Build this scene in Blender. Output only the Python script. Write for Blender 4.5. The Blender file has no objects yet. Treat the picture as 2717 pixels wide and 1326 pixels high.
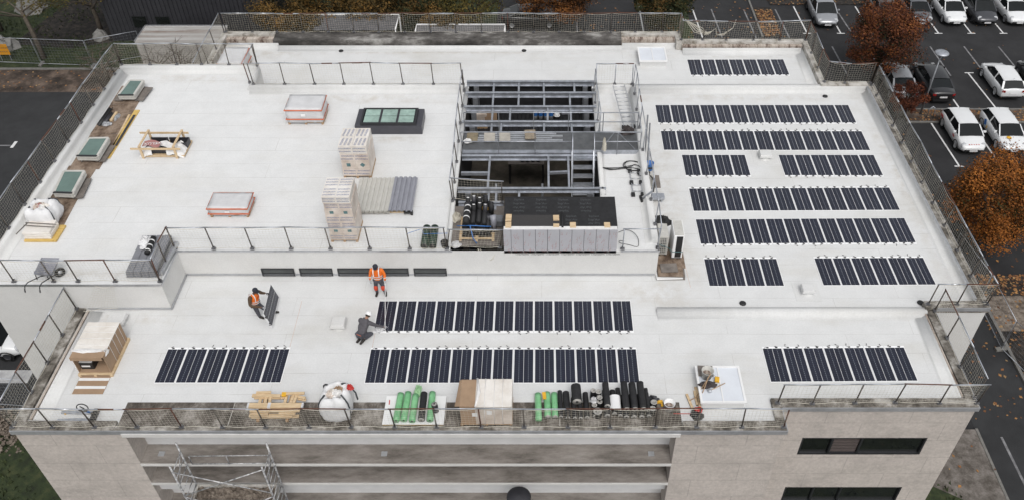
import bpy, bmesh, math, random
from mathutils import Vector, Matrix, noise
R = math.radians
random.seed(7)
sc = bpy.context.scene
col = sc.collection

# ---------------------------------------------------------------- camera, sky, sun, exposure
CAM_H = 25.355
cd = bpy.data.cameras.new('camera'); cam = bpy.data.objects.new('camera', cd); col.objects.link(cam)
cam.location = (0, 0, CAM_H); cam.rotation_euler = (R(90 - 42.844), 0, 0)
cd.sensor_width = 36; cd.lens = 30.24; cd.shift_x = -0.02985; cd.clip_end = 600; cd.clip_start = 1
sc.camera = cam
w = bpy.data.worlds.new("World"); sc.world = w; w.use_nodes = True
wn = w.node_tree.nodes; wl = w.node_tree.links
sky = wn.new('ShaderNodeTexSky'); sky.sky_type = 'NISHITA'; sky.sun_disc = False
SUN_EL, SUN_AZ = 55, 165
sky.sun_elevation = R(SUN_EL); sky.sun_rotation = R(SUN_AZ); sky.dust_density = 4; sky.air_density = 1.5
hs = wn.new('ShaderNodeHueSaturation'); hs.inputs['Saturation'].default_value = 0.16
wl.new(sky.outputs[0], hs.inputs['Color']); wl.new(hs.outputs[0], wn['Background'].inputs[0])
wn['Background'].inputs[1].default_value = 0.12
sl = bpy.data.lights.new('sun', 'SUN'); sl.energy = 0.8; sl.angle = R(24); sl.color = (1, .97, .93)
sun = bpy.data.objects.new('sun', sl); col.objects.link(sun)
sd = Vector((math.sin(R(SUN_AZ)) * math.cos(R(SUN_EL)), math.cos(R(SUN_AZ)) * math.cos(R(SUN_EL)), math.sin(R(SUN_EL))))
sun.rotation_euler = sd.to_track_quat('Z', 'Y').to_euler(); sun.location = (0, 30, 60)
sc.view_settings.view_transform = 'Standard'; sc.view_settings.look = 'None'; sc.view_settings.gamma = 1
sc.view_settings.exposure = 0.25
sc.render.engine = 'CYCLES'

GZ = -7.6      # ground
ZB = 1.42      # raised roof

# ---------------------------------------------------------------- materials
MATS = {}
def mat(name, c, rough=.7, var=.12, scale=3, metal=0, bump=0, bscale=None, spec=None, c2=None, coords='Object', alpha=None, detail=5, lo=.35, hi=.65, stretch=None):
    m = bpy.data.materials.new(name); m.use_nodes = True
    n = m.node_tree.nodes; l = m.node_tree.links; b = n['Principled BSDF']
    b.inputs['Roughness'].default_value = rough; b.inputs['Metallic'].default_value = metal
    if spec is not None: b.inputs['Specular IOR Level'].default_value = spec
    tc = n.new('ShaderNodeTexCoord'); src = tc.outputs[coords]
    if stretch:
        mp = n.new('ShaderNodeMapping'); mp.inputs['Scale'].default_value = stretch; l.new(src, mp.inputs[0]); src = mp.outputs[0]
    nz = n.new('ShaderNodeTexNoise'); nz.inputs['Scale'].default_value = scale; nz.inputs['Detail'].default_value = detail; nz.inputs['Roughness'].default_value = .65
    l.new(src, nz.inputs['Vector'])
    cr = n.new('ShaderNodeValToRGB'); cr.color_ramp.elements[0].position = lo; cr.color_ramp.elements[1].position = hi
    if c2 is None:
        ca = [max(0, x * (1 - var)) for x in c]; cb = [min(1, x * (1 + var)) for x in c]
    else: ca, cb = c, c2
    cr.color_ramp.elements[0].color = (*ca, 1); cr.color_ramp.elements[1].color = (*cb, 1)
    l.new(nz.outputs['Fac'], cr.inputs[0]); l.new(cr.outputs[0], b.inputs['Base Color'])
    if bump:
        n2 = n.new('ShaderNodeTexNoise'); n2.inputs['Scale'].default_value = bscale or scale * 4; n2.inputs['Detail'].default_value = 4
        l.new(src, n2.inputs['Vector'])
        bp = n.new('ShaderNodeBump'); bp.inputs['Strength'].default_value = bump; bp.inputs['Distance'].default_value = .05
        l.new(n2.outputs['Fac'], bp.inputs['Height']); l.new(bp.outputs[0], b.inputs['Normal'])
    if alpha is not None: b.inputs['Alpha'].default_value = alpha
    MATS[name] = m
    return m
def nodes_of(m): return m.node_tree.nodes, m.node_tree.links, m.node_tree.nodes['Principled BSDF']
def mixc(n, l, fac, a, b, mode='MIX'):
    x = n.new('ShaderNodeMix'); x.data_type = 'RGBA'; x.blend_type = mode
    for s, v in ((0, fac), (6, a), (7, b)):
        if isinstance(v, (int, float)): x.inputs[s].default_value = v
        elif isinstance(v, tuple): x.inputs[s].default_value = v
        else: l.new(v, x.inputs[s])
    return x.outputs[2]
def mth(n, l, op, a, b=None, c=None):
    x = n.new('ShaderNodeMath'); x.operation = op
    for i, v in enumerate((a, b, c)):
        if v is None: continue
        if isinstance(v, (int, float)): x.inputs[i].default_value = v
        else: l.new(v, x.inputs[i])
    return x.outputs[0]

def membrane(name, base, seam_row=.98, seam_w=7.3, stain=.6, seams=True, spots=()):
    m = mat(name, base, .8, .035, 1.2)
    n, l, b = nodes_of(m)
    tc = n.new('ShaderNodeTexCoord')
    colr = [x for x in n if x.type == 'VALTORGB'][0].outputs[0]
    # soft dirty patches
    nz = n.new('ShaderNodeTexNoise'); nz.inputs['Scale'].default_value = .33; nz.inputs['Detail'].default_value = 7; nz.inputs['Roughness'].default_value = .6
    mp = n.new('ShaderNodeMapping'); mp.inputs['Scale'].default_value = (.6, 1.3, 1); l.new(tc.outputs['Object'], mp.inputs[0]); l.new(mp.outputs[0], nz.inputs['Vector'])
    r = n.new('ShaderNodeMapRange'); r.inputs['From Min'].default_value = .5; r.inputs['From Max'].default_value = .78; r.inputs['To Max'].default_value = stain
    l.new(nz.outputs['Fac'], r.inputs['Value'])
    colr = mixc(n, l, r.outputs[0], colr, (base[0] * .74, base[1] * .70, base[2] * .62, 1))
    for (cx, cy, hx, hy) in spots:   # dirt washed together along upstands and outlets
        sp = n.new('ShaderNodeSeparateXYZ'); l.new(tc.outputs['Object'], sp.inputs[0])
        dx = mth(n, l, 'DIVIDE', mth(n, l, 'ABSOLUTE', mth(n, l, 'SUBTRACT', sp.outputs[0], cx)), hx); dy = mth(n, l, 'DIVIDE', mth(n, l, 'ABSOLUTE', mth(n, l, 'SUBTRACT', sp.outputs[1], cy)), hy)
        ns = n.new('ShaderNodeTexNoise'); ns.inputs['Scale'].default_value = 1.3; ns.inputs['Detail'].default_value = 7; ns.inputs['Roughness'].default_value = .68; l.new(tc.outputs['Object'], ns.inputs['Vector'])
        mk = mth(n, l, 'SUBTRACT', 1.0, mth(n, l, 'MAXIMUM', dx, dy)); mk.node.use_clamp = True
        v = mth(n, l, 'MULTIPLY', mk, mth(n, l, 'MULTIPLY', mth(n, l, 'SUBTRACT', ns.outputs['Fac'], .43), 2.6)); v.node.use_clamp = True
        colr = mixc(n, l, v, colr, (base[0] * .66, base[1] * .58, base[2] * .47, 1))
    # fine granules
    ng = n.new('ShaderNodeTexNoise'); ng.inputs['Scale'].default_value = 16; ng.inputs['Detail'].default_value = 3; l.new(tc.outputs['Object'], ng.inputs['Vector'])
    rg = n.new('ShaderNodeMapRange'); rg.inputs['From Min'].default_value = .35; rg.inputs['From Max'].default_value = .65; rg.inputs['To Min'].default_value = .96; rg.inputs['To Max'].default_value = 1.025
    l.new(ng.outputs['Fac'], rg.inputs['Value'])
    cb = n.new('ShaderNodeCombineColor'); [l.new(rg.outputs[0], cb.inputs[i]) for i in range(3)]
    colr = mixc(n, l, 1.0, colr, cb.outputs[0], 'MULTIPLY')
    if seams:
        br = n.new('ShaderNodeTexBrick'); br.inputs['Scale'].default_value = 1; br.inputs['Row Height'].default_value = seam_row; br.inputs['Brick Width'].default_value = seam_w
        br.inputs['Mortar Size'].default_value = .009; br.inputs['Mortar Smooth'].default_value = .3; br.offset = .37
        # wobble the seams a little
        nw = n.new('ShaderNodeTexNoise'); nw.inputs['Scale'].default_value = .5; l.new(tc.outputs['Object'], nw.inputs['Vector'])
        ad = n.new('ShaderNodeVectorMath'); ad.operation = 'MULTIPLY_ADD'; ad.inputs[1].default_value = (.06, .06, .06); l.new(nw.outputs['Color'], ad.inputs[0]); l.new(tc.outputs['Object'], ad.inputs[2])
        l.new(ad.outputs[0], br.inputs['Vector'])
        ns = n.new('ShaderNodeTexNoise'); ns.inputs['Scale'].default_value = .9; l.new(tc.outputs['Object'], ns.inputs['Vector'])
        rs = n.new('ShaderNodeMapRange'); rs.inputs['From Min'].default_value = .35; rs.inputs['From Max'].default_value = .62; rs.inputs['To Min'].default_value = .1; rs.inputs['To Max'].default_value = .55; l.new(ns.outputs['Fac'], rs.inputs['Value'])
        fac = mth(n, l, 'MULTIPLY', br.outputs['Fac'], rs.outputs[0])
        colr = mixc(n, l, fac, colr, (base[0] * .45, base[1] * .42, base[2] * .38, 1))
    l.new(colr, b.inputs['Base Color'])
    return m

M_ROOF = membrane("white_membrane", (.637, .641, .640), spots=((5.7, 31, 1.1, 8), (4.4, 24.7, 2.0, .9), (11, 39.4, 7, .55), (6.2, 43.9, 2.0, .7), (-5, 44.1, 11, .4), (-15.6, 43.9, 2.4, .9), (-16.5, 23.4, 2.4, .5), (11.5, 43.7, 4, .4), (17.0, 32, .5, 9)))
M_ROOFB = membrane("white_membrane_raised", (.68, .684, .684), 1.02, 9.1, .35, spots=((-18, 38.9, 3.6, .6), (-9, 37.0, 5.8, .6), (-18, 24.4, 3.8, .4), (-7.3, 33.5, 2.2, .4), (3.4, 35, 1.0, 2.4), (-21.2, 33, .7, 8)))
M_UPST = membrane("white_upstand", (.62, .622, .618), seams=False, stain=.4)
M_WALLW = membrane("white_render", (.62, .617, .608), seams=False, stain=.35)
def dirty(name, dark, mid, light, scale=1.2, rough=.9, stretch=(1, 1, 1), p=(.38, .5, .64)):
    m = mat(name, mid, rough, 0, scale, bump=.3, bscale=14)
    n, l, b = nodes_of(m)
    cr = [x for x in n if x.type == 'VALTORGB'][0].color_ramp
    cr.elements[0].position = p[0]; cr.elements[0].color = (*dark, 1); cr.elements[1].position = p[2]; cr.elements[1].color = (*light, 1)
    e = cr.elements.new(p[1]); e.color = (*mid, 1)
    nz = [x for x in n if x.type == 'TEX_NOISE'][0]; nz.inputs['Detail'].default_value = 9; nz.inputs['Roughness'].default_value = .72
    tc = [x for x in n if x.type == 'TEX_COORD'][0]
    mp = n.new('ShaderNodeMapping'); mp.inputs['Scale'].default_value = stretch; l.new(tc.outputs['Object'], mp.inputs[0]); l.new(mp.outputs[0], nz.inputs['Vector'])
    return m
M_GUTTER = dirty('stained_concrete', (.045, .037, .03), (.125, .108, .092), (.36, .335, .305), 1.1, stretch=(1.2, .8, 1))
M_GUTTERD = dirty('blackened_concrete', (.035, .032, .029), (.11, .102, .095), (.40, .39, .37), .8, stretch=(.7, 1.3, 1), p=(.4, .53, .7))
M_CAP = dirty('weathered_coping', (.06, .052, .043), (.175, .158, .136), (.42, .40, .37), 1.6)
M_CAPL = dirty('pale_coping', (.17, .15, .12), (.40, .38, .35), (.55, .53, .50), 1.6)
M_SOIL = dirty('rust_stained_band', (.10, .06, .045), (.42, .36, .31), (.55, .50, .45), 1.3, stretch=(3, .6, 1))
def facade(name, c, row, bw):
    m = dirty(name, tuple(x * .80 for x in c), c, tuple(min(1, x * 1.1) for x in c), .55, stretch=(1, 1, 1.6), p=(.3, .5, .7))
    n, l, b = nodes_of(m)
    colr = [x for x in n if x.type == 'VALTORGB'][0].outputs[0]
    tc = n.new('ShaderNodeTexCoord'); mp = n.new('ShaderNodeMapping'); mp.inputs['Rotation'].default_value = (R(90), 0, 0); mp.inputs['Location'].default_value = (.6, .22, 0)
    l.new(tc.outputs['Object'], mp.inputs[0])
    br = n.new('ShaderNodeTexBrick'); br.inputs['Scale'].default_value = 1; br.inputs['Row Height'].default_value = row; br.inputs['Brick Width'].default_value = bw
    br.inputs['Mortar Size'].default_value = .022; br.inputs['Mortar Smooth'].default_value = .6; br.offset = .45
    l.new(mp.outputs[0], br.inputs['Vector'])
    f = mth(n, l, 'MULTIPLY', br.outputs['Fac'], .55)
    colr = mixc(n, l, f, colr, tuple(x * .62 for x in c) + (1,))
    n2 = n.new('ShaderNodeTexNoise'); n2.inputs['Scale'].default_value = 9; n2.inputs['Detail'].default_value = 5; l.new(tc.outputs['Object'], n2.inputs['Vector'])
    r2 = n.new('ShaderNodeMapRange'); r2.inputs['From Min'].default_value = .3; r2.inputs['From Max'].default_value = .7; r2.inputs['To Min'].default_value = .88; r2.inputs['To Max'].default_value = 1.08; l.new(n2.outputs['Fac'], r2.inputs['Value'])
    cb = n.new('ShaderNodeCombineColor'); [l.new(r2.outputs[0], cb.inputs[i]) for i in range(3)]
    colr = mixc(n, l, 1.0, colr, cb.outputs[0], 'MULTIPLY')
    l.new(colr, b.inputs['Base Color'])
    return m
M_FAC = facade('exposed_aggregate', (.49, .445, .41), 1.12, 3.1)
M_SLAB = dirty('balcony_concrete', (.10, .088, .076), (.205, .183, .165), (.34, .315, .29), 1.0, stretch=(.5, 1.6, 1), p=(.34, .5, .74))
M_SLABE = mat('slab_edge_paint', (.62, .61, .59), .7, .06, 2)
M_BEAMW = mat('white_fascia', (.60, .60, .605), .7, .05, 1.5)
M_ZINC = mat('zinc_flashing', (.44, .45, .47), .45, .15, 2, metal=.5)
M_ALU = mat('mill_aluminium', (.58, .59, .61), .35, .1, 5, metal=.8)
M_GALV = mat('galvanised_steel', (.43, .45, .49), .42, .22, 3, metal=.65)
M_GALVD = mat('dull_galvanised_steel', (.25, .26, .28), .5, .2, 3, metal=.5)
M_POST = mat('rusty_post_steel', (.055, .045, .04), .6, .0, 6, metal=.4, c2=(.13, .115, .10))
M_RUST = mat('rust', (.10, .045, .03), .85, .3, 8)
M_CLAMP = mat('clamp_steel', (.2, .2, .21), .5, .25, 8, metal=.6)
M_NET = mat('net_cord', (.52, .49, .42), .9, .08, 9)
M_BLACK = mat('black_rubber', (.014, .014, .015), .55, .3, 6)
M_BITU = mat('bitumen_sheet', (.013, .013, .0145), .7, .35, 5, bump=.2, bscale=30)
M_CHAR = mat('charcoal_metal', (.045, .045, .052), .45, .12, 4, metal=.3)
M_WOOD = mat('fresh_pine', (.50, .36, .21), .75, 0, 2.2, c2=(.66, .51, .33), stretch=(1, 6, 6))
M_WOODD = mat('pallet_wood', (.30, .19, .105), .8, 0, 2.5, c2=(.45, .31, .19), stretch=(1, 6, 6))
M_WOODY = mat('yellow_shuttering', (.55, .36, .09), .6, 0, 2.5, c2=(.66, .47, .17), stretch=(1, 5, 5))
M_PLY = dirty('weathered_plywood', (.085, .055, .037), (.20, .145, .105), (.31, .24, .185), 1.6, stretch=(1.4, .9, 1))
M_PLYG = mat('grey_plywood', (.17, .15, .135), .85, .25, 3)
M_CARD = mat('cardboard', (.33, .225, .145), .85, .08, 2.5)
M_CARDP = mat('cardboard_under_film', (.50, .42, .36), .4, 0, 1.6, c2=(.70, .63, .57), bump=.25, bscale=7)
M_CARDT = mat('cardboard_top_under_film', (.62, .57, .51), .35, 0, 1.2, c2=(.78, .75, .71), bump=.35, bscale=6)
M_FILM = mat('plastic_film', (.72, .71, .70), .3, .1, 3, bump=.6, bscale=5)
M_WRAP = mat('white_wrap', (.58, .58, .59), .4, .07, 2, bump=.5, bscale=4)
M_ORANGE = mat('orange_tape', (.50, .11, .035), .55, .1, 3)
M_WHITE = mat('white_plastic', (.78, .78, .78), .4, .03, 3)
M_BAG = mat('woven_bag', (.70, .70, .71), .7, .06, 2, bump=.5, bscale=6)
M_STRAP = mat('dark_strap', (.04, .045, .05), .7, .2, 5)
M_GREEN = mat('green_film', (.12, .36, .16), .35, 0, 2.2, c2=(.24, .52, .27), bump=.3, bscale=6)
M_DGREEN = mat('dark_green_roll', (.012, .035, .02), .5, .3, 4)
M_ROLLEND = mat('roll_end_grey', (.34, .33, .31), .85, .18, 9)
M_RED = mat('red_plastic', (.45, .03, .025), .4, .1, 4)
M_BLUE = mat('blue_plastic', (.035, .16, .46), .4, .15, 5)
M_YELLOW = mat('yellow_plastic', (.72, .40, .03), .5, .1, 5)
M_GLASSG = mat('green_glass', (.125, .19, .168), .12, .12, 1.2, spec=.6)
M_GLASSD = mat('dark_window_glass', (.012, .014, .014), .06, .3, .6, spec=.7)
M_FRAMED = mat('anthracite_frame', (.02, .021, .024), .45, .1, 5)
M_FRAMEW = mat('pale_frame', (.50, .49, .46), .45, .1, 5)
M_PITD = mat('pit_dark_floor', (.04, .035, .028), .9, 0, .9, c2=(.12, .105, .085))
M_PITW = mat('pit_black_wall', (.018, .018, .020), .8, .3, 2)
M_GRATE = mat('steel_grating', (.14, .145, .15), .5, .18, 3, metal=.5)
M_INSUL = mat('grey_insulation_board', (.40, .40, .43), .4, .05, 2)
M_REDPR = mat('red_print', (.36, .17, .16), .6, .1, 3)
M_BLUEPR = mat('blue_print', (.10, .14, .30), .7, .15, 3)
M_BLACKPR = mat('black_print', (.03, .03, .035), .7, .1, 3)
M_GREYPR = mat('grey_print', (.075, .08, .085), .7, .1, 3)
M_TEAL = mat('teal_print', (.10, .19, .20), .7, .2, 6)

def spl(P, n):
    out = []
    for i in range(len(P) - 1):
        p0, p1, p2, p3 = P[max(i - 1, 0)], P[i], P[i + 1], P[min(i + 2, len(P) - 1)]
        for k in range(n):
            t_ = k / n; out.append(tuple(.5 * (2 * b + (c - a) * t_ + (2 * a - 5 * b + 4 * c - d) * t_ ** 2 + (3 * b - a - 3 * c + d) * t_ ** 3) for a, b, c, d in zip(p0, p1, p2, p3)))
    out.append(tuple(P[-1])); return out
# ---------------------------------------------------------------- mesh builder
class MB:
    def __init__(s): s.v = []; s.f = []; s.mi = []; s.sm = []; s.mats = None
    def add(s, verts, faces, mi=0, smooth=False):
        o = len(s.v); s.v += [tuple(v) for v in verts]
        for f in faces: s.f.append(tuple(o + i for i in f)); s.mi.append(mi); s.sm.append(smooth)
        return s
    def quad(s, a, b, c, d, mi=0): return s.add([a, b, c, d], [(0, 1, 2, 3)], mi)
    def box(s, c, d, rz=0, mi=0, rot=None, taper=1):
        x, y, z = d[0] / 2, d[1] / 2, d[2] / 2; t = taper
        vs = [(-x, -y, -z), (x, -y, -z), (x, y, -z), (-x, y, -z), (-x * t, -y * t, z), (x * t, -y * t, z), (x * t, y * t, z), (-x * t, y * t, z)]
        m = rot if rot is not None else Matrix.Rotation(rz, 3, 'Z')
        vs = [m @ Vector(v) + Vector(c) for v in vs]
        return s.add(vs, [(0, 3, 2, 1), (4, 5, 6, 7), (0, 1, 5, 4), (1, 2, 6, 5), (2, 3, 7, 6), (3, 0, 4, 7)], mi)
    def span(s, a, b, mi=0):  # axis aligned box from min corner to max corner
        return s.box([(a[i] + b[i]) / 2 for i in range(3)], [abs(b[i] - a[i]) for i in range(3)], mi=mi)
    def beam(s, p, q, wd, ht, mi=0, up=(0, 0, 1)):
        p, q = Vector(p), Vector(q); d = (q - p); L = d.length; d.normalize(); u = Vector(up)
        if abs(d.dot(u)) > .98: u = Vector((1, 0, 0))
        sx = d.cross(u).normalized(); u = sx.cross(d)
        m = Matrix((d, sx, u)).transposed()
        return s.box((p + q) / 2, (L, wd, ht), rot=m, mi=mi)
    def tube(s, pts, r, n=6, mi=0, cap=True, smooth=True, closed=False):
        pts = [Vector(p) for p in pts]; k = len(pts)
        rr = r if isinstance(r, (list, tuple)) else [r] * k
        vs = []; fs = []
        prev = None
        for i in range(k):
            if closed: t = pts[(i + 1) % k] - pts[i - 1]
            else: t = pts[min(i + 1, k - 1)] - pts[max(i - 1, 0)]
            t.normalize()
            if prev is None:
                u = Vector((0, 0, 1)) if abs(t.z) < .9 else Vector((1, 0, 0))
                a = t.cross(u).normalized()
            else:
                a = (prev - t * prev.dot(t)).normalized()
            prev = a; b = t.cross(a)
            for j in range(n):
                g = 2 * math.pi * j / n; vs.append(pts[i] + (a * math.cos(g) + b * math.sin(g)) * rr[i])
        m = k if closed else k - 1
        for i in range(m):
            i2 = (i + 1) % k
            for j in range(n): fs.append((i * n + j, i * n + (j + 1) % n, i2 * n + (j + 1) % n, i2 * n + j))
        if cap and not closed: fs.append(tuple(range(n - 1, -1, -1))); fs.append(tuple((k - 1) * n + j for j in range(n)))
        return s.add(vs, fs, mi, smooth)
    def cyl(s, p, q, r, n=14, mi=0, r2=None): return s.tube([p, q], [r, r if r2 is None else r2], n, mi)
    def lathe(s, c, prof, n=20, mi=0, ax=None, smooth=True):
        c = Vector(c); m = ax or Matrix.Identity(3); vs = []; fs = []
        for (r, z) in prof:
            for j in range(n):
                g = 2 * math.pi * j / n; vs.append(m @ Vector((r * math.cos(g), r * math.sin(g), z)) + c)
        for i in range(len(prof) - 1):
            for j in range(n): fs.append((i * n + j, i * n + (j + 1) % n, (i + 1) * n + (j + 1) % n, (i + 1) * n + j))
        return s.add(vs, fs, mi, smooth)
    def prism(s, poly, z0, z1, mi=0):  # poly counter-clockwise in xy
        k = len(poly); vs = [(x, y, z0) for x, y in poly] + [(x, y, z1) for x, y in poly]
        return s.add(vs, [tuple(range(k - 1, -1, -1)), tuple(range(k, 2 * k))] + [(i, (i + 1) % k, k + (i + 1) % k, k + i) for i in range(k)], mi)
    def sweep(s, prof, p, q, mi=0, smooth=True, side=None):  # 2d profile (offset across, height) swept along p->q, offset to the left of travel
        p, q = Vector(p), Vector(q); d = (q - p).normalized(); a = Vector((-d.y, d.x, 0)); k = len(prof)
        vs = [e + a * x + Vector((0, 0, z)) for e in (p, q) for x, z in prof]
        fs = [(i, i + 1, k + i + 1, k + i) for i in range(k - 1)] + [tuple(range(k)), tuple(range(2 * k - 1, k - 1, -1))]
        return s.add(vs, fs, mi, smooth)
    def build(s, name, mats, parent=None, world=False, bevel=0, autosm=False):
        me = bpy.data.meshes.new(name); me.from_pydata(s.v, [], s.f)
        ms = mats if isinstance(mats, (list, tuple)) else [mats]
        for m in ms: me.materials.append(m)
        me.polygons.foreach_set('material_index', s.mi); me.polygons.foreach_set('use_smooth', s.sm)
        bm = bmesh.new(); bm.from_mesh(me); bmesh.ops.recalc_face_normals(bm, faces=bm.faces)
        if bevel: bmesh.ops.bevel(bm, geom=bm.edges[:] , offset=bevel, segments=2, affect='EDGES', profile=.6, clamp_overlap=True)
        bm.to_mesh(me); bm.free(); me.update()
        o = bpy.data.objects.new(name, me); col.objects.link(o)
        if parent is not None: setpar(o, parent, world)
        return o
def setpar(o, parent, world=False):
    o.parent = parent
    if world and parent.parent is None and parent.type == 'EMPTY':
        o.matrix_parent_inverse = Matrix.LocRotScale(parent.location, parent.rotation_euler, parent.scale).inverted()
def thing(name, label, cat, loc=(0, 0, 0), rz=0, group=None):
    o = bpy.data.objects.new(name, None); col.objects.link(o); o.location = loc; o.rotation_euler = (0, 0, rz); o.empty_display_size = .2
    o['label'] = label; o['category'] = cat
    if group: o['group'] = group
    return o
def tag(o, label, cat, group=None):
    o['label'] = label; o['category'] = cat
    if group: o['group'] = group
    return o
def struct(name, mb, m, kind='structure'):
    o = mb.build(name, m); o['kind'] = kind; return o
def copy_tree(o, parent=None):
    c = o.copy(); col.objects.link(c)
    if parent is not None: c.parent = parent
    for ch in list(o.children): copy_tree(ch, c)
    return c
def text_mb(txt, size, mtx, mb=None, mi=0, squash=1):
    cu = bpy.data.curves.new('lettering', 'FONT'); cu.body = txt; cu.size = size; cu.align_x = 'CENTER'; cu.align_y = 'CENTER'; cu.resolution_u = 2
    ob = bpy.data.objects.new('lettering', cu); col.objects.link(ob)
    dg = bpy.context.evaluated_depsgraph_get(); me = ob.evaluated_get(dg).to_mesh()
    mb = mb or MB()
    mb.add([mtx @ Vector((v.co.x, v.co.y * squash, 0)) for v in me.vertices], [tuple(p.vertices) for p in me.polygons], mi)
    ob.evaluated_get(dg).to_mesh_clear(); bpy.data.objects.remove(ob); bpy.data.curves.remove(cu)
    return mb
def frame(o, ex, ey):  # 4x4 from origin and two in-plane axes
    ex = Vector(ex).normalized(); ey = Vector(ey).normalized(); ez = ex.cross(ey)
    m = Matrix((ex, ey, ez)).transposed().to_4x4(); m.translation = Vector(o); return m
ORD = ['first', 'second', 'third', 'fourth', 'fifth', 'sixth', 'seventh', 'eighth', 'ninth', 'tenth', 'eleventh', 'twelfth', 'thirteenth', 'fourteenth']

# ================================================================ MAIN BUILDING
bld = thing('office_building', 'pale concrete building under renovation with a white flat roof covered in solar panels', 'building', (0, 30, GZ))
def bp(name, mb, m, parent=None, world=True, **k): return mb.build(name, m, parent or bld, world, **k)
# --- body of the lower building (walls), roof sheets on top
def wall_poly(mb, pts, z0, z1, mi=0):
    for i in range(len(pts) - 1):
        (x0, y0), (x1, y1) = pts[i], pts[i + 1]
        mb.quad((x0, y0, z0), (x1, y1, z0), (x1, y1, z1), (x0, y0, z1), mi)
# front facade left pier, right pier with return, set-back facade
fac = MB()
def holed_wall(mb, x0, x1, y, z0, z1, holes, mi=0):  # wall facing -y with rectangular openings
    xs = sorted({x0, x1, *[h[0] for h in holes], *[h[1] for h in holes]}); zs = sorted({z0, z1, *[h[2] for h in holes], *[h[3] for h in holes]})
    for i in range(len(xs) - 1):
        for j in range(len(zs) - 1):
            cx, cz = (xs[i] + xs[i + 1]) / 2, (zs[j] + zs[j + 1]) / 2
            if any(h[0] < cx < h[1] and h[2] < cz < h[3] for h in holes): continue
            mb.quad((xs[i], y, zs[j]), (xs[i + 1], y, zs[j]), (xs[i + 1], y, zs[j + 1]), (xs[i], y, zs[j + 1]), mi)
LX0, LX1 = -14.85, 4.76
FT = -.02
holed_wall(fac, -18.72, 8.58, 17.95, GZ, FT, [(LX0, LX1, GZ, -.24)])
WIN = [(9.79, 14.51, -2.94, -1.85), (9.79, 14.51, -6.32, -5.24)]
holed_wall(fac, 8.58, 15.72, 18.95, GZ, FT, WIN)
wall_poly(fac, [(-18.72, 23.8), (-18.72, 17.95)], GZ, FT)
wall_poly(fac, [(8.58, 17.95), (8.58, 18.95)], GZ, FT)
wall_poly(fac, [(17.85, 23.7), (17.85, 40.2), (15.22, 40.2), (15.22, 44.72), (8.0, 44.72), (8.0, 45.62), (-18.72, 45.62), (-18.72, 39.8)], GZ, FT)
wall_poly(fac, [(15.72, 18.95), (15.72, 23.7)], GZ, FT)
bp('white_end_wall', MB().quad((15.72, 23.7, GZ), (17.85, 23.7, GZ), (17.85, 23.7, FT), (15.72, 23.7, FT)), M_WALLW)
for x in (LX0, LX1): fac.quad((x, 17.95, GZ), (x, 18.79, GZ), (x, 18.79, -.24), (x, 17.95, -.24))
bp('facade', fac, M_FAC)
# loggia
lg = MB(); lg.quad((LX0, 18.78, GZ), (LX1, 18.78, GZ), (LX1, 18.78, -.1), (LX0, 18.78, -.1)); bp('loggia_back_wall', lg, M_BEAMW)
for z0, z1 in ((-2.14, -2.01), (-3.42, -3.29), (-5.5, -5.37)):
    s = MB().span((LX0 + .003, 17.93, z0), (LX1 - .003, 18.775, z1)); o = bp('balcony_slab', s, M_SLAB)
    bp('slab_edge', MB().span((LX0 + .003, 17.905, z0 - .004), (LX1 - .003, 17.928, z1 + .004)), M_SLABE, o)
lw = MB(); lw.span((LX0 + .004, 18.25, -4.25), (LX1 - .004, 18.45, -3.425)); bp('loggia_parapet', lw, M_BEAMW)
bp('painted_recess_shade', MB().quad((LX0 + .01, 18.765, -3.28), (LX1 - .01, 18.765, -3.28), (LX1 - .01, 18.765, -2.15), (LX0 + .01, 18.765, -2.15)), M_FRAMED)  # dark sheet over the back wall paints in the shade between the slabs
# roof slab over the loggia and its pale edge
bp('roof_overhang_edge', MB().span((LX0 - .05, 17.84, -.236), (LX1 + .12, 18.775, -.06)), M_SLABE)
for u in (-14.2, -5.9, 4.05): bp('slab_plate', MB().box((u, 18.35, -2.0), (.22, .2, .02)), M_ZINC)
# windows of the set-back facade
for k, (x0, x1, z0, z1) in enumerate(WIN):
    f = MB(); y = 18.955
    for a, b_ in ((x0, x0 + .07), (x1 - .07, x1), (x0 + 1.14, x0 + 1.22), (x0 + 2.25, x0 + 2.33)): f.span((a, y, z0), (b_, y + .12, z1))
    for a, b_ in ((z0, z0 + .07), (z1 - .07, z1)): f.span((x0 + .07, y + .002, a), (x1 - .07, y + .118, b_))
    fo = bp('window', f, M_FRAMED)
    for a, b_ in ((x0 + .07, x0 + 1.14), (x0 + 1.22, x0 + 2.25), (x0 + 2.33, x1 - .07)):
        p = MB().quad((a, y + .09, z0 + .07), (b_, y + .09, z0 + .07), (b_, y + .09, z1 - .07), (a, y + .09, z1 - .07))
        bp('pane', p, M_GLASSD, fo)
    if k == 0:
        bl = MB()
        for q in range(9): bl.box((x0 + 1.735, y + .075, z0 + .13 + q * .1), (1.0, .01, .085), rot=Matrix.Rotation(R(12), 3, 'X'))
        bp('roller_blind', bl, MATS.get('blind') or mat('blind', (.13, .105, .10), .6, .25, 5, stretch=(1, 1, 8)), fo)
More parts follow.
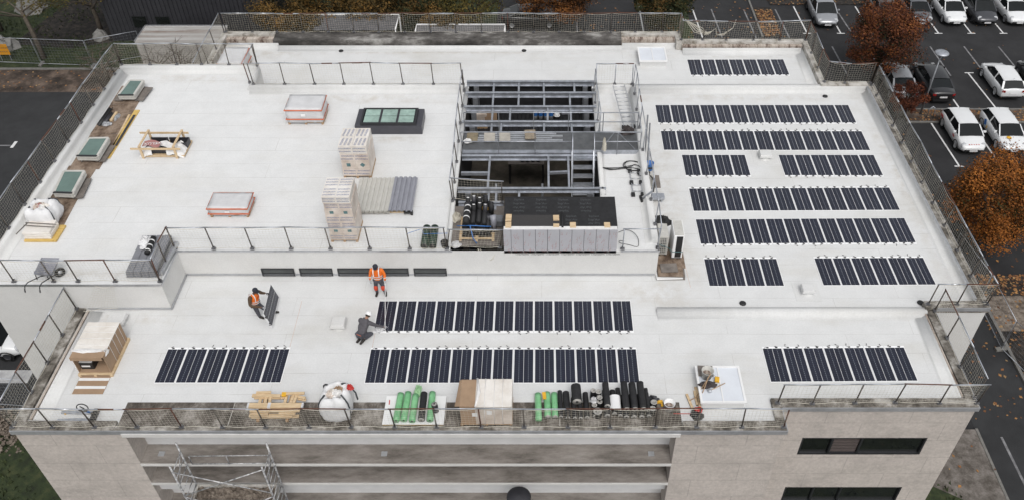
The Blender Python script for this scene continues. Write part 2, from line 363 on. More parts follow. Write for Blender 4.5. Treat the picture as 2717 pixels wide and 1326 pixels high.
# --- roof sheets
def sheet(name, rects, z, m):
    s = MB()
    for (x0, y0, x1, y1) in rects: s.quad((x0, y0, z), (x1, y0, z), (x1, y1, z), (x0, y1, z))
    return bp(name, s, m)
CX0, CX1, CY0, CY1 = -3.78, 2.52, 26.12, 38.42
sheet('roof_membrane', [(-18.6, 18.2, 8.4, 19.2), (-18.6, 19.2, 15.6, 23.75), (-18.6, 23.75, -14.95, 23.84), (-14.95, 23.75, 4.9, 25.76), (4.9, 23.75, 17.7, 25.76), (4.78, 25.76, 17.7, 40.0), (-18.6, 39.8, 15.0, 44.65), (-18.6, 44.65, 8.0, 45.5), (-15, 37.8, CX0, 39.8), (CX1, 37.8, 4.9, 39.8), (CX0, 38.49, CX1, 39.8)], 0, M_ROOF)
sheet('raised_roof_membrane', [(-22.1, 23.82, -14.97, 25.76), (-22.1, 25.76, CX0, 37.86), (-22.1, 37.86, -14.9, 39.78), (CX1, 25.76, 4.72, 37.86), (CX0, CY1 - 1.3, CX0 + .001, CY1)], ZB, M_ROOFB)
uw = MB()
wall_poly(uw, [(-22.17, 23.81), (-14.95, 23.81), (-14.95, 25.76), (4.76, 25.76), (4.76, 37.9), (CX1, 37.9), (CX1, 38.5), (CX0, 38.5), (CX0, 37.9), (-14.9, 37.9), (-14.9, 39.81), (-22.17, 39.81)], 0, ZB)
wall_poly(uw, [(-18.7, 23.81), (-22.17, 23.81), (-22.17, 39.81), (-18.7, 39.81)], GZ, 0)
wall_poly(uw, [(-22.17, 39.81), (-22.17, 23.81)], 0, ZB)
bp('raised_block_wall', uw, M_WALLW)
# pale skirting flashing at the foot of the raised block
bp('skirting_flashing', MB().span((-18.3, 23.77, .06), (-14.93, 23.808, .13)), M_ZINC)
bp('skirting_flashing', MB().span((-14.945, 23.77, .06), (-14.905, 25.72, .13)), M_ZINC)
bp('skirting_flashing', MB().span((-14.905, 25.72, .06), (4.7, 25.757, .13)), M_ZINC)
bp('edge_flashing', MB().span((-22.2, 23.775, 1.37), (-14.915, 23.808, 1.452)), M_ALU)
bp('edge_flashing', MB().span((-14.948, 23.808, 1.37), (-14.915, 25.72, 1.452)), M_ALU)
bp('edge_flashing', MB().span((-14.915, 25.722, 1.37), (-3.7, 25.757, 1.452)), M_ALU)
bp('edge_flashing', MB().span((3.2, 25.722, 1.37), (4.8, 25.757, 1.452)), M_ALU)
# upstands: rounded white profiles
def up(h, wd, soft=.22): return [(-wd, 0), (-wd, h * .98), (-wd * .5, h), (0, h), (.03, h - .02), (.05, h * .55), (.09, h * .28), (soft, 0.012), (soft + .12, .004)]
def raise_(prof, z): return [(x, y + z) for x, y in prof]
bp('raised_roof_upstand', MB().sweep(raise_(up(.33, .22), ZB), (-21.95, 39.3, 0), (-21.95, 24.0, 0)), M_UPST)
bp('raised_roof_upstand', MB().sweep(raise_(up(.33, .22), ZB), (-14.95, 39.58, 0), (-22.17, 39.58, 0)), M_UPST)
bp('raised_roof_upstand', MB().sweep(raise_(up(.33, .2), ZB), (CX0 - .2, 37.72, 0), (-14.92, 37.72, 0)), M_UPST)
bp('raised_roof_upstand', MB().sweep(raise_(up(.33, .2), ZB), (4.76, 37.72, 0), (CX1 + .12, 37.72, 0)), M_UPST)
bp('raised_roof_upstand', MB().sweep(raise_(up(.33, .24, .16), ZB), (4.5, 26.2, 0), (4.5, 37.6, 0)), M_UPST)
bp('raised_roof_upstand', MB().sweep(raise_(up(.33, .06, .12), ZB), (-14.9, 37.8, 0), (-14.9, 39.6, 0)), M_UPST)
bp('raised_roof_upstand', MB().sweep(raise_(up(.12, .16, .05), ZB), (CX1 + .17, 37.5, 0), (CX1 + .17, 29.3, 0)), M_UPST)
bp('raised_roof_upstand', MB().sweep(raise_(up(.1, .1, .05), ZB), (CX0 - .12, 26.3, 0), (CX0 - .12, 38.0, 0)), M_UPST)
bp('roof_upstand', MB().sweep(up(.3, .26), (17.45, 39.92, 0), (4.78, 39.92, 0)), M_UPST)
bp('roof_upstand', MB().sweep(up(.17, .24, .22), (15.4, 23.56, 0), (4.6, 23.56, 0)), M_UPST)
bp('roof_upstand', MB().sweep([(-x, z) for x, z in up(.26, .04, .3)], (17.5, 40.1, 0), (17.5, 24.0, 0)), M_UPST)
bp('roof_upstand', MB().sweep([(-x, z) for x, z in up(.2, .04, .35)], (14.9, 44.3, 0), (14.9, 40.2, 0)), M_UPST)
bp('roof_upstand', MB().sweep(up(.26, .05, .3), (-15.3, 44.62, 0), (-18.2, 44.62, 0)), M_UPST)
bp('roof_upstand', MB().sweep(up(.26, .05, .25), (8.0, 44.62, 0), (4.6, 44.62, 0)), M_UPST)
bp('roof_upstand', MB().sweep(up(.26, .05, .3), (14.85, 44.05, 0), (8.05, 44.05, 0)), M_UPST)
bp('roof_upstand', MB().sweep(up(.16, .05, .3), (4.6, 44.5, 0), (-15.3, 44.5, 0)), M_UPST)
bp('roof_upstand', MB().sweep(up(.08, .05, .4), (-18.12, 23.7, 0), (-18.12, 18.4, 0)), M_UPST)
bp('roof_upstand', MB().sweep([(-x, z) for x, z in up(.08, .05, .35)], (15.25, 23.4, 0), (15.25, 19.4, 0)), M_UPST)
# copings
def coping(name, segs, m, bev=.015):
    for a, b_ in segs: bp(name, MB().span(a, b_), m, bevel=bev)
coping('weathered_coping', [((-18.76, 17.9, -.02), (-15.12, 18.3, .13)), ((4.98, 17.9, -.02), (8.62, 18.3, .13)), ((-15.116, 17.9, -.02), (4.976, 18.09, .12)),
    ((8.3, 18.304, -.02), (8.62, 19.3, .126)), ((8.624, 18.9, -.02), (15.76, 19.3, .13)), ((-18.76, 18.304, -.02), (-18.38, 23.79, .12)), ((15.4, 19.304, -.02), (15.76, 23.66, .12)),
    ((15.35, 23.664, -.02), (17.9, 24.02, .31)), ((17.52, 24.024, -.02), (17.9, 40.3, .31))], M_CAP)
coping('back_coping', [((-15.6, 44.66, .02), (4.58, 45.64, .42))], M_GUTTERD)
coping('pale_coping', [((-18.76, 45.22, -.02), (-15.604, 45.64, .47)), ((4.584, 45.2, -.02), (8.04, 45.64, .47)), ((7.7, 44.3, -.02), (8.04, 45.196, .46)), ((8.044, 44.4, -.02), (15.26, 44.76, .47)), ((14.95, 40.3, -.02), (15.26, 44.396, .45)), ((-18.76, 39.85, -.02), (-18.4, 45.216, .46)), ((15.0, 39.95, -.02), (17.516, 40.296, .4))], M_CAPL)
bp('stained_parapet_face', MB().span((-18.38, 44.9, .0), (-15.61, 45.21, .36)), M_SOIL)
bp('stained_parapet_face', MB().span((4.59, 44.88, 0), (7.69, 45.19, .36)), M_SOIL)
bp('stained_parapet_face', MB().span((8.05, 44.2, .0), (14.94, 44.395, .33)), M_SOIL)
gs = MB(); gs.span((-15.1, 18.094, -.05), (4.97, 19.2, .006)); bp('stained_gutter_strip', gs, M_GUTTER)
for x in (-11.2, -7.4, -3.5, .6): bp('gutter_joint', MB().span((x, 18.1, .006), (x + .03, 19.19, .0095)), M_CAPL)
bp('drip_flashing', MB().span((-18.79, 17.865, -.1), (8.65, 17.897, .1)), M_ZINC)
bp('drip_flashing', MB().span((8.625, 17.9, -.1), (8.652, 18.865, .1)), M_ZINC)
bp('drip_flashing', MB().span((8.655, 18.865, -.1), (15.79, 18.897, .1)), M_ZINC)
bp('drip_flashing', MB().span((15.765, 18.9, -.1), (15.79, 23.62, .1)), M_ZINC)
bp('drip_flashing', MB().span((-18.79, 17.9, -.1), (-18.763, 23.77, .1)), M_ZINC)
bp('drip_flashing', MB().span((15.8, 23.63, .1), (17.93, 23.66, .28)), M_ZINC)
bp('drip_flashing', MB().span((17.905, 23.664, .1), (17.93, 40.3, .28)), M_ZINC)
bp('wall_flashing', MB().span((17.44, 24.1, .22), (17.515, 39.9, .345)), M_ALU)
bp('gutter_rail', MB().span((-18.3, 18.4, .02), (-18.22, 23.7, .09)), M_SOIL)
bp('gutter_rail', MB().span((15.3, 19.4, .02), (15.37, 23.6, .09)), M_SOIL)
# clerestory windows at the foot of the raised block
for d0, d1 in ((617, 709), (722, 813), (827, 917), (932, 1022), (1037, 1127)):
    x0 = -8.555 + (d0 - 827) * .01514; x1 = x0 + 1.37; y = 25.755
    f = MB()
    f.span((x0, y - .05, .03), (x1, y - .003, .08)); f.span((x0, y - .05, .40), (x1, y - .003, .44)); f.span((x0, y - .052, .082), (x0 + .05, y - .003, .398)); f.span((x1 - .05, y - .052, .082), (x1, y - .003, .398)); f.span((x0 + .05, y - .049, .13), (x1 - .05, y - .004, .16))
    fo = bp('clerestory_window', f, M_FRAMED); bp('pane', MB().quad((x0 + .05, y - .02, .082), (x1 - .05, y - .02, .082), (x1 - .05, y - .02, .398), (x0 + .05, y - .02, .398)), mat('clerestory_glass_%d' % d0, (.055, .06, .06), .12, .2, 2, spec=.6), fo)
# courtyard pit walls and floors
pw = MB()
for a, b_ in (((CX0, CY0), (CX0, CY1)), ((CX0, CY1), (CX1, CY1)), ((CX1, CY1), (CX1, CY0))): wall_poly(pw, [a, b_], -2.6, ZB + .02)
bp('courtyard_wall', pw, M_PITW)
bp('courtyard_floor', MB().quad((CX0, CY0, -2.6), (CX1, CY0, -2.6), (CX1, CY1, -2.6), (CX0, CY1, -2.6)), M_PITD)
dk = MB(); n = 26
for i in range(n):
    x0 = CX0 + .35 + i * (CX1 - CX0 - .7) / n; x1 = x0 + (CX1 - CX0 - .7) / n
    dk.quad((x0, 36.2, -.05), (x0 + .17, 36.2, -.05), (x0 + .17, 38.38, -.05), (x0, 38.38, -.05)); dk.quad((x0 + .17, 36.2, -.05), (x0 + .19, 36.2, .0), (x0 + .19, 38.38, .0), (x0 + .17, 38.38, -.05)); dk.quad((x0 + .19, 36.2, .0), (x1 - .02, 36.2, .0), (x1 - .02, 38.38, .0), (x0 + .19, 38.38, .0)); dk.quad((x1 - .02, 36.2, 0), (x1, 36.2, -.05), (x1, 38.38, -.05), (x1 - .02, 38.38, 0))
bp('steel_deck', dk, mat('dark_deck', (.016, .016, .018), .6, .25, 3))
# roof outlets
for p in ((-11.62,44.16,0.02), (-1.07,44.19,0.02), (5.05,45.09,0.02), (15.15,39.4,0.02), (15.36,24.18,0.02), (8.13,24.15,0.02)):
    bp('roof_outlet', MB().lathe(p, [(.0, .05), (.1, .05), (.13, .03), (.14, 0)], 14), M_BLACK)
for p, sx, sy in (((10.88,33.97,0), .62, .55), ((10.88,24.79,0), .55, .5), ((-8.05,22.92,0), .6, .6), ((-16.79,23.1,0), .6, .6)):
    vo = bp('roof_vent', MB().box((p[0], p[1], .24), (sx, sy, .15), taper=.86), M_UPST, bevel=.03)
    bp('vent_pipe', MB().lathe((p[0], p[1], .008), [(sx * .5, 0), (sx * .4, .03), (sx * .3, .16)], 20), M_UPST, vo)
    bp('vent_patch', MB().box((p[0], p[1], .005), (sx * 1.9, sy * 2.1, .008)), M_UPST, vo)
print('building done')

# ================================================================ SOLAR PANELS
U = .79; PW = .716; PL = 1.61     # pitch, cell field width, cell field length
def cell_material(name, base):
    m = bpy.data.materials.new(name); m.use_nodes = True; n, l, b = nodes_of(m)
    b.inputs['Roughness'].default_value = .33; b.inputs['Specular IOR Level'].default_value = .45
    b.inputs['Coat Weight'].default_value = .2; b.inputs['Coat Roughness'].default_value = .12
    tc = n.new('ShaderNodeTexCoord'); sp = n.new('ShaderNodeSeparateXYZ'); l.new(tc.outputs['Object'], sp.inputs[0])
    X, Y = sp.outputs[0], sp.outputs[1]
    ax = mth(n, l, 'ABSOLUTE', X)
    centre = mth(n, l, 'LESS_THAN', ax, .0065)
    dq = mth(n, l, 'ABSOLUTE', mth(n, l, 'SUBTRACT', ax, PW / 4))
    yy = mth(n, l, 'FRACT', mth(n, l, 'MULTIPLY', mth(n, l, 'ADD', Y, PL / 2), 18 / PL))
    dash = mth(n, l, 'MULTIPLY', mth(n, l, 'LESS_THAN', dq, .0065), mth(n, l, 'GREATER_THAN', yy, .45))
    row = mth(n, l, 'LESS_THAN', yy, .075)
    nz = n.new('ShaderNodeTexNoise'); nz.inputs['Scale'].default_value = 2.5; l.new(tc.outputs['Object'], nz.inputs['Vector'])
    oi = n.new('ShaderNodeObjectInfo')
    v = mth(n, l, 'ADD', mth(n, l, 'MULTIPLY', nz.outputs['Fac'], .35), mth(n, l, 'MULTIPLY', oi.outputs['Random'], .35))
    c = mixc(n, l, v, (*[x * .8 for x in base], 1), (*[x * 1.45 for x in base], 1))
    c = mixc(n, l, mth(n, l, 'MULTIPLY', row, .22), c, (.25, .28, .36, 1))
    c = mixc(n, l, mth(n, l, 'MULTIPLY', dash, .55), c, (.55, .60, .66, 1))
    c = mixc(n, l, centre, c, (.72, .73, .74, 1))
    l.new(c, b.inputs['Base Color'])
    return m
M_CELL = cell_material('solar_cells', (.008, .0095, .022))
M_BACK = mat('panel_backsheet', (.85, .855, .86), .5, .03, 2)
random.seed(11)
def cable(side, kind):
    mb = MB(); x = side * .15; y = -PL / 2 - .06
    dx, dy = [(.05, -.09), (.1, .13), (-.06, -.06), (.03, -.03)][kind]
    p = [(x, y, .022), (x + side * .09, y - .015, .02), (x + dx * .5 + side * .1, y + dy * .4, .022), (x + dx + side * .06, y + dy, .02)]
    mb.tube(p, .0055, 5); q = Vector(p[3]); d = (Vector(p[3]) - Vector(p[2])).normalized() * .09
    mb.cyl(q, q + d * .8, .012, 6)
    return mb
def make_panel(kind):
    t = thing('solar_panel', 'x', 'solar panel', (0, 0, 0))
    MB().box((0, -.036, .004), (PW + .046, PL + .125, .008)).build('backsheet', M_BACK, t)
    MB().box((0, 0, .0105), (PW, PL, .004)).build('cell_field', M_CELL, t)
    for s in (-1, 1):
        MB().box((s * .17, -PL / 2 - .048, .018), (.085, .045, .022)).build('junction_box', M_BLACK, t, bevel=.004)
        cable(s, (kind + (s + 1)) % 4).build('cable', M_BLACK, t)
    return t
PANELS = [make_panel(k) for k in range(4)]
used = set()
def place_panel(x, y, z, rz, label, group):
    k = random.randrange(4); o = PANELS[k]
    if k in used: o = copy_tree(o)
    used.add(k)
    o.location = (x, y, z); o.rotation_euler = (0, 0, rz); o['label'] = label; o['group'] = group
    return o
# name, count, lower-left corner of the cell fields (m), skew in degrees, junction strip towards the back?, description
ROWS = [
 ('F1', 13, -6.62, 22.66, .07, False, 'of the long row before the standing worker'),
 ('F2', 13, -6.59, 20.09, .08, True, 'of the long row behind the roll stacks'),
 ('F0', 6, -14.41, 20.10, .13, True, 'of the front left six'),
 ('FR', 7, 8.52, 20.14, .55, True, 'of the front right seven'),
 ('R1', 13, 5.98, 36.96, 0, False, 'of the rearmost row on the right roof'),
 ('R2', 13, 6.03, 34.59, -.11, True, 'of the second rearmost row on the right roof'),
 ('R3a', 4, 6.86, 32.56, -.08, False, 'of the four left of the upper vent'),
 ('R3b', 6, 11.61, 32.56, -.09, False, 'of the six right of the upper vent'),
 ('R4', 12, 6.90, 29.92, .46, True, 'of the twelve level with the black shelter'),
 ('R5', 12, 6.93, 27.72, .55, False, 'of the twelve beside the big heat pumps'),
 ('R6a', 4, 6.94, 25.15, .21, True, 'of the four left of the lower vent'),
 ('R6b', 6, 11.68, 25.19, .54, True, 'of the six right of the lower vent'),
 ('B', 7, 8.25, 41.59, .31, False, 'of the seven on the back strip')]
for nm, cnt, x0, y0, sk, back, desc in ROWS:
    a = R(sk); ux, uy = math.cos(a), math.sin(a)
    for i in range(cnt):
        cx = x0 - .012 + ux * (PW / 2 + i * U) - uy * PL / 2; cy = y0 + uy * (PW / 2 + i * U) + ux * PL / 2
        if i == 0: wh = 'leftmost solar panel ' + desc
        elif i == cnt - 1: wh = 'rightmost solar panel ' + desc
        elif i < (cnt + 1) / 2: wh = ORD[i] + ' solar panel from left ' + desc
        else: wh = ORD[cnt - 1 - i] + ' solar panel from right ' + desc
        place_panel(cx, cy, .004, a + (math.pi if back else 0), wh, 'solar panels ' + desc)

# ================================================================ SAFETY RAILINGS WITH NETS
def net_mb(A, B, T0, T1, seed, sag=.07, cell=.135, r=.0026):
    """net hung between foot line A-B and head line T0-T1"""
    A, B, T0, T1 = map(Vector, (A, B, T0, T1)); rnd = random.Random(seed)
    L = (B - A).length; H = (T0 - A).length
    nu = max(2, round(L / cell)); nv = max(3, round(H / cell)); nrm = (B - A).cross(T0 - A).normalized(); ph = rnd.random() * 6
    wob = [[rnd.uniform(-.004, .004) for _ in range(nv + 1)] for _ in range(nu + 1)]
    def P(i, j):
        u, v = i / nu, j / nv; s = math.sin(math.pi * u)
        a = A.lerp(B, u); b = T0.lerp(T1, u); b = b - Vector((0, 0, sag * s + .02)); a = a + Vector((0, 0, .05 + .03 * math.sin(u * 7 + ph)))
        return a.lerp(b, v) + nrm * (.05 * math.sin(math.pi * v) * math.sin(u * 4 + ph) + wob[i][j]) + Vector((0, 0, wob[i][j]))
    mb = MB()
    for j in range(nv + 1): mb.tube([P(i, j) for i in range(nu + 1)], .009 if j in (0, nv) else r, 3, cap=False, smooth=False)
    for i in range(nu + 1): mb.tube([P(i, j) for j in range(nv + 1)], r, 3, cap=False, smooth=False)
    return mb
fence_no = [0]
def railing(label, pts, lean, H=1.2, net=True, rails=True, light=False, tops=None, name='safety_railing', skip=(), lastpost=True, nosag=False):
    rnd = random.Random(len(label) * 7 + len(pts)); fence_no[0] += 1
    pts = [Vector(p) for p in pts]
    t = thing(name, label, 'safety railing', pts[0], group=None)
    lean = [Vector(lean)] * len(pts) if not isinstance(lean, list) else [Vector(q) for q in lean]
    tp = [p + Vector((0, 0, H)) + q + Vector((rnd.uniform(-.02, .02), rnd.uniform(-.02, .02), rnd.uniform(-.03, .03))) for p, q in zip(pts, lean)]
    if tops: tp = [Vector(q) for q in tops]
    for i, (p, q) in enumerate(zip(pts, tp)):
        po = MB().tube([p, q], .026, 6).build('post', M_GALV if light else (M_POST if rnd.random() < .85 else M_RUST), t, True)
        d = (pts[min(i + 1, len(pts) - 1)] - pts[max(i - 1, 0)]); a = math.atan2(d.y, d.x)
        c = MB().box(p + Vector((0, 0, .03)), (.17, .11, .05), a); c.box(p + Vector((0, 0, .075)), (.07, .13, .06), a)
        c.build('clamp', M_CLAMP, po, True)
    if rails:
        for i in range(len(tp) - 1):
            rusty = rnd.random() < .18
            e = (tp[i + 1] - tp[i]) * .04
            MB().tube([tp[i] - e + Vector((0, 0, .01 * (i % 2))), tp[i + 1] + e + Vector((0, 0, .01 * (i % 2)))], .024, 6).build('rail', M_RUST if rusty else M_GALV, t, True)
            if rnd.random() < .3: MB().tube([tp[i].lerp(tp[i + 1], .4), tp[i].lerp(tp[i + 1], .75)], .03, 6).build('rail_sleeve', M_RUST if rnd.random() < .5 else M_ALU, t, True)
    if net:
        for i in range(len(tp) - 1):
            if i in skip: continue
            net_mb(pts[i], pts[i + 1], tp[i], tp[i + 1], i + len(label), sag=.02 if nosag else .04 + .06 * rnd.random()).build('net', M_NET, t, True)
    return t
def line(a, b, n): return [tuple(a[k] + (b[k] - a[k]) * i / (n - 1) for k in range(3)) for i in range(n)]
F = .13
railing('long netted railing on leaning rusty posts along the front parapet', [(x, 18.0, F) for x in (-18.7, -17.28, -15.8, -14.3, -12.73, -11.28, -9.76, -8.23, -6.75, -5.2, -3.73, -2.17, -.65, .9, 2.38, 3.97, 5.44, 7.02, 8.5)], (-.03, -.08, 0))
railing('netted railing on the set-back front right parapet above the windows', [(8.5, 19.05, F), (9.74, 19.02, F), (11.29, 19.05, F), (12.75, 19.07, F), (14.35, 19.05, F), (15.7, 19.05, F)], (.02, -.08, 0))
railing('netted railing up the left end of the front terrace', line((-18.69, 18.15, F), (-18.69, 23.7, F), 5), (-.08, 0, 0))
railing('netted railing up the right end of the front terrace', line((15.69, 19.3, F), (15.69, 23.6, F), 4), (.08, 0, 0))
railing('short netted railing on the front right corner above the white end wall', [(15.45, 23.8, .31), (16.6, 23.8, .31), (17.8, 23.8, .31)], (.04, -.06, 0))
railing('long netted railing down the right edge of the roof facing the parked cars', [(17.72, y, .31) for y in (40.0, 39.0, 37.6, 36.2, 34.73, 33.2, 31.6, 30.1, 28.55, 26.95, 25.4, 23.85)], (.1, 0, 0))
railing('netted railing down the left edge of the raised roof over the dark yard', [(-22.12, y, 1.75) for y in (39.7, 38.76, 37.33, 35.9, 34.37, 32.85, 31.32, 29.79, 28.26, 26.74, 25.3, 24.0)], (-.1, 0, 0))
railing('netted railing along the back left edge of the raised roof by the corrugated shed', [(x, 39.72, 1.75) for x in (-22.1, -20.6, -19.2, -17.9, -16.46, -14.98)], (0, .05, 0))
railing('netted railing on the upstand between raised roof and back strip of roof', [(x, 37.82, 1.75) for x in (-14.71, -13.12, -11.6, -10.1, -8.6, -7.1, -5.55, -4.05)], (-.05, .05, 0))
railing('two-post railing on the short return behind the first green skylight', [(-14.95, 39.6, 1.75), (-14.93, 37.95, 1.75)], (-.06, 0, 0), net=False)
railing('netted railing along the front edge of the raised roof above the low windows', [(x, 25.84, 1.45) for x in (-15.02, -13.45, -11.87, -10.28, -8.67, -7.07, -5.43, -3.91)], (-.04, -.05, 0))
railing('netted railing along the front left edge of the raised roof by the wheelbarrow', [(x, 23.95, 1.45) for x in (-22.1, -20.77, -19.2, -18.25, -16.79, -15.03)], (-.04, -.06, 0))
railing('short netted railing on the inner corner by the stacked grey boards', [(-15.03, 23.97, 1.45), (-15.07, 24.92, 1.45), (-15.05, 25.82, 1.45)], (-.03, 0, 0))
railing('netted railing along the back parapet in front of the autumn trees', [(x, 45.54, .45) for x in (-18.5, -16.97, -15.53, -14.0, -12.52, -11.02, -9.56, -8.06, -6.56, -5.06, -3.56, -2.02, -.53, .97, 2.43, 3.97, 5.42, 6.99, 7.98)], (0, .04, 0))
railing('netted railing on the left end of the back strip beside the corrugated shed', [(-18.6, 45.5, .45), (-18.55, 43.6, .45), (-18.5, 41.9, .45), (-18.45, 40.2, .45)], (-.07, 0, 0))
railing('netted railing along the back right parapet facing the empty parking bays', [(7.98, 45.5, .45), (8.0, 44.65, .45), (9.24, 44.6, .45), (10.58, 44.6, .45), (12.15, 44.6, .45), (13.67, 44.6, .45), (15.15, 44.62, .45)], (.02, .04, 0))
railing('netted railing stepping round the right end of the back strip of roof', [(15.17, 44.6, .45), (15.17, 43.15, .45), (15.17, 41.58, .45), (15.2, 40.2, .42), (16.28, 40.1, .4), (17.65, 40.1, .4)], (.05, .02, 0))
# corridor railings beside the open courtyard
railing('grey tube railing along the right side of the open courtyard', [(2.6, 37.65, 1.5), (2.62, 36.44, 1.5), (2.66, 34.86, 1.5), (2.68, 33.9, 1.5)], (.05, 0, 0), net=False, light=True)
railing('grey tube railing on the far end of the ladder corridor', [(2.7, 37.8, 1.75), (3.67, 37.84, 1.75), (4.55, 37.8, 1.75)], (0, .02, 0), light=True, nosag=True)
railing('grey tube railing along the outer side of the ladder corridor', [(4.6, 37.7, 1.75), (4.6, 36.9, 1.75), (4.6, 35.5, 1.75), (4.6, 33.98, 1.75), (4.62, 32.2, 1.75), (4.62, 30.4, 1.75), (4.66, 28.6, 1.75), (4.68, 27.0, 1.75), (4.7, 25.9, 1.45)], (.05, 0, 0), net=False, light=True)
railing('tube railing along the left side of the open courtyard', [(-3.98, 37.6, 1.5), (-3.98, 36.2, 1.5), (-3.98, 34.7, 1.5), (-3.95, 33.2, 1.5), (-3.92, 31.6, 1.5), (-3.9, 30.1, 1.5), (-3.9, 28.8, 1.5)], (-.05, 0, 0), net=False)
railing('loose netted barrier behind the stacked black rolls', [(-3.85, 28.9, 1.5), (-1.75, 28.7, 1.5)], (0, 0, 0))
railing('loose netted barrier in front of the stacked black rolls', [(-3.91, 25.9, 1.45), (-1.75, 25.9, 1.45)], (.15, 0, -.2))
railing('single post with a bar at the front corner beside the quilted boards', [(3.27, 25.83, 1.45), (4.72, 25.85, 1.45)], (0, 0, 0), H=1.1, net=False, light=True)

# ================================================================ THINGS ON THE RAISED ROOF
def at(p, z): return (p[0], p[1], z)
# plywood walkway sheets
def ply(k, pts, z, lab, m=M_PLY):
    s = MB(); s.prism([(p[0], p[1]) for p in pts][::-1], z, z + .02)
    return tag(s.build('plywood_sheet', m), lab, 'plywood sheet', 'weathered plywood sheets laid in a path along the left edge')
ply(0, [(-21.64,38.18,1.42), (-20.27,38.08,1.42), (-20.25,36.46,1.42), (-21.61,36.5,1.42)], ZB + .004, 'brown plywood sheet under the green skylight nearest the back corner')
ply(1, [(-21.6,36.46,1.42), (-20.25,36.43,1.42), (-20.2,33.98,1.42), (-21.63,33.91,1.42)], ZB + .004, 'stained plywood sheet under the black gutter lengths')
ply(2, [(-21.61,33.88,1.42), (-20.2,33.94,1.42), (-20.17,31.18,1.42), (-21.55,31.18,1.42)], ZB + .006, 'brown plywood sheet under the middle green skylight')
ply(3, [(-21.64,31.43,1.42), (-20.32,31.43,1.42), (-20.33,29.46,1.42), (-21.54,29.46,1.42)], ZB + .004, 'dark plywood sheet under the green skylight next to the bulk bag')
ply(4, [(-21.54,29.43,1.42), (-20.33,29.43,1.42), (-20.18,27,1.42), (-21.42,27,1.42)], ZB + .006, 'narrow end of plywood path beside the white bulk bag')
# old skylights
def old_skylight(c, lab, board):
    c = [Vector(p) for p in c]; o = sum(c, Vector()) / 4; o.z = ZB
    t = thing('skylight_unit', lab, 'skylight', o, group='removed green skylights lying on plywood')
    fr = MB()
    for i in range(4):
        a, b_ = c[i], c[(i + 1) % 4]
        fr.beam(a, b_, .11, .1)
    for i in range(4):
        a, b_ = c[i] - Vector((0, 0, .14)), c[(i + 1) % 4] - Vector((0, 0, .14)); fr.beam(a, b_, .09, .12)
    fr.build('frame', M_FRAMEW, t, True)
    sill = MB().beam(c[2] + Vector((0, -.02, .055)), c[3] + Vector((0, -.02, .055)), .1, .03); sill.build('sill', M_FRAMED, t, True)
    u = (c[1] - c[0]).normalized() * .05; v = (c[3] - c[0]).normalized() * .05
    MB().quad(c[0] + u + v + Vector((0, 0, .04)), c[1] - u + v + Vector((0, 0, .04)), c[2] - u - v + Vector((0, 0, .04)), c[3] + u - v + Vector((0, 0, .04))).build('pane', M_GLASSG, t, True)
    for p in c:
        q = p.lerp(o + Vector((0, 0, p.z - o.z)), .12); MB().tube([q - Vector((0, 0, .15)), (q.x, q.y, ZB + .03)], .02, 6).build('foot', M_GALV, t, True)
    for s in board:
        MB().box(o + Vector((s, -.05, .12)), (.42, (c[0] - c[3]).length * .95, .025), math.atan2((c[0] - c[3]).y, (c[0] - c[3]).x) - math.pi / 2).build('packing_board', M_PLYG, t, True)
old_skylight([(-21.02,37.96,1.86), (-20.33,37.96,1.86), (-20.38,36.67,1.82), (-21.14,36.67,1.82)], 'pale framed green skylight lying nearest the back corner', (.55, -.5))
old_skylight([(-21.15,32.94,1.86), (-20.27,32.97,1.86), (-20.28,31.61,1.82), (-21.21,31.63,1.82)], 'pale framed green skylight beside the yellow plank end', (.5,))
old_skylight([(-21.3,30.44,1.86), (-20.4,30.44,1.86), (-20.34,28.95,1.82), (-21.16,28.99,1.82)], 'pale framed green skylight next to the full bulk bag', (.5,))
# gutter lengths, block and foil on the plywood
def at_line(n, nm, cat, lab, p, q, wd, ht, m, lift=.02, group=None):
    p, q = Vector(p), Vector(q); p.z += lift + ht / 2; q.z += lift + ht / 2
    return tag(MB().beam(p, q, wd, ht).build(nm, m, bevel=.006), lab, cat, group)
g1 = MB(); a, b_ = Vector((-21.37,36.04,1.46)), Vector((-21.41,34.53,1.46))
for k in range(9):
    pass
def gutter(p, q, r):
    p, q = Vector(p), Vector(q); d = (q - p).normalized(); s = Vector((-d.y, d.x, 0)); vs = []; fs = []
    for e in (p, q):
        for rr in (r, r - .012):
            for k in range(9):
                g = math.pi * k / 8; vs.append(e + s * (rr * math.cos(g)) + Vector((0, 0, r - rr * math.sin(g) + .02)))
    def ix(e, w_, k): return e * 18 + w_ * 9 + k
    for k in range(8):
        fs += [(ix(0, 0, k), ix(0, 0, k + 1), ix(1, 0, k + 1), ix(1, 0, k)), (ix(0, 1, k), ix(1, 1, k), ix(1, 1, k + 1), ix(0, 1, k + 1)), (ix(0, 0, k), ix(0, 1, k), ix(0, 1, k + 1), ix(0, 0, k + 1)), (ix(1, 0, k), ix(1, 0, k + 1), ix(1, 1, k + 1), ix(1, 1, k))]
    for e in (0, 8): fs.append((ix(0, 0, e), ix(1, 0, e), ix(1, 1, e), ix(0, 1, e)))
    return MB().add(vs, fs, 0, True)
tag(gutter(a, b_, .1).build('gutter_length', M_BLACK), 'long black gutter length lying on stained plywood', 'gutter', 'black gutters on the plywood')
tag(gutter((-21.13,35.64,1.46), (-21.2,34.82,1.46), .09).build('gutter_length', M_CHAR), 'short dark gutter piece next to the pale wood block', 'gutter', 'black gutters on the plywood')
at_line(0, 'wood_block', 'wood block', 'pale wood block lying on stained plywood beside gutters', (-20.98,35.67,1.44), (-20.99,34.93,1.44), .12, .09, M_WOOD)
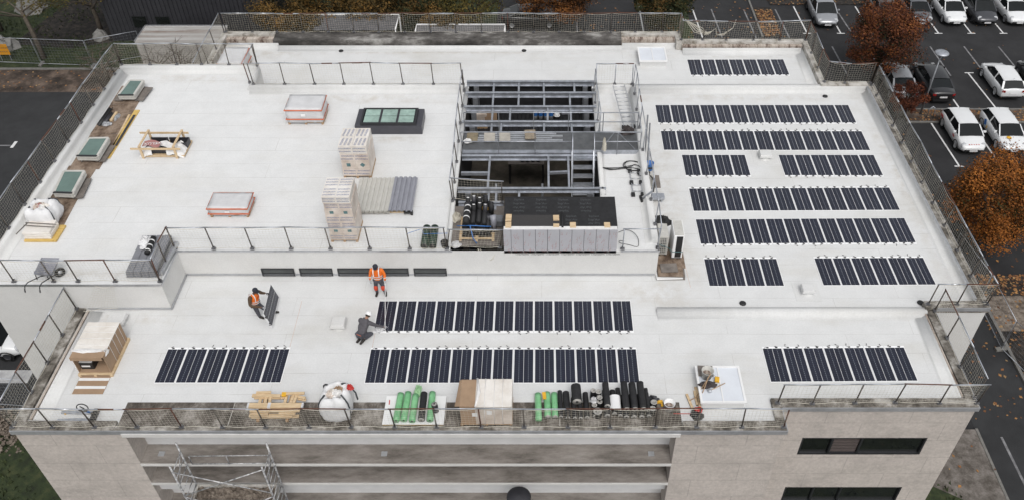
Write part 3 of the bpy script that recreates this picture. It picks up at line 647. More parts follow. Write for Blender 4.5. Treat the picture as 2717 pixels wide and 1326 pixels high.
def crumple(c, sx, sy, sz, seed, n=14, m=6):
    rnd = random.Random(seed); vs = []; fs = []
    for i in range(m + 1):
        for j in range(n):
            ph = math.pi / 2 * i / m; g = 2 * math.pi * j / n; k = 1 + rnd.uniform(-.28, .28)
            vs.append((c[0] + sx * math.cos(ph) * math.cos(g) * k, c[1] + sy * math.cos(ph) * math.sin(g) * k, c[2] + sz * math.sin(ph) * (1 + rnd.uniform(-.3, .3))))
    for i in range(m):
        for j in range(n): fs.append((i * n + j, i * n + (j + 1) % n, (i + 1) * n + (j + 1) % n, (i + 1) * n + j))
    return MB().add(vs, fs)
M_FOIL = mat('foil', (.42, .43, .45), .3, .3, 8, metal=.5, bump=.8, bscale=18)
tag(crumple(at((-21.16,34.73,1.42), ZB + .024), .28, .16, .1, 3).build('crumpled_foil', M_FOIL), 'crumpled silver foil beside the long black gutter', 'foil', 'foil scraps on plywood')
tag(crumple(at((-20.86,35.31,1.42), ZB + .024), .12, .3, .09, 5).build('crumpled_foil', M_FOIL), 'strip of silver foil beside the pale wood block', 'foil', 'foil scraps on plywood')
at_line(0, 'timber_plank', 'plank', 'long yellow plank lying between skylights and crate', (-20.07,35.93,1.42), (-20.1,31.98,1.42), .26, .05, M_WOODY, .004)
at_line(0, 'timber_batten', 'batten', 'thin pale batten lying along the yellow plank', (-20.32,35.54,1.42), (-20.16,32.85,1.42), .1, .05, M_WOOD, .004)
at_line(0, 'rubber_strip', 'strip', 'dark grey strip lying on the yellow plank', (-20.03,35.45,1.48), (-20.02,32.9,1.48), .12, .02, M_CHAR, .0)
# open crate with dark profiles under torn film
def crate():
    A = (-18.43,32.01,1.42); B = (-16.87,31.99,1.42); x0, x1, y0 = A[0], B[0], A[1]; dp = 1.25
    t = thing('wooden_crate', 'open wooden crate of dark profiles under torn printed film', 'crate', ((x0 + x1) / 2, y0 + dp / 2, ZB))
    b_ = MB().span((x0 - .1, y0 + .04, ZB + .06), (x1 + .34, y0 + dp, ZB + .13)); b_.span((x0 - .1, y0 + .1, ZB), (x1 + .3, y0 + .2, ZB + .06)); b_.span((x0 - .1, y0 + dp - .2, ZB), (x1 + .3, y0 + dp - .1, ZB + .06)); b_.build('base', M_WOOD, t, True)
    for x in (x0, x1):
        for y in (y0, y0 + dp): MB().span((x - .05, y - .03, ZB), (x + .05, y + .03, ZB + .66)).build('corner_post', M_WOOD, t, True)
        MB().span((x - .05, y0 - .06, ZB + .663), (x + .05, y0 + dp + .06, ZB + .70)).build('cross_rail', M_WOOD, t, True)
    for y in (y0 - .034, y0 + dp - .02): MB().span((x0 - .42, y - .03, ZB + .52), (x1 + .3, y + .002, ZB + .62)).build('top_rail', M_WOOD, t, True)
    tag(MB().span((x0 + .1, y0 + .18, ZB + .135), (x1 - .1, y0 + .5, ZB + .4)).build('metal_profile', M_CHAR, bevel=.02), 'dark metal profile at the front inside the open crate', 'profile', 'dark profiles in the open crate')
    for i, (a, c) in enumerate(((.1, .9), (.95, 1.9))):
        p = MB(); xx0, xx1 = x0 + a, x0 + c; yy0, yy1 = y0 + .62, y0 + 1.08
        p.span((xx0, yy0, ZB + .135), (xx1, yy1, ZB + .16)); p.span((xx0, yy0, ZB + .16), (xx1, yy0 + .03, ZB + .42)); p.span((xx0, yy1 - .03, ZB + .16), (xx1, yy1, ZB + .42)); p.span((xx1 - .03, yy0 + .03, ZB + .16), (xx1, yy1 - .03, ZB + .42))
        tag(p.build('metal_tray', M_CHAR), ['dark metal tray at the back left inside the open crate', 'dark metal tray at the back right inside the open crate'][i], 'tray', 'dark trays in the open crate')
    n1, n2 = 22, 12; vs = []; fs = []; rnd = random.Random(4)
    for i in range(n1 + 1):
        for j in range(n2 + 1):
            u, v = i / n1, j / n2; x = x0 - .22 + u * (x1 - x0 + .55); y = y0 + .0 + v * (.55 + .25 * math.sin(u * 9) ** 2)
            z = ZB + .44 + .07 * noise.noise((u * 7, v * 5, 1)) + .02 * rnd.random() - (max(0, .2 - u) * 2.0) * (1) - max(0, u - .86) * 2.2 - max(0, .12 - v) * 2.2
            vs.append((x, y, max(z, ZB + .03)))
    for i in range(n1):
        for j in range(n2):
            u, v = (i + .5) / n1, (j + .5) / n2
            if .3 < u < .62 and v < .38: continue
            fs.append((i * (n2 + 1) + j, (i + 1) * (n2 + 1) + j, (i + 1) * (n2 + 1) + j + 1, i * (n2 + 1) + j + 1))
    fo = MB().add(vs, fs, 0, True); f = fo.build('torn_film', M_FILM); tag(f, 'torn white printed film draped over profiles in open crate', 'plastic film')
    pr = MB().add([(x0 + .02 + .16 * k, y0 + .16 + .1 * math.sin(k * 1.1), ZB + .55) for k in range(6)] + [(x0 + .02 + .16 * k, y0 + .56 + .12 * math.sin(k * .8), ZB + .56) for k in range(6)], [(k, k + 1, 7 + k, 6 + k) for k in range(5)]); pr.build('red_print_band', M_REDPR, f)
    text_mb('VELUX', .26, frame((x0 + .45, y0 + .38, ZB + .575), (-1, -.1, 0), (.1, -1, 0))).build('lettering', M_WHITE, f)
crate()
# pallets wrapped in white film with orange bands
def pallet_mb(x0, x1, y0, y1, z, h=.13):
    m = MB(); nb = 5
    for i in range(nb):
        yy = y0 + (y1 - y0 - .1) * i / (nb - 1); m.span((x0, yy, z + h - .022), (x1, yy + .1, z + h))
    for i in range(3):
        xx = x0 + (x1 - x0 - .1) * i / 2; m.span((xx, y0, z + .022), (xx + .1, y1, z + h - .023)); m.span((xx, y0, z), (xx + .1, y1, z + .021))
    return m
def wrapped(b, z, lab, mb_wood=M_WOODD):
    x0, x1, y0, y1, h = b; t = thing('wrapped_pallet', lab, 'wrapped pallet', ((x0 + x1) / 2, (y0 + y1) / 2, z), group='white wrapped pallets with orange bands')
    pallet_mb(x0, x1, y0, y1, z).build('pallet', mb_wood, t, True)
    bm = bmesh.new(); n = 10; rnd = random.Random(int(h * 100))
    g = bmesh.ops.create_cube(bm, size=1); bmesh.ops.subdivide_edges(bm, edges=bm.edges[:], cuts=7, use_grid_fill=True)
    for v in bm.verts:
        f = 1 + .05 * noise.noise(v.co * 4 + Vector((h, 0, 0))) - .03 * (v.co.z < -.3)
        v.co = Vector((v.co.x * (x1 - x0 + .04) * f + (x0 + x1) / 2, v.co.y * (y1 - y0 + .04) * f + (y0 + y1) / 2, z + .1 + (v.co.z + .5) * (h - .1) + .015 * noise.noise(v.co * 6)))
    me = bpy.data.meshes.new('wrap'); bm.to_mesh(me); bm.free(); me.materials.append(M_WRAP)
    for p in me.polygons: p.use_smooth = True
    o = bpy.data.objects.new('wrap', me); col.objects.link(o); setpar(o, t, True)
    for zz in (.28, .9):
        zt = z + .1 + (h - .1) * zz; e = .05
        MB().tube([(x0 - e, y0 - e, zt), (x1 + e, y0 - e, zt), (x1 + e, y1 + e, zt), (x0 - e, y1 + e, zt)], .036, 4, closed=True, smooth=False).build('orange_band', M_ORANGE, t, True)
    MB().span((x0 + (x1 - x0) * .42, y0 - .065, z + h * .55), (x0 + (x1 - x0) * .54, y0 - .05, z + h * .7)).build('paper_label', M_WHITE, t, True)
wrapped((-12.32,-10.62,34.73,35.94,0.91), ZB, 'tall white wrapped pallet with orange bands behind the box towers')
wrapped((-14.15,-12.52,27.84,28.83,0.53), ZB, 'low white wrapped pallet with orange bands near the front railing')
wrapped((-17.75, -16.5, 41.35, 43.0, .9), 0, 'white wrapped pallet with orange bands on the back strip by the shed')
# towers of cardboard boxes
def box_tower(b, layers, lab, lean):
    x0, x1, y0, y1, h = b; t = thing('box_tower', lab, 'box stack', ((x0 + x1) / 2, (y0 + y1) / 2, ZB), group='film wrapped towers of insulation boxes')
    pallet_mb(x0, x1, y0, y1, ZB).build('pallet', M_WOODD, t, True)
    lh = (h - .13) / layers; rnd = random.Random(int(h * 37))
    for k in range(layers):
        z0 = ZB + .13 + k * lh; dx = rnd.uniform(-.015, .015); dy = rnd.uniform(-.015, .015)
        for i in range(2):
            for j in range(2):
                w_, d_ = (x1 - x0) / 2, (y1 - y0) / 2; cx = x0 + w_ * (i + .5) + dx; cy = y0 + d_ * (j + .5) + dy
                bx = MB().box((cx, cy, z0 + lh / 2), (w_ - .008, d_ - .008, lh - .01)); pr = bx; cm = M_CARDT if k == layers - 1 else M_CARDP
                if j == 0:
                    if k % 3 == 1: pr.box((cx, y0 + dy - .012 + .008, z0 + lh * .5), (w_ * .28, .004, lh * .42), rot=Matrix.Rotation(rnd.choice((0, 0, .7)), 3, 'Y'), mi=2)
                    else:
                        for q in (.3, .7): text_mb('EFIGREEN', w_ * .2, frame((cx + rnd.uniform(-.03, .03), y0 + dy - .006, z0 + lh * q), (1, 0, 0), (0, 0, 1)), pr, 1, squash=.8)
                if k == layers - 1:
                    for q in (-.28, 0, .28):
                        if lean: text_mb('EFIGREEN', w_ * .2, frame((cx + q * w_, cy, z0 + lh + .002), (.12, 1, 0), (-1, .12, 0)), pr, 1)
                        else: text_mb('EFIGREEN', w_ * .2, frame((cx, cy + q * d_, z0 + lh + .002), (1, .05, 0), (-.05, 1, 0)), pr, 1)
                bx.build('carton', [cm, M_BLUEPR, M_TEAL], t, True)
box_tower((-8.92,-7.68,30.53,31.92,1.75), 4, 'shorter box tower with blue print behind the corrugated sheets', True)
box_tower((-8.73,-7.61,26.28,27.54,2.39), 7, 'taller box tower with blue print next to the front railing', False)
# corrugated sheets
def corr(x0, x1, y0, y1, z, n, hh, m, lab, grp):
    vs = []; fs = []; p = (x1 - x0) / n; prof = []
    for k in range(n):
        a = x0 + k * p; prof += [(a, 0), (a + p * .12, hh), (a + p * .62, hh), (a + p * .74, 0)]
    prof.append((x1, 0)); s = MB()
    for (a, b_) in zip(prof[:-1], prof[1:]):
        s.quad((a[0], y0, z + a[1]), (b_[0], y0, z + b_[1]), (b_[0], y1, z + b_[1]), (a[0], y1, z + a[1]))
    return tag(s.build('corrugated_sheet', m), lab, 'corrugated sheet', grp)
c1 = (-8.03,27.98,1.5); c2 = (-6.57,27.96,1.5); c3 = (-5.56,27.96,1.5); c4 = (-7.46,30.33,1.5)
M_BEIGE = mat('beige_coated_steel', (.50, .49, .455), .45, .06, 3); M_GREYC = mat('grey_coated_steel', (.26, .265, .30), .4, .08, 3)
for k in range(3):
    corr(c1[0] - .15 + k * .03, c2[0] + .02 + k * .02, c1[1] + .02 * k, c4[1], ZB + .06 + k * .045, 8, .05, M_BEIGE, ['lowest beige corrugated sheet lying beside the tall box tower', 'middle beige corrugated sheet lying beside the tall box tower', 'top beige corrugated sheet lying beside the tall box tower'][k], 'corrugated sheets stacked by the box tower')
corr(c2[0] - .02, c3[0], c1[1] - .02, c4[1] - .02, ZB + .21, 5, .06, M_GREYC, 'grey corrugated sheet lying on the right end of beige sheets', 'corrugated sheets stacked by the box tower')
tag(MB().span((c1[0] - .1, c1[1] + .15, ZB), (c3[0] - .2, c1[1] + .25, ZB + .055)).build('support_batten', M_WOOD), 'wooden batten under the front edge of corrugated sheets', 'batten')
tag(MB().add([(c3[0] - .36, c1[1] - .03, ZB + .2), (c3[0] + .02, c1[1] - .03, ZB + .2), (c3[0] + .02, c1[1] - .03, ZB + .01), (c3[0] - .05, c1[1] - .03, ZB + .01), (c3[0] - .1, c1[1] - .03, ZB + .1), (c3[0] - .36, c1[1] - .03, ZB + .1)] + [(c3[0] - .36, c1[1] + .1, ZB + .2), (c3[0] + .02, c1[1] + .1, ZB + .2), (c3[0] + .02, c1[1] + .1, ZB + .01), (c3[0] - .05, c1[1] + .1, ZB + .01), (c3[0] - .1, c1[1] + .1, ZB + .1), (c3[0] - .36, c1[1] + .1, ZB + .1)], [(0, 1, 2, 3, 4, 5), (11, 10, 9, 8, 7, 6)] + [(i, (i + 1) % 6, 6 + (i + 1) % 6, 6 + i) for i in range(6)]).build('black_profile', M_BLACK), 'black metal profile under the corner of the grey sheet', 'profile')
# big roof light with three panes
def rooflight(b):
    x0, x1, y0, y1, h = b; t = thing('roof_light', 'anthracite roof light with three pale green panes', 'roof light', ((x0 + x1) / 2, (y0 + y1) / 2, ZB))
    MB().span((x0, y0, ZB), (x1, y1, ZB + h)).build('kerb', mat('anthracite_sheet', (.075, .075, .088), .4, .08, 3, metal=.3), t, True, bevel=.02)
    a = .27; xa, xb, ya, yb = x0 + a, x1 - a, y0 + .02, y1 - .12
    f = MB(); z = ZB + h + .003; fh = .13; wd = .09
    f.span((xa, ya, z), (xb, ya + wd, z + fh)); f.span((xa, yb - wd, z), (xb, yb, z + fh)); f.span((xa, ya + wd, z), (xa + wd, yb - wd, z + fh)); f.span((xb - wd, ya + wd, z), (xb, yb - wd, z + fh)); f.build('frame', M_FRAMED, t, True)
    pw_ = (xb - xa - 2 * wd) / 3
    for k in range(3):
        p0 = xa + wd + k * pw_
        if k: MB().span((p0 - .05, ya + wd, z), (p0 + .05, yb - wd, z + fh - .004)).build('mullion', M_CHAR, t, True)
        MB().quad((p0 + .05, ya + wd, z + .1), (p0 + pw_ - .05, ya + wd, z + .1), (p0 + pw_ - .05, yb - wd, z + .1), (p0 + .05, yb - wd, z + .1)).build('pane', mat('pane_tint_%d' % k, (.30, .42, .37), .1, .25, 1.6, spec=.6), t, True)
        MB().span((p0 + .05, (ya + yb) / 2 - .008, z + .103), (p0 + pw_ - .05, (ya + yb) / 2 + .008, z + .11)).build('glazing_bar', M_FRAMED, t, True)
rooflight((-8.93,-5.74,33.91,35.36,0.49))
# bulk bags
def big_bag(c, r, h, lab, seed, loops=True, open_=.55, contents=M_CARDT):
    t = thing('bulk_bag', lab, 'bulk bag', c, group=None); n = 44; prof = [(0, .01), (.78, 0), (.93, .08), (1.0, .22), (1.06, .42), (1.06, .62), (1.0, .80), (.86, .93), (open_ + .12, 1.0), (open_, .97), (open_ - .1, .86)]
    vs = []; fs = []
    for (rr, zz) in prof:
        for j in range(n):
            g = 2 * math.pi * j / n; sq = 1 / max(abs(math.cos(g)), abs(math.sin(g))) ** .75; k = 1 + .10 * noise.noise((math.cos(g) * 2 + seed, math.sin(g) * 2, zz * 3)) + .05 * noise.noise((math.cos(g) * 6 + seed, math.sin(g) * 6, zz * 4))
            top = 1 + (.14 * noise.noise((math.cos(g) * 1.5, math.sin(g) * 1.5 + seed, 3)) if zz > .75 else 0)
            vs.append((r * rr * sq * k * math.cos(g), r * rr * sq * k * math.sin(g), h * zz * top))
    for i in range(len(prof) - 1):
        for j in range(n): fs.append((i * n + j, i * n + (j + 1) % n, (i + 1) * n + (j + 1) % n, (i + 1) * n + j))
    MB().add(vs, fs, 0, True).build('sack', M_BAG, t)
    for k, g0 in enumerate((-.6, -2.5, .9, 2.4)):
        g = g0; pts = []
        for zz, rr in ((.05, .95), (.3, 1.06), (.55, 1.11), (.8, 1.06), (.94, .86)):
            sq = 1 / max(abs(math.cos(g)), abs(math.sin(g))) ** .5; pts.append((r * rr * 1.01 * sq * math.cos(g), r * rr * 1.01 * sq * math.sin(g), h * zz))
        pts.append((pts[-1][0] * .7, pts[-1][1] * .7, h * 1.05))
        MB().tube(pts, .035, 4, smooth=False).build('lifting_strap', M_STRAP, t)
    rnd = random.Random(seed)
    for k in range(5):
        g = rnd.uniform(0, 6.3); d = rnd.uniform(0, r * open_ * .7)
        crumple((d * math.cos(g), d * math.sin(g), h * .82), r * .36, r * .3, h * .22, seed + k).build('rubbish', [contents, M_CARD, M_FILM, M_REDPR if seed == 2 else M_FILM, M_CARDP][k], t)
    return t
big_bag(at((-20.98,27.62,1.42), ZB), .56, .92, 'full white bulk bag of rubbish on the plywood path end', 2)
# insulation bundle on a timber pallet
def bundle():
    x0, x1, y0, y1, h = (-21.39,-20.16,26.26,26.83,0.33); t = thing('insulation_bundle', 'film wrapped insulation bundle on yellow boards in front of the bulk bag', 'bundle', ((x0 + x1) / 2, (y0 + y1) / 2, ZB))
    MB().span((x0, y0, ZB + .02), (x1 + .1, y0 + .98, ZB + .1)).build('base_board', M_WOODY, t, True); MB().span((x0 + .05, y0 + .05, ZB), (x1, y0 + .9, ZB + .02)).build('skid', M_WOODD, t, True)
    for k in range(3):
        MB().box(((x0 + x1) / 2 - .05 + .03 * (k % 2), y0 + .48, ZB + .16 + k * .12), (x1 - x0 - .12, .8, .115), .02 * k).build('insulation_slab', M_CARDT, t, True, bevel=.03)
    for k, (dy, dz) in enumerate(((.45, 0), (.62, .01))):
        MB().cyl((x0 - .02, y0 + dy, ZB + .535), (x1 + .05, y0 + dy - .1, ZB + .52), .022, 6).build('timber_stick', M_PLYG, t, True)
    tag(MB().cyl((-21.42,27.22,1.8), (-21.67,26.39,1.75), .022, 6).build('metal_bar', M_POST), 'thin dark bar resting slantwise on the insulation bundle', 'bar')
bundle()
# stacked grey boards with a black roll and a white sack
def boards():
    x0, x1, y0, y1, h = (-16.46,-15.25,24.19,26.31,0.28); grp = 'grey boards stacked in the corner'
    cx, cy = (x0 + x1) / 2, (y0 + y1) / 2; W_, D_ = x1 - x0, y1 - y0
    words = ['bottom', 'second lowest', 'middle', 'second highest', 'top']; rnd = random.Random(3)
    for k in range(5):
        s = MB(); z = ZB + .03 + k * .07; a = .03 + rnd.uniform(-.025, .025)
        rot = Matrix.Rotation(a, 3, 'Z'); m = 4
        for q in range(m):
            w1 = W_ / m; s.box(Vector((cx + .02 * k * .5, cy, z + .022)) + rot @ Vector((-W_ / 2 + w1 * (q + .5), 0, 0)), (w1 - .05, D_, .045), a); s.box(Vector((cx + .01 * k, cy, z + .012)) + rot @ Vector((-W_ / 2 + w1 * (q + .5), 0, 0)), (w1 - .003, D_ - .01, .018), a)
        tag(s.build('cladding_board', MATS.get('grey_cladding') or mat('grey_cladding', (.20, .205, .225), .45, .12, 3)), words[k] + ' grey ribbed board of the stack in the inner corner', 'cladding board', grp)
    p = Vector((-15.84,26.02,1.9)); q = Vector((-15.81,25.11,1.9)); t = thing('membrane_roll', 'black roll with white bands lying on the stacked grey boards', 'roll', (p + q) / 2)
    MB().cyl(p, q, .11, 16).build('sheet', M_BITU, t, True)
    for f in (.25, .55, .85): MB().cyl(p.lerp(q, f - .03), p.lerp(q, f + .03), .114, 16).build('paper_band', M_WHITE, t, True)
    tag(crumple((-16.1,25.74,1.82), .25, .38, .3, 8).build('white_sack', M_BAG), 'crumpled white sack lying on the stacked grey boards', 'sack')
    for k, xx in enumerate((x1 + .02, x1 + .12, x1 + .2)):
        tag(MB().beam((xx, y0 + .1, ZB + .05 + .02 * k), (xx + .06, y1 - .2, ZB + .1), .07, .22).build('metal_flashing', [M_ALU, M_GREYC, M_ALU][k]), ['pale metal strip leaning against the stacked grey boards', 'grey metal strip between two pale strips by the boards', 'outermost pale metal strip beside the stacked grey boards'][k], 'metal strip', 'metal strips beside the grey boards')
boards()
# wheelbarrow
def barrow():
    o = Vector(at((-19.61,24.11,1.42), ZB)); t = thing('wheelbarrow', 'grey wheelbarrow with black handles by the front left railing', 'wheelbarrow', o)
    c = [Vector((-19.79,24.7,2.05)), Vector((-19.06,24.67,2.05)), Vector((-19.05,23.79,2)), Vector((-19.74,23.82,2))]
    m = sum(c, Vector()) / 4; lo = [m + (p - m) * .55 - Vector((0, 0, .30)) for p in c]; lo2 = [m + (p - m) * .52 - Vector((0, 0, .27)) for p in c]; ci = [m + (p - m) * .97 for p in c]
    s = MB().add(c + lo, [(4, 5, 6, 7)] + [(i, (i + 1) % 4, 4 + (i + 1) % 4, 4 + i) for i in range(4)]); s.add(ci + lo2, [(7, 6, 5, 4)] + [(i, 4 + i, 4 + (i + 1) % 4, (i + 1) % 4) for i in range(4)]); s.add(c + ci, [(i, (i + 1) % 4, 4 + (i + 1) % 4, 4 + i) for i in range(4)])
    s.build('tray', MATS['grey_coated_steel'], t, True)
    wc = Vector((-19.05,24.3,1.63)); ax = Vector((.75, -.6, 0)).normalized()
    rot = ax.to_track_quat('Z', 'Y').to_matrix()
    wh = MB().lathe(wc, [(.10, -.035), (.15, -.05), (.2, -.03), (.21, 0), (.2, .03), (.15, .05), (.10, .035)], 22, ax=rot).build('wheel', M_BLACK, t, True); MB().lathe(wc, [(.0, -.03), (.1, -.03), (.1, .03), (0, .03)], 14, ax=rot).build('hub', M_ALU, wh, True)
    for e in ((205, 1000), (512, 1005)):
        pass
    H1 = [(-19.26,24.05,1.75), (-19.63,23.94,1.75), (-19.94,23.59,1.78), (-19.98,23.41,1.78), (-19.93,23.23,1.72)]
    H2 = [wc, (-19.24,23.95,1.7), (-19.41,23.59,1.75), (-19.42,23.41,1.75), (-19.38,23.26,1.68)]
    for h in (H1, H2):
        ho = MB().tube(h, .02, 7).build('handle', M_BLACK, t, True); v = Vector(h[-1]); MB().cyl(v, v + Vector((0, -.03, -.09)), .027, 8).build('grip', M_CHAR, ho, True)
    for p in ((-19.93,24.08,1.44), (-19.48,24.08,1.44)): MB().tube([p, (p[0] - .03, p[1] + .12, 1.78)], .018, 6).build('leg', M_BLACK, t, True)
    MB().tube([wc, (wc.x - .3, wc.y + .02, 1.72), (m.x, m.y, 1.75)], .018, 6).build('fork', M_BLACK, t, True)
barrow()
# two dark green rolls tied by the railing, bucket
for k, (x, lab) in enumerate(((1258, 'left of two dark green rolls lying behind the front railing'), (1322, 'right of two dark green rolls lying behind the front railing'))):
    p = Vector(((-4.83,25.86,1.56)[0] + k * .33, (-4.83,25.86,1.56)[1], ZB + .165)); q = p + Vector((0, 1.15, 0)); t = thing('membrane_roll', lab, 'roll', (p + q) / 2, group='dark green rolls by the railing')
    MB().cyl(p, q, .16, 18).build('sheet', M_DGREEN, t, True); MB().cyl(p + Vector((0, -.004, 0)), p + Vector((0, .02, 0)), .13, 18).build('end_face', M_BLACK, t, True); MB().cyl(q, q + Vector((0, .03, 0)), .1, 14).build('end_face', M_BLACK, t, True)
tag(MB().tube([(-5.46,25.94,2.2), (-4.98,26.56,1.9), (-4.89,26.38,1.78), (-3.85,25.95,2.2)], .012, 5).build('blue_strap', M_BLUE), 'blue strap tying the dark green rolls to railing posts', 'strap')
bk = at((-4.01,26.01,1.42), ZB); tag(MB().lathe(bk, [(0, 0), (.13, 0), (.16, .26), (.165, .27), (.14, .26), (.12, .03), (0, .03)], 18).build('bucket', M_BLACK), 'black bucket beside the dark green rolls', 'bucket')

# ================================================================ OPEN COURTYARD: STEELWORK, WALKWAY, STAIR, STORES
def ibeam(p, q, h=.2, wd=.12, tf=.02):
    p, q = Vector(p), Vector(q); m = MB(); d = Vector((0, 0, h / 2 - tf / 2))
    m.beam(p + d, q + d, wd, tf); m.beam(p - d, q - d, wd, tf); m.beam(p, q, .014, h - 2 * tf)
    return m
steel = thing('steelwork', 'galvanised steel grid of beams over the open courtyard', 'steelwork', (-.6, 33, ZB))
YB = [38.32, 37.25, 36.0, 34.7]
for y in YB: ibeam((-3.9, y, 1.5), (2.67, y, 1.5), .28, .15).build('cross_beam', M_GALV, steel, True)
ibeam((-3.75, 29.68, 1.42), (2.8, 29.68, 1.42), .24, .14).build('cross_beam', M_GALV, steel, True)
ibeam((-3.65, 28.75, 1.42), (-1.7, 28.75, 1.42), .2, .13).build('cross_beam', M_GALV, steel, True)
ibeam((-3.75, 32.2, 1.32), (2.75, 32.2, 1.32), .26, .15).build('cross_beam', M_GALV, steel, True)
def purlin(x, y0, y1, z=1.53): MB().span((x - .045, y0 + .01, z - .05), (x + .045, y1 - .01, z + .05)).build('purlin', M_GALV, steel, True)
for x in ((-2.49,37.94,1.5)[0], (-1.21,37.94,1.5)[0], (0.06,37.94,1.5)[0], (1.62,37.94,1.5)[0]): purlin(x, 37.32, 38.25)
for x in ((-2.48,36.86,1.5)[0], (-1.2,36.86,1.5)[0], (0.08,36.86,1.5)[0], (1.37,36.86,1.5)[0]): purlin(x, 36.07, 37.18)
for x in ((-2.46,35.47,1.5)[0], (-1.59,35.47,1.5)[0], (0.25,35.47,1.5)[0], (1.38,35.47,1.5)[0]): purlin(x, 34.77, 35.93)
for x in ((-2.45,34.41,1.5)[0], (-1.99,34.41,1.5)[0], (0.07,34.41,1.5)[0], (1.4,34.41,1.5)[0]): purlin(x, 33.9, 34.63)
for x in ((-2.43,30.93,1.4)[0], (0.27,30.93,1.4)[0], (1.18,30.99,1.4)[0]): purlin(x, 29.76, 32.12, 1.43)
for x in ((-2.37,29.2,1.4)[0], (-1.03,29.39,1.4)[0], (-2.04,28.59,1.4)[0]): purlin(x, 28.3, 29.6, 1.40)
p = (-3.68,30.87,1.42); q = (-2.48,30.87,1.42); MB().beam(p, q, .1, .16).build('tie_beam', M_GALV, steel, True)
p = (0.33,30.91,1.42); q = (1.14,30.98,1.42); MB().beam(p, q, .1, .12).build('tie_beam', M_GALV, steel, True)
for y in YB:
    for x in (-3.42, 2.2):
        MB().span((x - .12, y - .13, -.02), (x + .12, y + .11, 1.352)).build('column', M_GALVD, steel, True)
for x in (-3.3, 2.1): MB().span((x - .12, 29.55, -2.58), (x + .12, 29.8, 1.29)).build('column', M_GALVD, steel, True)
# walkway
wk = thing('walkway', 'steel grating walkway with guard rails crossing the open courtyard', 'walkway', (.4, 33, 1.6))
MB().span((-3.72, 32.4, 1.55), (1.36, 33.82, 1.6)).build('deck_plate', M_GRATE, wk, True); MB().span((1.364, 32.4, 1.55), (2.36, 33.82, 1.602)).build('deck_plate', M_GRATE, wk, True); MB().span((2.364, 32.4, 1.55), (4.5, 33.82, 1.604)).build('deck_plate', M_GRATE, wk, True)
for y in (33.84, 32.36): MB().span((-3.75, y - .02, 1.42), (4.55, y + .02, 1.63)).build('edge_channel', M_GALV, wk, True)
def guard(x0, x1, y, n):
    for z in (2.68, 2.16): MB().tube([(x0, y, z), (x1, y, z)], .024, 6).build('guard_rail', M_GALV, wk, True)
    for i in range(n): x = x0 + (x1 - x0) * i / (n - 1); MB().span((x - .02, y - .015, 1.44), (x + .02, y + .015, 2.66)).build('guard_post', M_GALVD, wk, True)
guard(-3.7, 4.5, 33.88, 6); guard(-3.72, 1.34, 32.3, 4); guard(2.38, 4.5, 32.3, 3)
MB().tube([(4.5, 33.86, 2.68), (4.52, 32.32, 2.68)], .022, 6).build('guard_rail', M_GALV, wk, True)
for a, b_ in (((2.7, 32.42), (3.4, 33.75)), ((4.3, 32.42), (3.6, 33.75))): MB().beam((a[0], a[1], 1.62), (b_[0], b_[1], 1.62), .05, .03).build('brace', M_GALVD, wk, True)
# stair
st = thing('steel_stair', 'steep steel stair with open treads going down into the courtyard', 'stair', (1.9, 31, -1))
n = 9; SY0, SY1, SZ0, SZ1 = 32.3, 30.0, 1.5, -1.3
for x in (1.37, 2.36):
    MB().beam((x, SY0 + .1, SZ0 + .1), (x, SY1 - .3, SZ1 - .3), .05, .22).build('stringer', M_GALV, st, True)
    MB().tube([(x, SY0, SZ0 + 1.1), (x, SY0 - .3, SZ0 + .95), (x, SY1, SZ1 + 1.0)], .024, 6).build('handrail', M_GALV, st, True)
for i in range(n):
    y = SY0 + (SY1 - SY0) * (i + .5) / n; z = SZ0 + (SZ1 - SZ0) * (i + .6) / n
    o = MB().span((1.40, y - .14, z - .03), (2.33, y + .14, z)).build('tread', M_GALV, st, True); MB().span((1.40, y - .165, z - .03), (2.33, y - .142, z + .006)).build('nosing', M_ALU, o, True)
# slabs and profiles on the walkway
M_PAV = [mat('mossy_slab', (.20, .165, .11), .9, .25, 5), mat('pale_slab', (.42, .39, .345), .9, .12, 4), mat('grey_slab', (.38, .355, .315), .9, .15, 4), mat('gravel_slab', (.27, .225, .17), .9, .25, 9)]
for k, (xa, xb, lab) in enumerate(((225, 340, 'mossy brown concrete slab lying on the walkway'), (412, 525, 'palest concrete slab lying on the walkway'), (570, 683, 'grey concrete slab lying on the walkway by the profiles'), (832, 948, 'brown gravel concrete slab lying across the profiles'))):
    a, b_ = (-3.4,32.88,1.7), 0
    xs = [-3.31, -2.5, -1.78, -.58]; xo = xs[k]
    tag(MB().box((xo, 33.35, 1.68 + (.13 if k == 3 else 0)), (.52, .72, .05), .02 * k).build('concrete_slab', M_PAV[k], bevel=.01), lab, 'slab', 'concrete slabs on the walkway')
for k in range(4):
    tag(MB().span((-3.6 + .3 * k, 33.08 + .17 * k, 1.607), (.95 - .5 * (k % 2) + .2 * (k == 3), 33.2 + .17 * k, 1.655)).build('aluminium_profile', M_ALU), ['nearest', 'second nearest', 'second farthest', 'farthest'][k] + ' pale metal profile lying along the walkway', 'profile', 'metal profiles on the walkway')
tag(crumple((-3.5, 33.0, 1.66), .2, .14, .14, 6).build('crumpled_film', M_FILM), 'crumpled white film at the left end of the walkway', 'plastic film')
tag(crumple((4.05, 33.75, 1.61), .32, .2, .36, 7, 16, 6).build('tool_bag', mat('dark_bag', (.045, .036, .036), .8, .2, 6)), 'dark soft tool bag on the right end of the walkway', 'bag')
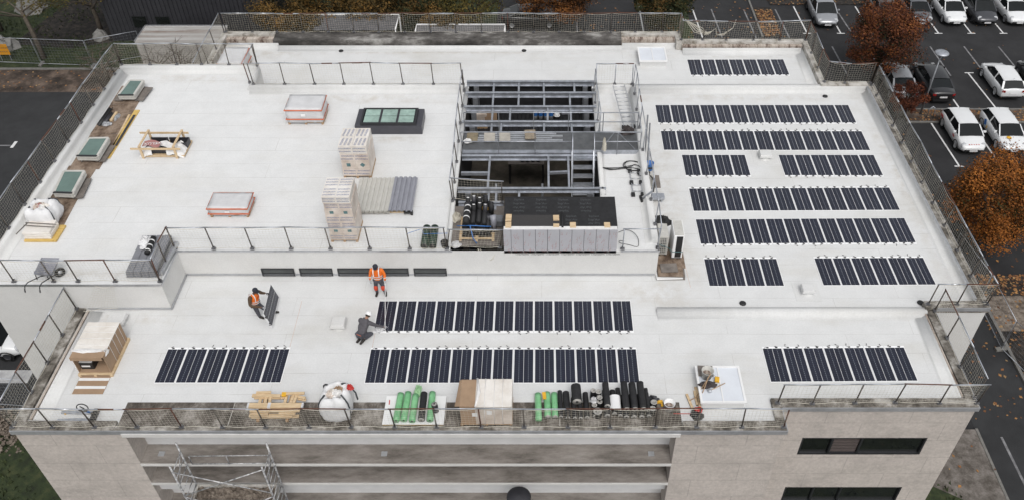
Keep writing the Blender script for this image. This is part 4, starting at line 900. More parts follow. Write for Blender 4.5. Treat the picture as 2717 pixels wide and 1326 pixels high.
# stores on the steel deck in the shaft
for k in range(4):
    x = (-0.37,38.55,0)[0] + k * .27
    c = (x, 37.35, 0); t = thing('adhesive_cartridge', ['leftmost', 'second from the left', 'second from the right', 'rightmost'][k] + ' of four blue and white canisters in the shaft', 'canister', c, group='blue and white canisters')
    MB().lathe((0, 0, 0), [(0, 0), (.11, 0), (.115, .5), (.1, .52), (0, .52)], 16).build('body', M_WHITE, t); MB().lathe((0, 0, .2), [(.1165, 0), (.118, .24)], 16).build('blue_label', M_BLUE, t); MB().lathe((0, 0, .523), [(.09, 0), (.08, .03), (0, .03)], 12).build('cap', M_CARD, t)
def helmet_mb(c, r=.14, rot=None):
    m = rot or Matrix.Identity(3); s = MB()
    s.lathe(c, [(1.0 * r, 0), (1.0 * r, r * .25), (.93 * r, r * .55), (.75 * r, r * .82), (.45 * r, r * 1.0), (0, r * 1.06)], 18, ax=m); s.lathe(c, [(r * 1.16, -.004), (r * 1.0, .012)], 18, ax=m)
    return s
tag(helmet_mb((.74, 37.5, .1), .15).build('hard_hat', M_WHITE), 'white hard hat lying right of the canisters', 'hard hat')
tag(MB().span((1.0, 37.7, 0), (1.45, 37.72, .36)).build('white_board', M_GREYC), 'small grey board standing right of the hard hat', 'board')
tag(MB().beam((-2.67,36.83,-0.4), (-2.63,37.17,0.9), .62, .03).build('leaning_board', M_CARD), 'tall pale board leaning in the left of the shaft', 'board')
tag(MB().box(at((-3.25,37.27,0), .25), (.8, .5, .5), .03).build('insulation_pack', M_CARDP, bevel=.06), 'brown insulation pack in the left of the shaft', 'pack')
tag(MB().box(at((-3.12,36.65,-0.2), .0), (.6, .3, .4), .03).build('brown_box', M_WOODD), 'small brown box in the left of the shaft below the pack', 'box')
# workbench in the pit
wb = thing('workbench', 'dark workbench with black legs at the bottom of the courtyard', 'workbench', (-.6, 31.6, -2.6))
a, b_ = (-1.75,35.17,-1.3), (0.08,35.17,-1.3)
MB().span((a[0], a[1], -1.36), (b_[0], a[1] + .8, -1.3)).build('bench_top', M_PLYG, wb, True)
for x in (a[0] + .06, b_[0] - .06):
    for y in (a[1] + .06, a[1] + .7): MB().span((x - .05, y - .05, -2.6), (x + .05, y + .05, -1.362)).build('leg', M_BLACK, wb, True)
for k in range(4): tag(MB().lathe((b_[0] - .3 - .27 * k, a[1] + .25, -1.3), [(0, 0), (.11, 0), (.12, .1), (.1, .11), (.09, .03), (0, .02)], 14).build('tub', M_BLACK), ['rightmost', 'second from the right', 'second from the left', 'leftmost'][k] + ' black tub on the dark workbench', 'tub', 'black tubs on the workbench')
tag(crumple((-2.9, 31.0, -2.6), .5, .8, 1.1, 12).build('dark_heap', M_BLACK), 'black tarpaulin heap at the left of the courtyard floor', 'tarpaulin')
pp = thing('pipe_rack', 'pale pipe pair on two stubs on the courtyard floor', 'pipes', (-.4, 29.8, -1))
a, b_ = (-2.23,32.35,-0.6), (-0.01,32.39,-0.6)
for dz in (0, -.2): MB().cyl((a[0], a[1], -.6 + dz), (b_[0], a[1], -.6 + dz), .045, 8).build('pipe', M_GALVD, pp, True)
for x in (a[0], b_[0]): MB().cyl((x, a[1], -2.6), (x, a[1], -.35), .06, 8).build('stub', M_GALVD, pp, True)
# tarred roof lid with quilted boards in front
ld = thing('tarred_shelter', 'black tarred lid roof with printed underlay and quilted grey boards in front', 'shelter', (.75, 26.8, ZB))
LX, LXR, LY0, LY1, LZ = -1.58, 3.02, 25.86, 27.9, 2.5
MB().span((LX, LY0 + .01, ZB), (LXR, LY1, LZ)).build('underlay', M_BITU, ld, True)
tx = MB()
def row(y, words, flip, off):
    for k in range(5):
        x = LX + .35 + off + k * .92
        if x > LXR - .35: continue
        text_mb(words, .17, frame((x, y, LZ + .004), (-1, .0, 0) if flip else (1, 0, 0), (0, -1, 0) if flip else (0, 1, 0)), tx)
for y, wds, fl_ in ((27.7, 'Siplast', 0), (27.45, "Sup'Air", 0), (27.2, "Sup'Air", 1), (26.97, 'Siplast', 1)): row(y, wds, fl_, .25)
for y, wds, fl_ in ((26.65, 'Siplast', 0), (26.42, "Sup'Air", 0), (26.2, "Sup'Air", 1), (26.0, 'Siplast', 1)):
    for k in range(2): text_mb(wds, .17, frame((LX + 2.75 + k * .92, y, LZ + .004), (-1, 0, 0) if fl_ else (1, 0, 0), (0, -1, 0) if fl_ else (0, 1, 0)), tx)
tx.build('lettering', M_GREYPR, ld, True)
sh = MB().span((-1.25, 25.98, LZ + .006), (.72, 26.72, LZ + .012)); sh.build('grey_mat', mat('charcoal_felt', (.04, .038, .038), .85, .1, 20), ld, True)
MB().cyl((.80, 25.9, LZ + .05), (.80, 26.82, LZ + .05), .045, 10).build('felt_roll', M_BITU, ld, True)
for k, (u, v, l_) in enumerate(((-1.38, 26.5, .42), (-1.38, 26.05, .34), (.55, 26.5, .3), (.55, 26.02, .2), (1.22, 26.05, .32), (2.6, 26.05, .3))):
    tag(MB().box((u, v, LZ + .04), (.24, l_, .05), .03 * (k % 3 - 1)).build('wood_offcut', M_WOOD), ['far wood offcut on the left edge of the black lid roof', 'near wood offcut on the left edge of the black lid roof', 'wood offcut on the far right corner of the grey mat', 'wood offcut on the near right corner of the grey mat', 'wood offcut on the black lid roof right of the felt roll', 'rightmost wood offcut near the front of the black lid roof'][k], 'wood offcut', 'wood offcuts holding down the black roof')
ws = [.33] + [.52] * 7 + [.55, .36]; ws = [w_ * (LXR - LX) / sum(ws) for w_ in ws]; x = LX; rnd = random.Random(9)
for k, w_ in enumerate(ws):
    b_ = pr = MB().span((x + .008, 25.76, 1.28), (x + w_ - .008, 25.855, LZ + .03))
    for q in range(int(w_ * 26)):
        px_, pz = x + .05 + rnd.random() * (w_ - .1), 1.36 + rnd.random() * (LZ - 1.45); pr.box((px_, 25.757, pz), (.007, .004, .075), rot=Matrix.Rotation(.3, 3, 'Y'), mi=1); pr.box((px_ - .02, 25.757, pz - .075), (.028, .004, .024), rot=Matrix.Rotation(.5, 3, 'Y'), mi=1)
    pr.build('quilted_board', [M_INSUL, M_REDPR], ld, True); x += w_
MB().span((LX + .02, 25.8, LZ + .032), (LXR - .02, 25.98, LZ + .045)).build('foil_edge', M_FILM, ld, True)
for k in range(7): text_mb('rothoblaas', .13, frame((LX + .75 + k * .62, 25.752, 1.22), (1, 0, 0), (0, 0, -1)), MB()).build('lettering', M_BLACKPR, ld, True)
# pallet of black rolls by the courtyard corner
tag(pallet_mb(-3.45, -2.0, 26.35, 27.75, ZB - .02).build('pallet', M_WOOD), 'pale wooden pallet under the stacked black rolls', 'pallet')
MBF = MB().span((-3.78, 26.1, ZB - .06), (-1.62, 28.6, ZB - .025)); tag(MBF.build('plank_floor', M_PLYG), 'grey plank floor under the pallet of black rolls', 'floor boards')
k = 0
for r_ in range(4):
    for c_ in range(5):
        if (r_, c_) in ((3, 0), (3, 4)): continue
        x = -3.2 + c_ * .235 + (.1 if r_ % 2 else 0); z = ZB + .12 + .11 + r_ * .2
        t = thing('membrane_roll', ['bottom', 'second', 'third', 'top'][r_] + ' layer black roll on the pallet, ' + ['leftmost', 'second from the left', 'middle', 'second from the right', 'rightmost'][c_] + ' of its layer', 'roll', (x, 27.0, z), group='black rolls stacked on the pallet')
        yb = 26.45 + .05 * ((r_ * 3 + c_) % 3); MB().cyl((0, yb - 27, 0), (0, 1.0 + (yb - 26.45), 0), .108, 12).build('sheet', M_BITU, t)
        MB().cyl((0, 1.0 + (yb - 26.45), 0), (0, 1.012 + (yb - 26.45), 0), .075, 10).build('paper_core', M_WHITE if c_ < 3 else M_CHAR, t); k += 1
for k in range(9):
    x = -3.1 + (k % 5) * .24; z = ZB + 1.02 + .16 * (k // 5); y0 = 27.3 + .25 * (k // 5) - .1 * (k % 2)
    tag(MB().tube([(x, y0, z - .35), (x + .02, y0 + .06, z + .18)], .1, 12).tube([(x + .02, y0 + .058, z + .175), (x + .021, y0 + .064, z + .19)], .06, 10, mi=1).build('upright_roll', [M_BITU if k % 3 else M_CHAR, M_WHITE if k % 4 else M_CHAR]), 'short upright roll with a pale core, ' + ['first', 'second', 'third', 'fourth', 'fifth'][k % 5] + ' from left in the ' + ['near', 'far'][k // 5] + ' row', 'roll', 'short rolls standing on the black rolls')
p, q = Vector((-3.11,26.25,2.5)), Vector((-3.08,27.4,2.5)); t = thing('membrane_roll', 'black roll with three white bands on top of the pallet stack', 'roll', (p + q) / 2)
MB().cyl(p, q, .13, 16).build('sheet', M_BITU, t, True)
for f in (.25, .55, .85): MB().cyl(p.lerp(q, f - .025), p.lerp(q, f + .025), .134, 16).build('paper_band', M_WHITE, t, True)
tag(MB().tube([(-2.05, 26.9, 1.5), (-2.02, 26.8, 2.2), (-2.05, 26.9, 2.35)], .14, 14).build('grey_roll', M_GREYC), 'grey upright roll at the right of the pallet stack', 'roll')
tag(MB().tube([(-2.25, 27.0, 1.5), (-2.23, 26.95, 2.3)], .12, 14).build('grey_roll', M_CHAR), 'darker upright roll beside the grey roll', 'roll')
tag(MB().tube([(-3.5, 26.4, 2.2), (-2.9, 26.3, 2.3), (-2.1, 26.3, 2.25)], .02, 5).tube([(-2.95, 26.3, 2.3), (-2.85, 26.2, 1.7), (-2.7, 26.1, 1.5)], .025, 5).build('blue_strap', M_BLUE), 'blue strap round the pallet of black rolls', 'strap')
tag(crumple((-2.4, 27.45, 2.2), .13, .13, .12, 3).build('yellow_glove', M_YELLOW), 'small yellow glove on the pallet of rolls', 'glove')
tag(crumple((-3.55, 26.05, ZB), .2, .16, .22, 14).build('white_rag', M_WRAP), 'white crumpled rag left of the pallet of rolls', 'rag')
tag(MB().box((-1.85, 27.4, 1.6), (.36, .42, .3)).build('grey_crate', M_GALVD, bevel=.02), 'grey plastic crate right of the pallet of rolls', 'crate')
tag(MB().tube([(-2.64,25.78,1.5), (-2.46,25.83,1.05), (-2.25,25.8,0.8), (-2.02,25.77,0.95), (-1.86,25.83,1.3)], .02, 5).tube([(-2.55,25.78,1.5), (-2.35,25.83,1), (-2.13,25.74,0.9), (-1.89,25.78,1.3)], .014, 5).build('hanging_net', M_NET), 'loose end of netting hanging over the white wall', 'net')
tag(crumple(at((-3.65,27.75,1.5), ZB), .18, .25, .3, 15).build('net_bundle', M_NET), 'bundled net on the corner post left of the rolls', 'net')
# ladders, cables in the corridor
def ladder(p, q, wd, rungs, lab, z, feet, m=M_ALU, name='ladder'):
    p, q = Vector(p), Vector(q); d = (q - p).normalized(); s = Vector((-d.y, d.x, 0)) * wd / 2; t = thing(name, lab, 'ladder', (p + q) / 2)
    for k in (-1, 1): MB().beam(p + s * k, q + s * k, .03, .075).build('rail', m, t, True)
    for i in range(rungs): c = p.lerp(q, (i + .6) / rungs); MB().tube([c - s, c + s], .018, 6).build('rung', m, t, True)
    for f in feet:
        c = p.lerp(q, f)
        for k in (-1, 1): MB().box(c + s * k + Vector((0, 0, -.01)), (.2, .16, .1), math.atan2(d.y, d.x)).build('rubber_pad', M_BLACK, t, True)
    return t
ladder((4.18, 34.2, 1.62), (3.85, 37.55, 1.86), .58, 11, 'aluminium ladder lying along the corridor beside the courtyard', 0, (0.02,))
ladder((4.12, 33.95, 1.7), (4.02, 35.1, 1.74), .42, 3, 'short ladder section lying on the end of the long ladder', 0, ())
ladder((4.18,29.25,1.5), (4.16,31.02,1.5), .42, 4, 'short roof ladder with black pads lying on the corridor', 0, (.02, .5, .97))
tag(MB().box(at((4.3,29.02,1.42), ZB + .04), (.1, .42, .07), .12).build('rubber_block', M_BLACK), 'black rubber block below the short roof ladder', 'block')
tag(MB().cyl((4.35,28.98,1.5), (4.69,28.75,2.1), .04, 8).build('grey_tube', M_GALV), 'grey tube leaning from the black block to the railing', 'tube')
cb = MB(); rnd = random.Random(21)
for k in range(5):
    pts = [(2.72,31.22,1.5)]; pts = [Vector(pts[0])] + [Vector((3.2,31.2,1.46)) + Vector((rnd.uniform(-.1, .1), rnd.uniform(-.12, .12), 0)), Vector((3.84,31.3,1.46)) + Vector((rnd.uniform(-.1, .1), rnd.uniform(-.2, .2), 0)), Vector((4.31,31.31,1.5)) + Vector((rnd.uniform(-.1, .1), rnd.uniform(-.2, .2), 0)), Vector((4.58,30.8,1.6)) + Vector((rnd.uniform(-.1, .1), rnd.uniform(-.2, .2), 0)), Vector((4.8,30.35,1.7))]
    cb.tube(spl([tuple(p) for p in pts], 5), .013, 5)
tag(cb.build('black_cables', M_BLACK), 'tangle of black cables crossing the corridor', 'cables')
def coil(c, r, n, seed, lab, ax=None):
    rnd = random.Random(seed); pts = []
    for i in range(n * 14): g = i * 2 * math.pi / 14; k = r * (1 + .12 * math.sin(i * .37 + seed)); pts.append((c[0] + k * math.cos(g), c[1] + k * math.sin(g) * .9, c[2] + .012 * (i // 14) + .03 * math.sin(g + seed)))
    tag(MB().tube(pts, .013, 5).build('cable_coil', M_BLACK), lab, 'cable')
coil(at((4.56,30.77,1.5), 1.5), .26, 4, 2, 'black cable coil beside the short roof ladder')
coil(at((4.12,31.41,1.5), 1.46), .4, 3, 5, 'wide black cable loop above the short roof ladder')
tag(MB().tube(spl([(4.79,30.29,1.75), (4.95,30.29,1.5), (5.02,30.29,1.1), (5.05,30.57,0.6)], 5), .03, 6).build('hanging_cable', M_BLACK), 'black cables hanging over the corridor edge', 'cable')
tag(MB().tube(spl([(3.15,26.79,1.5), (3.49,26.95,1.5), (3.77,26.81,1.5), (3.95,26.41,1.5), (3.91,25.99,1.44), (3.54,26.1,1.44), (3.19,26.21,1.44), (3.19,26.32,1.46), (3.37,26.29,1.46)], 5), .012, 5).build('loose_cable', M_BLACK), 'loose thin black cable near the corner post', 'cable')
tag(crumple((2.82,32.03,1.9), .1, .12, .6, 17).build('net_bundle', M_NET), 'net gathered on a tube post at the walkway', 'net')
# ---------------------------------------------------------------- right roof beside the raised block
def ac(c, w_, d_, h, lab, face_dark):
    t = thing('heat_pump', lab, 'heat pump', c, group='heat pump units on the right roof')
    MB().span((-w_ / 2, -d_ / 2, .06), (w_ / 2, d_ / 2, h)).build('casing', M_FRAMEW if not face_dark else M_WHITE, t, bevel=.015)
    if face_dark: MB().span((-w_ / 2 + .12, -d_ / 2 - .012, .1), (w_ / 2 - .06, -d_ / 2 - .002, h - .04)).build('grille', M_BLACK, t)
    else:
        MB().span((-w_ / 2 + .06, -d_ / 2 - .006, .12), (w_ / 2 - .08, -d_ / 2 - .002, h - .08)).build('grille_back', M_BLACK, t)
        g = MB()
        for k in range(9): z = .16 + (h - .3) * k / 8; g.span((-w_ / 2 + .05, -d_ / 2 - .016, z), (w_ / 2 - .07, -d_ / 2 - .007, z + .02))
        for k in range(4): x = -w_ / 2 + .08 + (w_ - .2) * k / 3; g.span((x, -d_ / 2 - .018, .1), (x + .02, -d_ / 2 - .0165, h - .06))
        g.build('grille', M_FRAMEW, t)
    for x in (-w_ / 2 + .08, w_ / 2 - .08): MB().span((x - .03, -d_ / 2, 0), (x + .03, d_ / 2, .058)).build('foot', M_BLACK, t)
    MB().span((-w_ / 2 + .03, -d_ / 2 + .03, h + .001), (w_ / 2 - .03, d_ / 2 - .03, h + .012)).build('lid', M_FRAMEW, t)
ac((4.98, 31.9, .03), .46, .8, .78, 'small pale heat pump with a blue bucket on top', False)
ac((5.12, 27.35, .08), .42, .9, 1.05, 'shorter pale grille heat pump against the white wall', False)
ac((5.72, 27.2, .08), .44, 1.0, 1.3, 'taller heat pump with a black front panel', True)
tag(MB().span((4.8, 26.2, .004), (6.05, 27.95, .07)).build('plywood_sheet', M_PLY), 'plywood base under the two larger heat pumps', 'plywood sheet')
tag(MB().span((4.85, 31.6, .004), (5.55, 32.5, .06)).build('plywood_sheet', M_PLYG), 'plywood base under the small heat pump', 'plywood sheet')
bt = (4.98, 31.95, .83); t = thing('bucket', 'blue bucket on top of the small heat pump', 'bucket', bt); MB().lathe((0, 0, 0), [(0, 0), (.15, 0), (.185, .38), (.19, .39), (.17, .38), (.14, .02), (0, .02)], 20).build('body', M_BLUE, t); MB().lathe((0, 0, .12), [(.163, 0), (.172, .12)], 20).build('print_band', M_BLACKPR, t)
tag(crumple((5.1, 28.0, 1.0), .42, .3, .32, 19, 16, 6).build('black_cover', M_BLACK), 'black cover sheet on top of the shorter heat pump', 'cover')
tag(MB().tube([(4.95, 26.86, .75), (5.35, 26.8, .6), (5.5, 26.68, .5), (5.95, 26.68, .5)], .014, 5).build('turquoise_cord', M_TEAL), 'turquoise cord tied across the two larger heat pumps', 'cord')
for k, (x, y, z, w_, d_, m) in enumerate(((5.35, 25.75, .0, 1.2, .5, M_PLYG), (5.3, 25.7, .06, 1.1, .45, M_WHITE), (5.38, 25.8, .12, 1.15, .5, M_PLYG), (5.35, 25.78, .18, 1.05, .5, M_PLY), (5.3, 25.95, .24, .7, .5, M_PLYG))):
    tag(MB().box((x, y, z + .03), (w_, d_, .05), .05 * math.sin(k * 2)).build('scrap_board', m), ['bottom', 'second lowest', 'middle', 'second highest', 'top'][k] + ' scrap board of the pile by the white wall corner', 'board', 'scrap boards piled by the wall corner')
for k, (u, v0, v1) in enumerate(((82, 250, 40), (100, 270, 98))):
    p = (4.9 + .12 * k, 33.1 - .15 * k, 0); tag(MB().beam(p, (p[0] + .0, p[1] + .55, 2.7 - .35 * k), .07, .07).build('metal_section', M_GALVD), ['longer', 'shorter'][k] + ' of two grey metal bars leaning by the blue bucket', 'metal bar', 'metal bars leaning on the raised block')
tag(MB().span((4.95, 30.5, .18), (5.6, 30.85, .3)).span((5.45, 30.55, 0), (5.5, 30.8, .178)).build('metal_trough', M_GALV), 'grey metal trough bracket beside the raised block', 'trough')
# white dome lights
def dome(b, h, lab):
    x0, x1, y0, y1 = b; t = thing('dome_light', lab, 'roof hatch', ((x0 + x1) / 2, (y0 + y1) / 2, 0), group='white roof hatches')
    MB().span((x0 + .06, y0 + .06, 0), (x1 - .06, y1 - .06, h)).build('kerb', M_UPST, t, True)
    f = MB(); z0, z1 = h + .003, h + .09
    f.span((x0, y0, z0), (x1, y0 + .08, z1)); f.span((x0, y1 - .08, z0), (x1, y1, z1)); f.span((x0, y0 + .08, z0), (x0 + .08, y1 - .08, z1)); f.span((x1 - .08, y0 + .08, z0), (x1, y1 - .08, z1)); f.build('frame', M_WHITE, t, True)
    xm = (x0 + x1) / 2; MB().span((xm - .02, y0 + .08, z0), (xm + .02, y1 - .08, z1 - .005)).build('mullion', M_WHITE, t, True)
    for a, b_ in ((x0 + .08, xm - .02), (xm + .02, x1 - .08)): MB().quad((a, y0 + .08, z1 - .03), (b_, y0 + .08, z1 - .03), (b_, y1 - .08, z1 - .03), (a, y1 - .08, z1 - .03)).build('translucent_sheet', MATS.get('opal_sheet') or mat('opal_sheet', (.66, .69, .74), .3, .05, 1.2, spec=.6), t, True)
    return t
a, b_, c = (5.67,18.88,0.4), (7.32,18.95,0.4), (7.33,20.58,0.4)
DX0, DX1, DY0, DY1 = a[0], b_[0], a[1], c[1]
dome((DX0, DX1, DY0, DY1), .32, 'white roof hatch with a bucket and tools beside the front railing')
a, b_, c = (5.41,42.43,0.4), (7,42.43,0.4), (7.01,43.98,0.4)
dome((a[0], b_[0], a[1], c[1]), .3, 'white roof hatch on the back strip of roof')

# ================================================================ THINGS ALONG THE FRONT EDGE
# pile of timber frames and planks
rnd = random.Random(31); g_ = 'timber piled on the gutter strip'
A0 = (-10.49,18.56,0.45); A1 = (-8.52,18.56,0.45); TX0, TX1 = A0[0], A1[0]; TY = 18.42
def plank(c, d, rz, lab, m=M_WOOD): return tag(MB().box(c, d, rz).build('timber_plank', m, bevel=.004), lab, 'plank', g_)
W_ = TX1 - TX0
plank((TX0 + W_ * .48, TY + .06, .12), (W_ * .86, .12, .06), .02, 'lowest front plank of the timber pile')
plank((TX0 + W_ * .42, TY + .02, .24), (W_ * .78, .14, .06), -.015, 'second lowest front plank of the timber pile')
plank((TX0 + W_ * .22, TY + .04, .33), (W_ * .32, .15, .06), .02, 'short plank at the front left of the timber pile')
plank((TX0 + W_ * .72, TY + .05, .34), (W_ * .3, .13, .06), -.03, 'short plank at the front right of the timber pile')
plank((TX0 + W_ * .5, TY + .1, .42), (W_ * .9, .12, .05), .01, 'long plank just below the taped beam')
for k, (f, lab) in enumerate(((.18, 'leftmost cross timber of the pile'), (.29, 'second cross timber from the left of the pile'), (.37, 'third cross timber from the left of the pile'), (.64, 'third cross timber from the right of the pile'), (.75, 'second cross timber from the right of the pile'), (.81, 'rightmost cross timber of the pile'))):
    plank((TX0 + W_ * f, TY + .42, .40 + .02 * (k % 3)), (.1, .78, .06), .1 * math.sin(k), lab)
for f in (.17, .7): plank((TX0 + W_ * f, TY + .06, .045), (.1, .3, .08), 0, ['left', 'right'][f > .5] + ' bearer block under the front of the timber pile', M_WOODD)
for f in (.25, .72): plank((TX0 + W_ * f, TY + .66, .19), (.1, .3, .36), 0, ['left', 'right'][f > .5] + ' bearer block under the back of the timber pile', M_WOODD)
t = thing('taped_beam', 'wide pale beam with white tape at middle and ends on the timber pile', 'beam', (TX0 + W_ / 2, TY + .26, .5), group=g_)
MB().box((0, 0, 0), (W_, .2, .07)).build('timber', M_WOOD, t, bevel=.004)
for f, w_ in ((-.49, .03), (-.11, .05), (.49, .03)): MB().box((f * W_, 0, 0), (w_ * W_ + .01, .206, .076)).build('white_tape', M_WRAP, t)
plank((TX0 + W_ * .28, TY + .72, .46), (W_ * .52, .13, .07), -.02, 'knotted long plank at the back left of the timber pile')
plank((TX0 + W_ * .33, TY + .66, .40), (W_ * .55, .07, .05), .0, 'thin plank under the knotted back plank')
plank((TX0 + W_ * .22, TY + .84, .50), (W_ * .27, .1, .05), .03, 'short plank behind the knotted plank')
plank((TX0 + W_ * .8, TY + .8, .5), (W_ * .34, .1, .06), .03, 'back right plank of the timber pile')
plank((TX0 + W_ * .9, TY + .68, .44), (W_ * .2, .1, .05), -.25, 'skewed plank at the back right of the timber pile')
plank((TX0 + W_ * .93, TY + .62, .38), (W_ * .16, .1, .05), -.2, 'lower skewed plank at the right of the timber pile')
tag(MB().box((TX0 + W_ * .6, TY + .76, .49), (.16, .16, .09), .05).build('yellow_block', M_YELLOW, bevel=.01), 'yellow block on the back of the timber pile', 'block')
big_bag((-7.32, 18.76, .012), .52, 1.2, 'tall white bulk bag with dark straps between timber and green rolls', 9)
tag(crumple((TX1 + 1.72, 18.98, 1.12), .12, .1, .16, 22).build('red_cloth', M_RED), 'red cloth on the right rim of the tall bulk bag', 'cloth')
tag(MB().tube([(TX1 + 1.78, 18.95, 1.14), (TX1 + 1.9, 18.9, .95), (TX1 + 1.93, 18.88, .6)], .03, 5).build('loose_strap', M_STRAP), 'dark strap hanging off the right rim of the tall bulk bag', 'strap')
# white board on bearers with rolls
bq = [(-5.72,19.38,0.16), (-3.52,19.38,0.16), (-3.5,18.13,0.16), (-5.68,18.13,0.16)]
BX0, BX1, BY0, BY1 = bq[3][0], bq[2][0], bq[3][1], bq[0][1]
t = thing('white_board', 'white board on bearers carrying the green rolls', 'board', ((BX0 + BX1) / 2, (BY0 + BY1) / 2, 0)); MB().span((BX0, BY0, .12), (BX1, BY1, .155)).build('board_sheet', M_WHITE, t, True)
for k in range(3): MB().span((BX0 + .04 + k * (BX1 - BX0 - .2) / 2, BY0 + .02, .012), (BX0 + .16 + k * (BX1 - BX0 - .2) / 2, BY1 - .05, .1)).build('bearer', M_WOODD, t, True)
MB().span((BX0 + .02, BY0 - .003, .1), (BX1 - .02, BY0 + .05, .119)).build('bearer', M_WOODY, t, True)
def roll(p, q, r, m, lab, grp, ends=M_ROLLEND, hollow=True):
    p, q = Vector(p), Vector(q); d = (q - p).normalized(); t = thing('membrane_roll', lab, 'roll', (p + q) / 2, group=grp)
    k = 7; pts = [p.lerp(q, i / k) for i in range(k + 1)]
    MB().tube(pts, [r * (1 + .02 * math.sin(i * 2.3 + p.x)) for i in range(k + 1)], 18).build('sheet', m, t, True)
    for e, s in ((p, -1), (q, 1)):
        MB().cyl(e, e + d * .006 * s, r * .93, 18).build('end_face', ends, t, True)
        if hollow: MB().cyl(e + d * .004 * s, e + d * .012 * s, r * .3, 12).build('core_hole', M_BLACK, t, True)
    return t
gb = 'rolls on the white board'; z = .155 + .125
for k, (xb, xt, lab, m) in enumerate(((.250, .262, 'leftmost green roll on the white board', M_GREEN), (.362, .375, 'second green roll from left on the white board', M_GREEN), (.49, .495, 'green roll with a loose film tail next to the black roll', M_GREEN), (.63, .625, 'black roll between green rolls on the white board', M_BITU), (.76, .752, 'green roll right of the black roll on the white board', M_GREEN))):
    w_ = BX1 - BX0; dy = .06 * math.sin(k * 2.1)
    roll((BX0 + xb * w_ + .02 * k - .04, BY0 + .06 + dy * .3, z + (.04 if k == 3 else 0)), (BX0 + xt * w_ + .02 * k - .04, BY1 - .02 + dy, z + (.04 if k == 3 else 0)), .122, m, lab, gb, M_GREEN if m is M_GREEN else M_ROLLEND)
tag(crumple((BX0 + .52 * (BX1 - BX0), BY1 + .12, .24), .13, .3, .14, 25).build('film_tail', mat('light_green_film', (.30, .52, .28), .35, .12, 4)), 'loose pale green film tail sticking out of a roll', 'plastic film')
roll((BX1 - .32, BY0 + .55, .165), (BX1 - .36, BY0 + .62, .5), .11, M_CHAR, 'short grey roll standing on the right of the white board', gb)
tag(MB().box((BX0 + .14, BY1 - .3, .17), (.03, .2, .02), .05).build('red_marker', M_RED), 'thin red marker lying on the white board', 'marker')
# wrapped cardboard pallet
def card_pallet(b):
    x0, x1, y0, y1, h = b; t = thing('cardboard_pallet', 'large cardboard box under film on a pallet at the front edge', 'box', ((x0 + x1) / 2, (y0 + y1) / 2, 0))
    pallet_mb(x0, x1, y0, y1, .012).build('pallet', M_WOODD, t, True)
    MB().span((x0 + .02, y0 + .02, .15), (x1 - .02, y1 - .02, h)).build('carton', M_CARD, t, True, bevel=.015)
    MB().span((x0 + .3 * (x1 - x0), y0 - .0, .35), (x1, y1, h + .012)).build('film_cover', M_CARDT, t, True, bevel=.02)
    MB().span((x0 + .3 * (x1 - x0) + .01, y0 - .006, .18), (x1 + .004, y0 + .004, h - .12)).build('film_skirt', M_CARDP, t, True)
    MB().tube([(x0 + .31 * (x1 - x0), y0 - .02, h + .02), (x0 + .36 * (x1 - x0), (y0 + y1) / 2, h + .03), (x0 + .32 * (x1 - x0), y1, h + .03)], [.03, .07, .03], 6).build('film_fold', M_FILM, t, True)
    for f in (.48, .66, .82): MB().tube([(x0 + f * (x1 - x0), y0 - .012, .16), (x0 + f * (x1 - x0), y0 - .014, h + .016), (x0 + f * (x1 - x0), y1 + .01, h + .016)], .008, 4).build('strap', M_WHITE, t, True)
    MB().add([(x0 - .16, y0 + .1, h - .12), (x0 + .02, y0 + .02, h - .005), (x0 + .02, y1 - .02, h - .005), (x0 - .06, y1, h - .08)], [(0, 1, 2, 3)]).build('flap', M_CARD, t, True)
    for f, zz in ((.24, .62), (.52, .72)): MB().span((x0 + f * (x1 - x0), y0 - .012, h * zz - .1), (x0 + (f + .1) * (x1 - x0), y0 - .007, h * zz + .1)).build('paper_label', M_WHITE, t, True)
card_pallet((-2.9,-1.07,18.13,19.35,1.16))
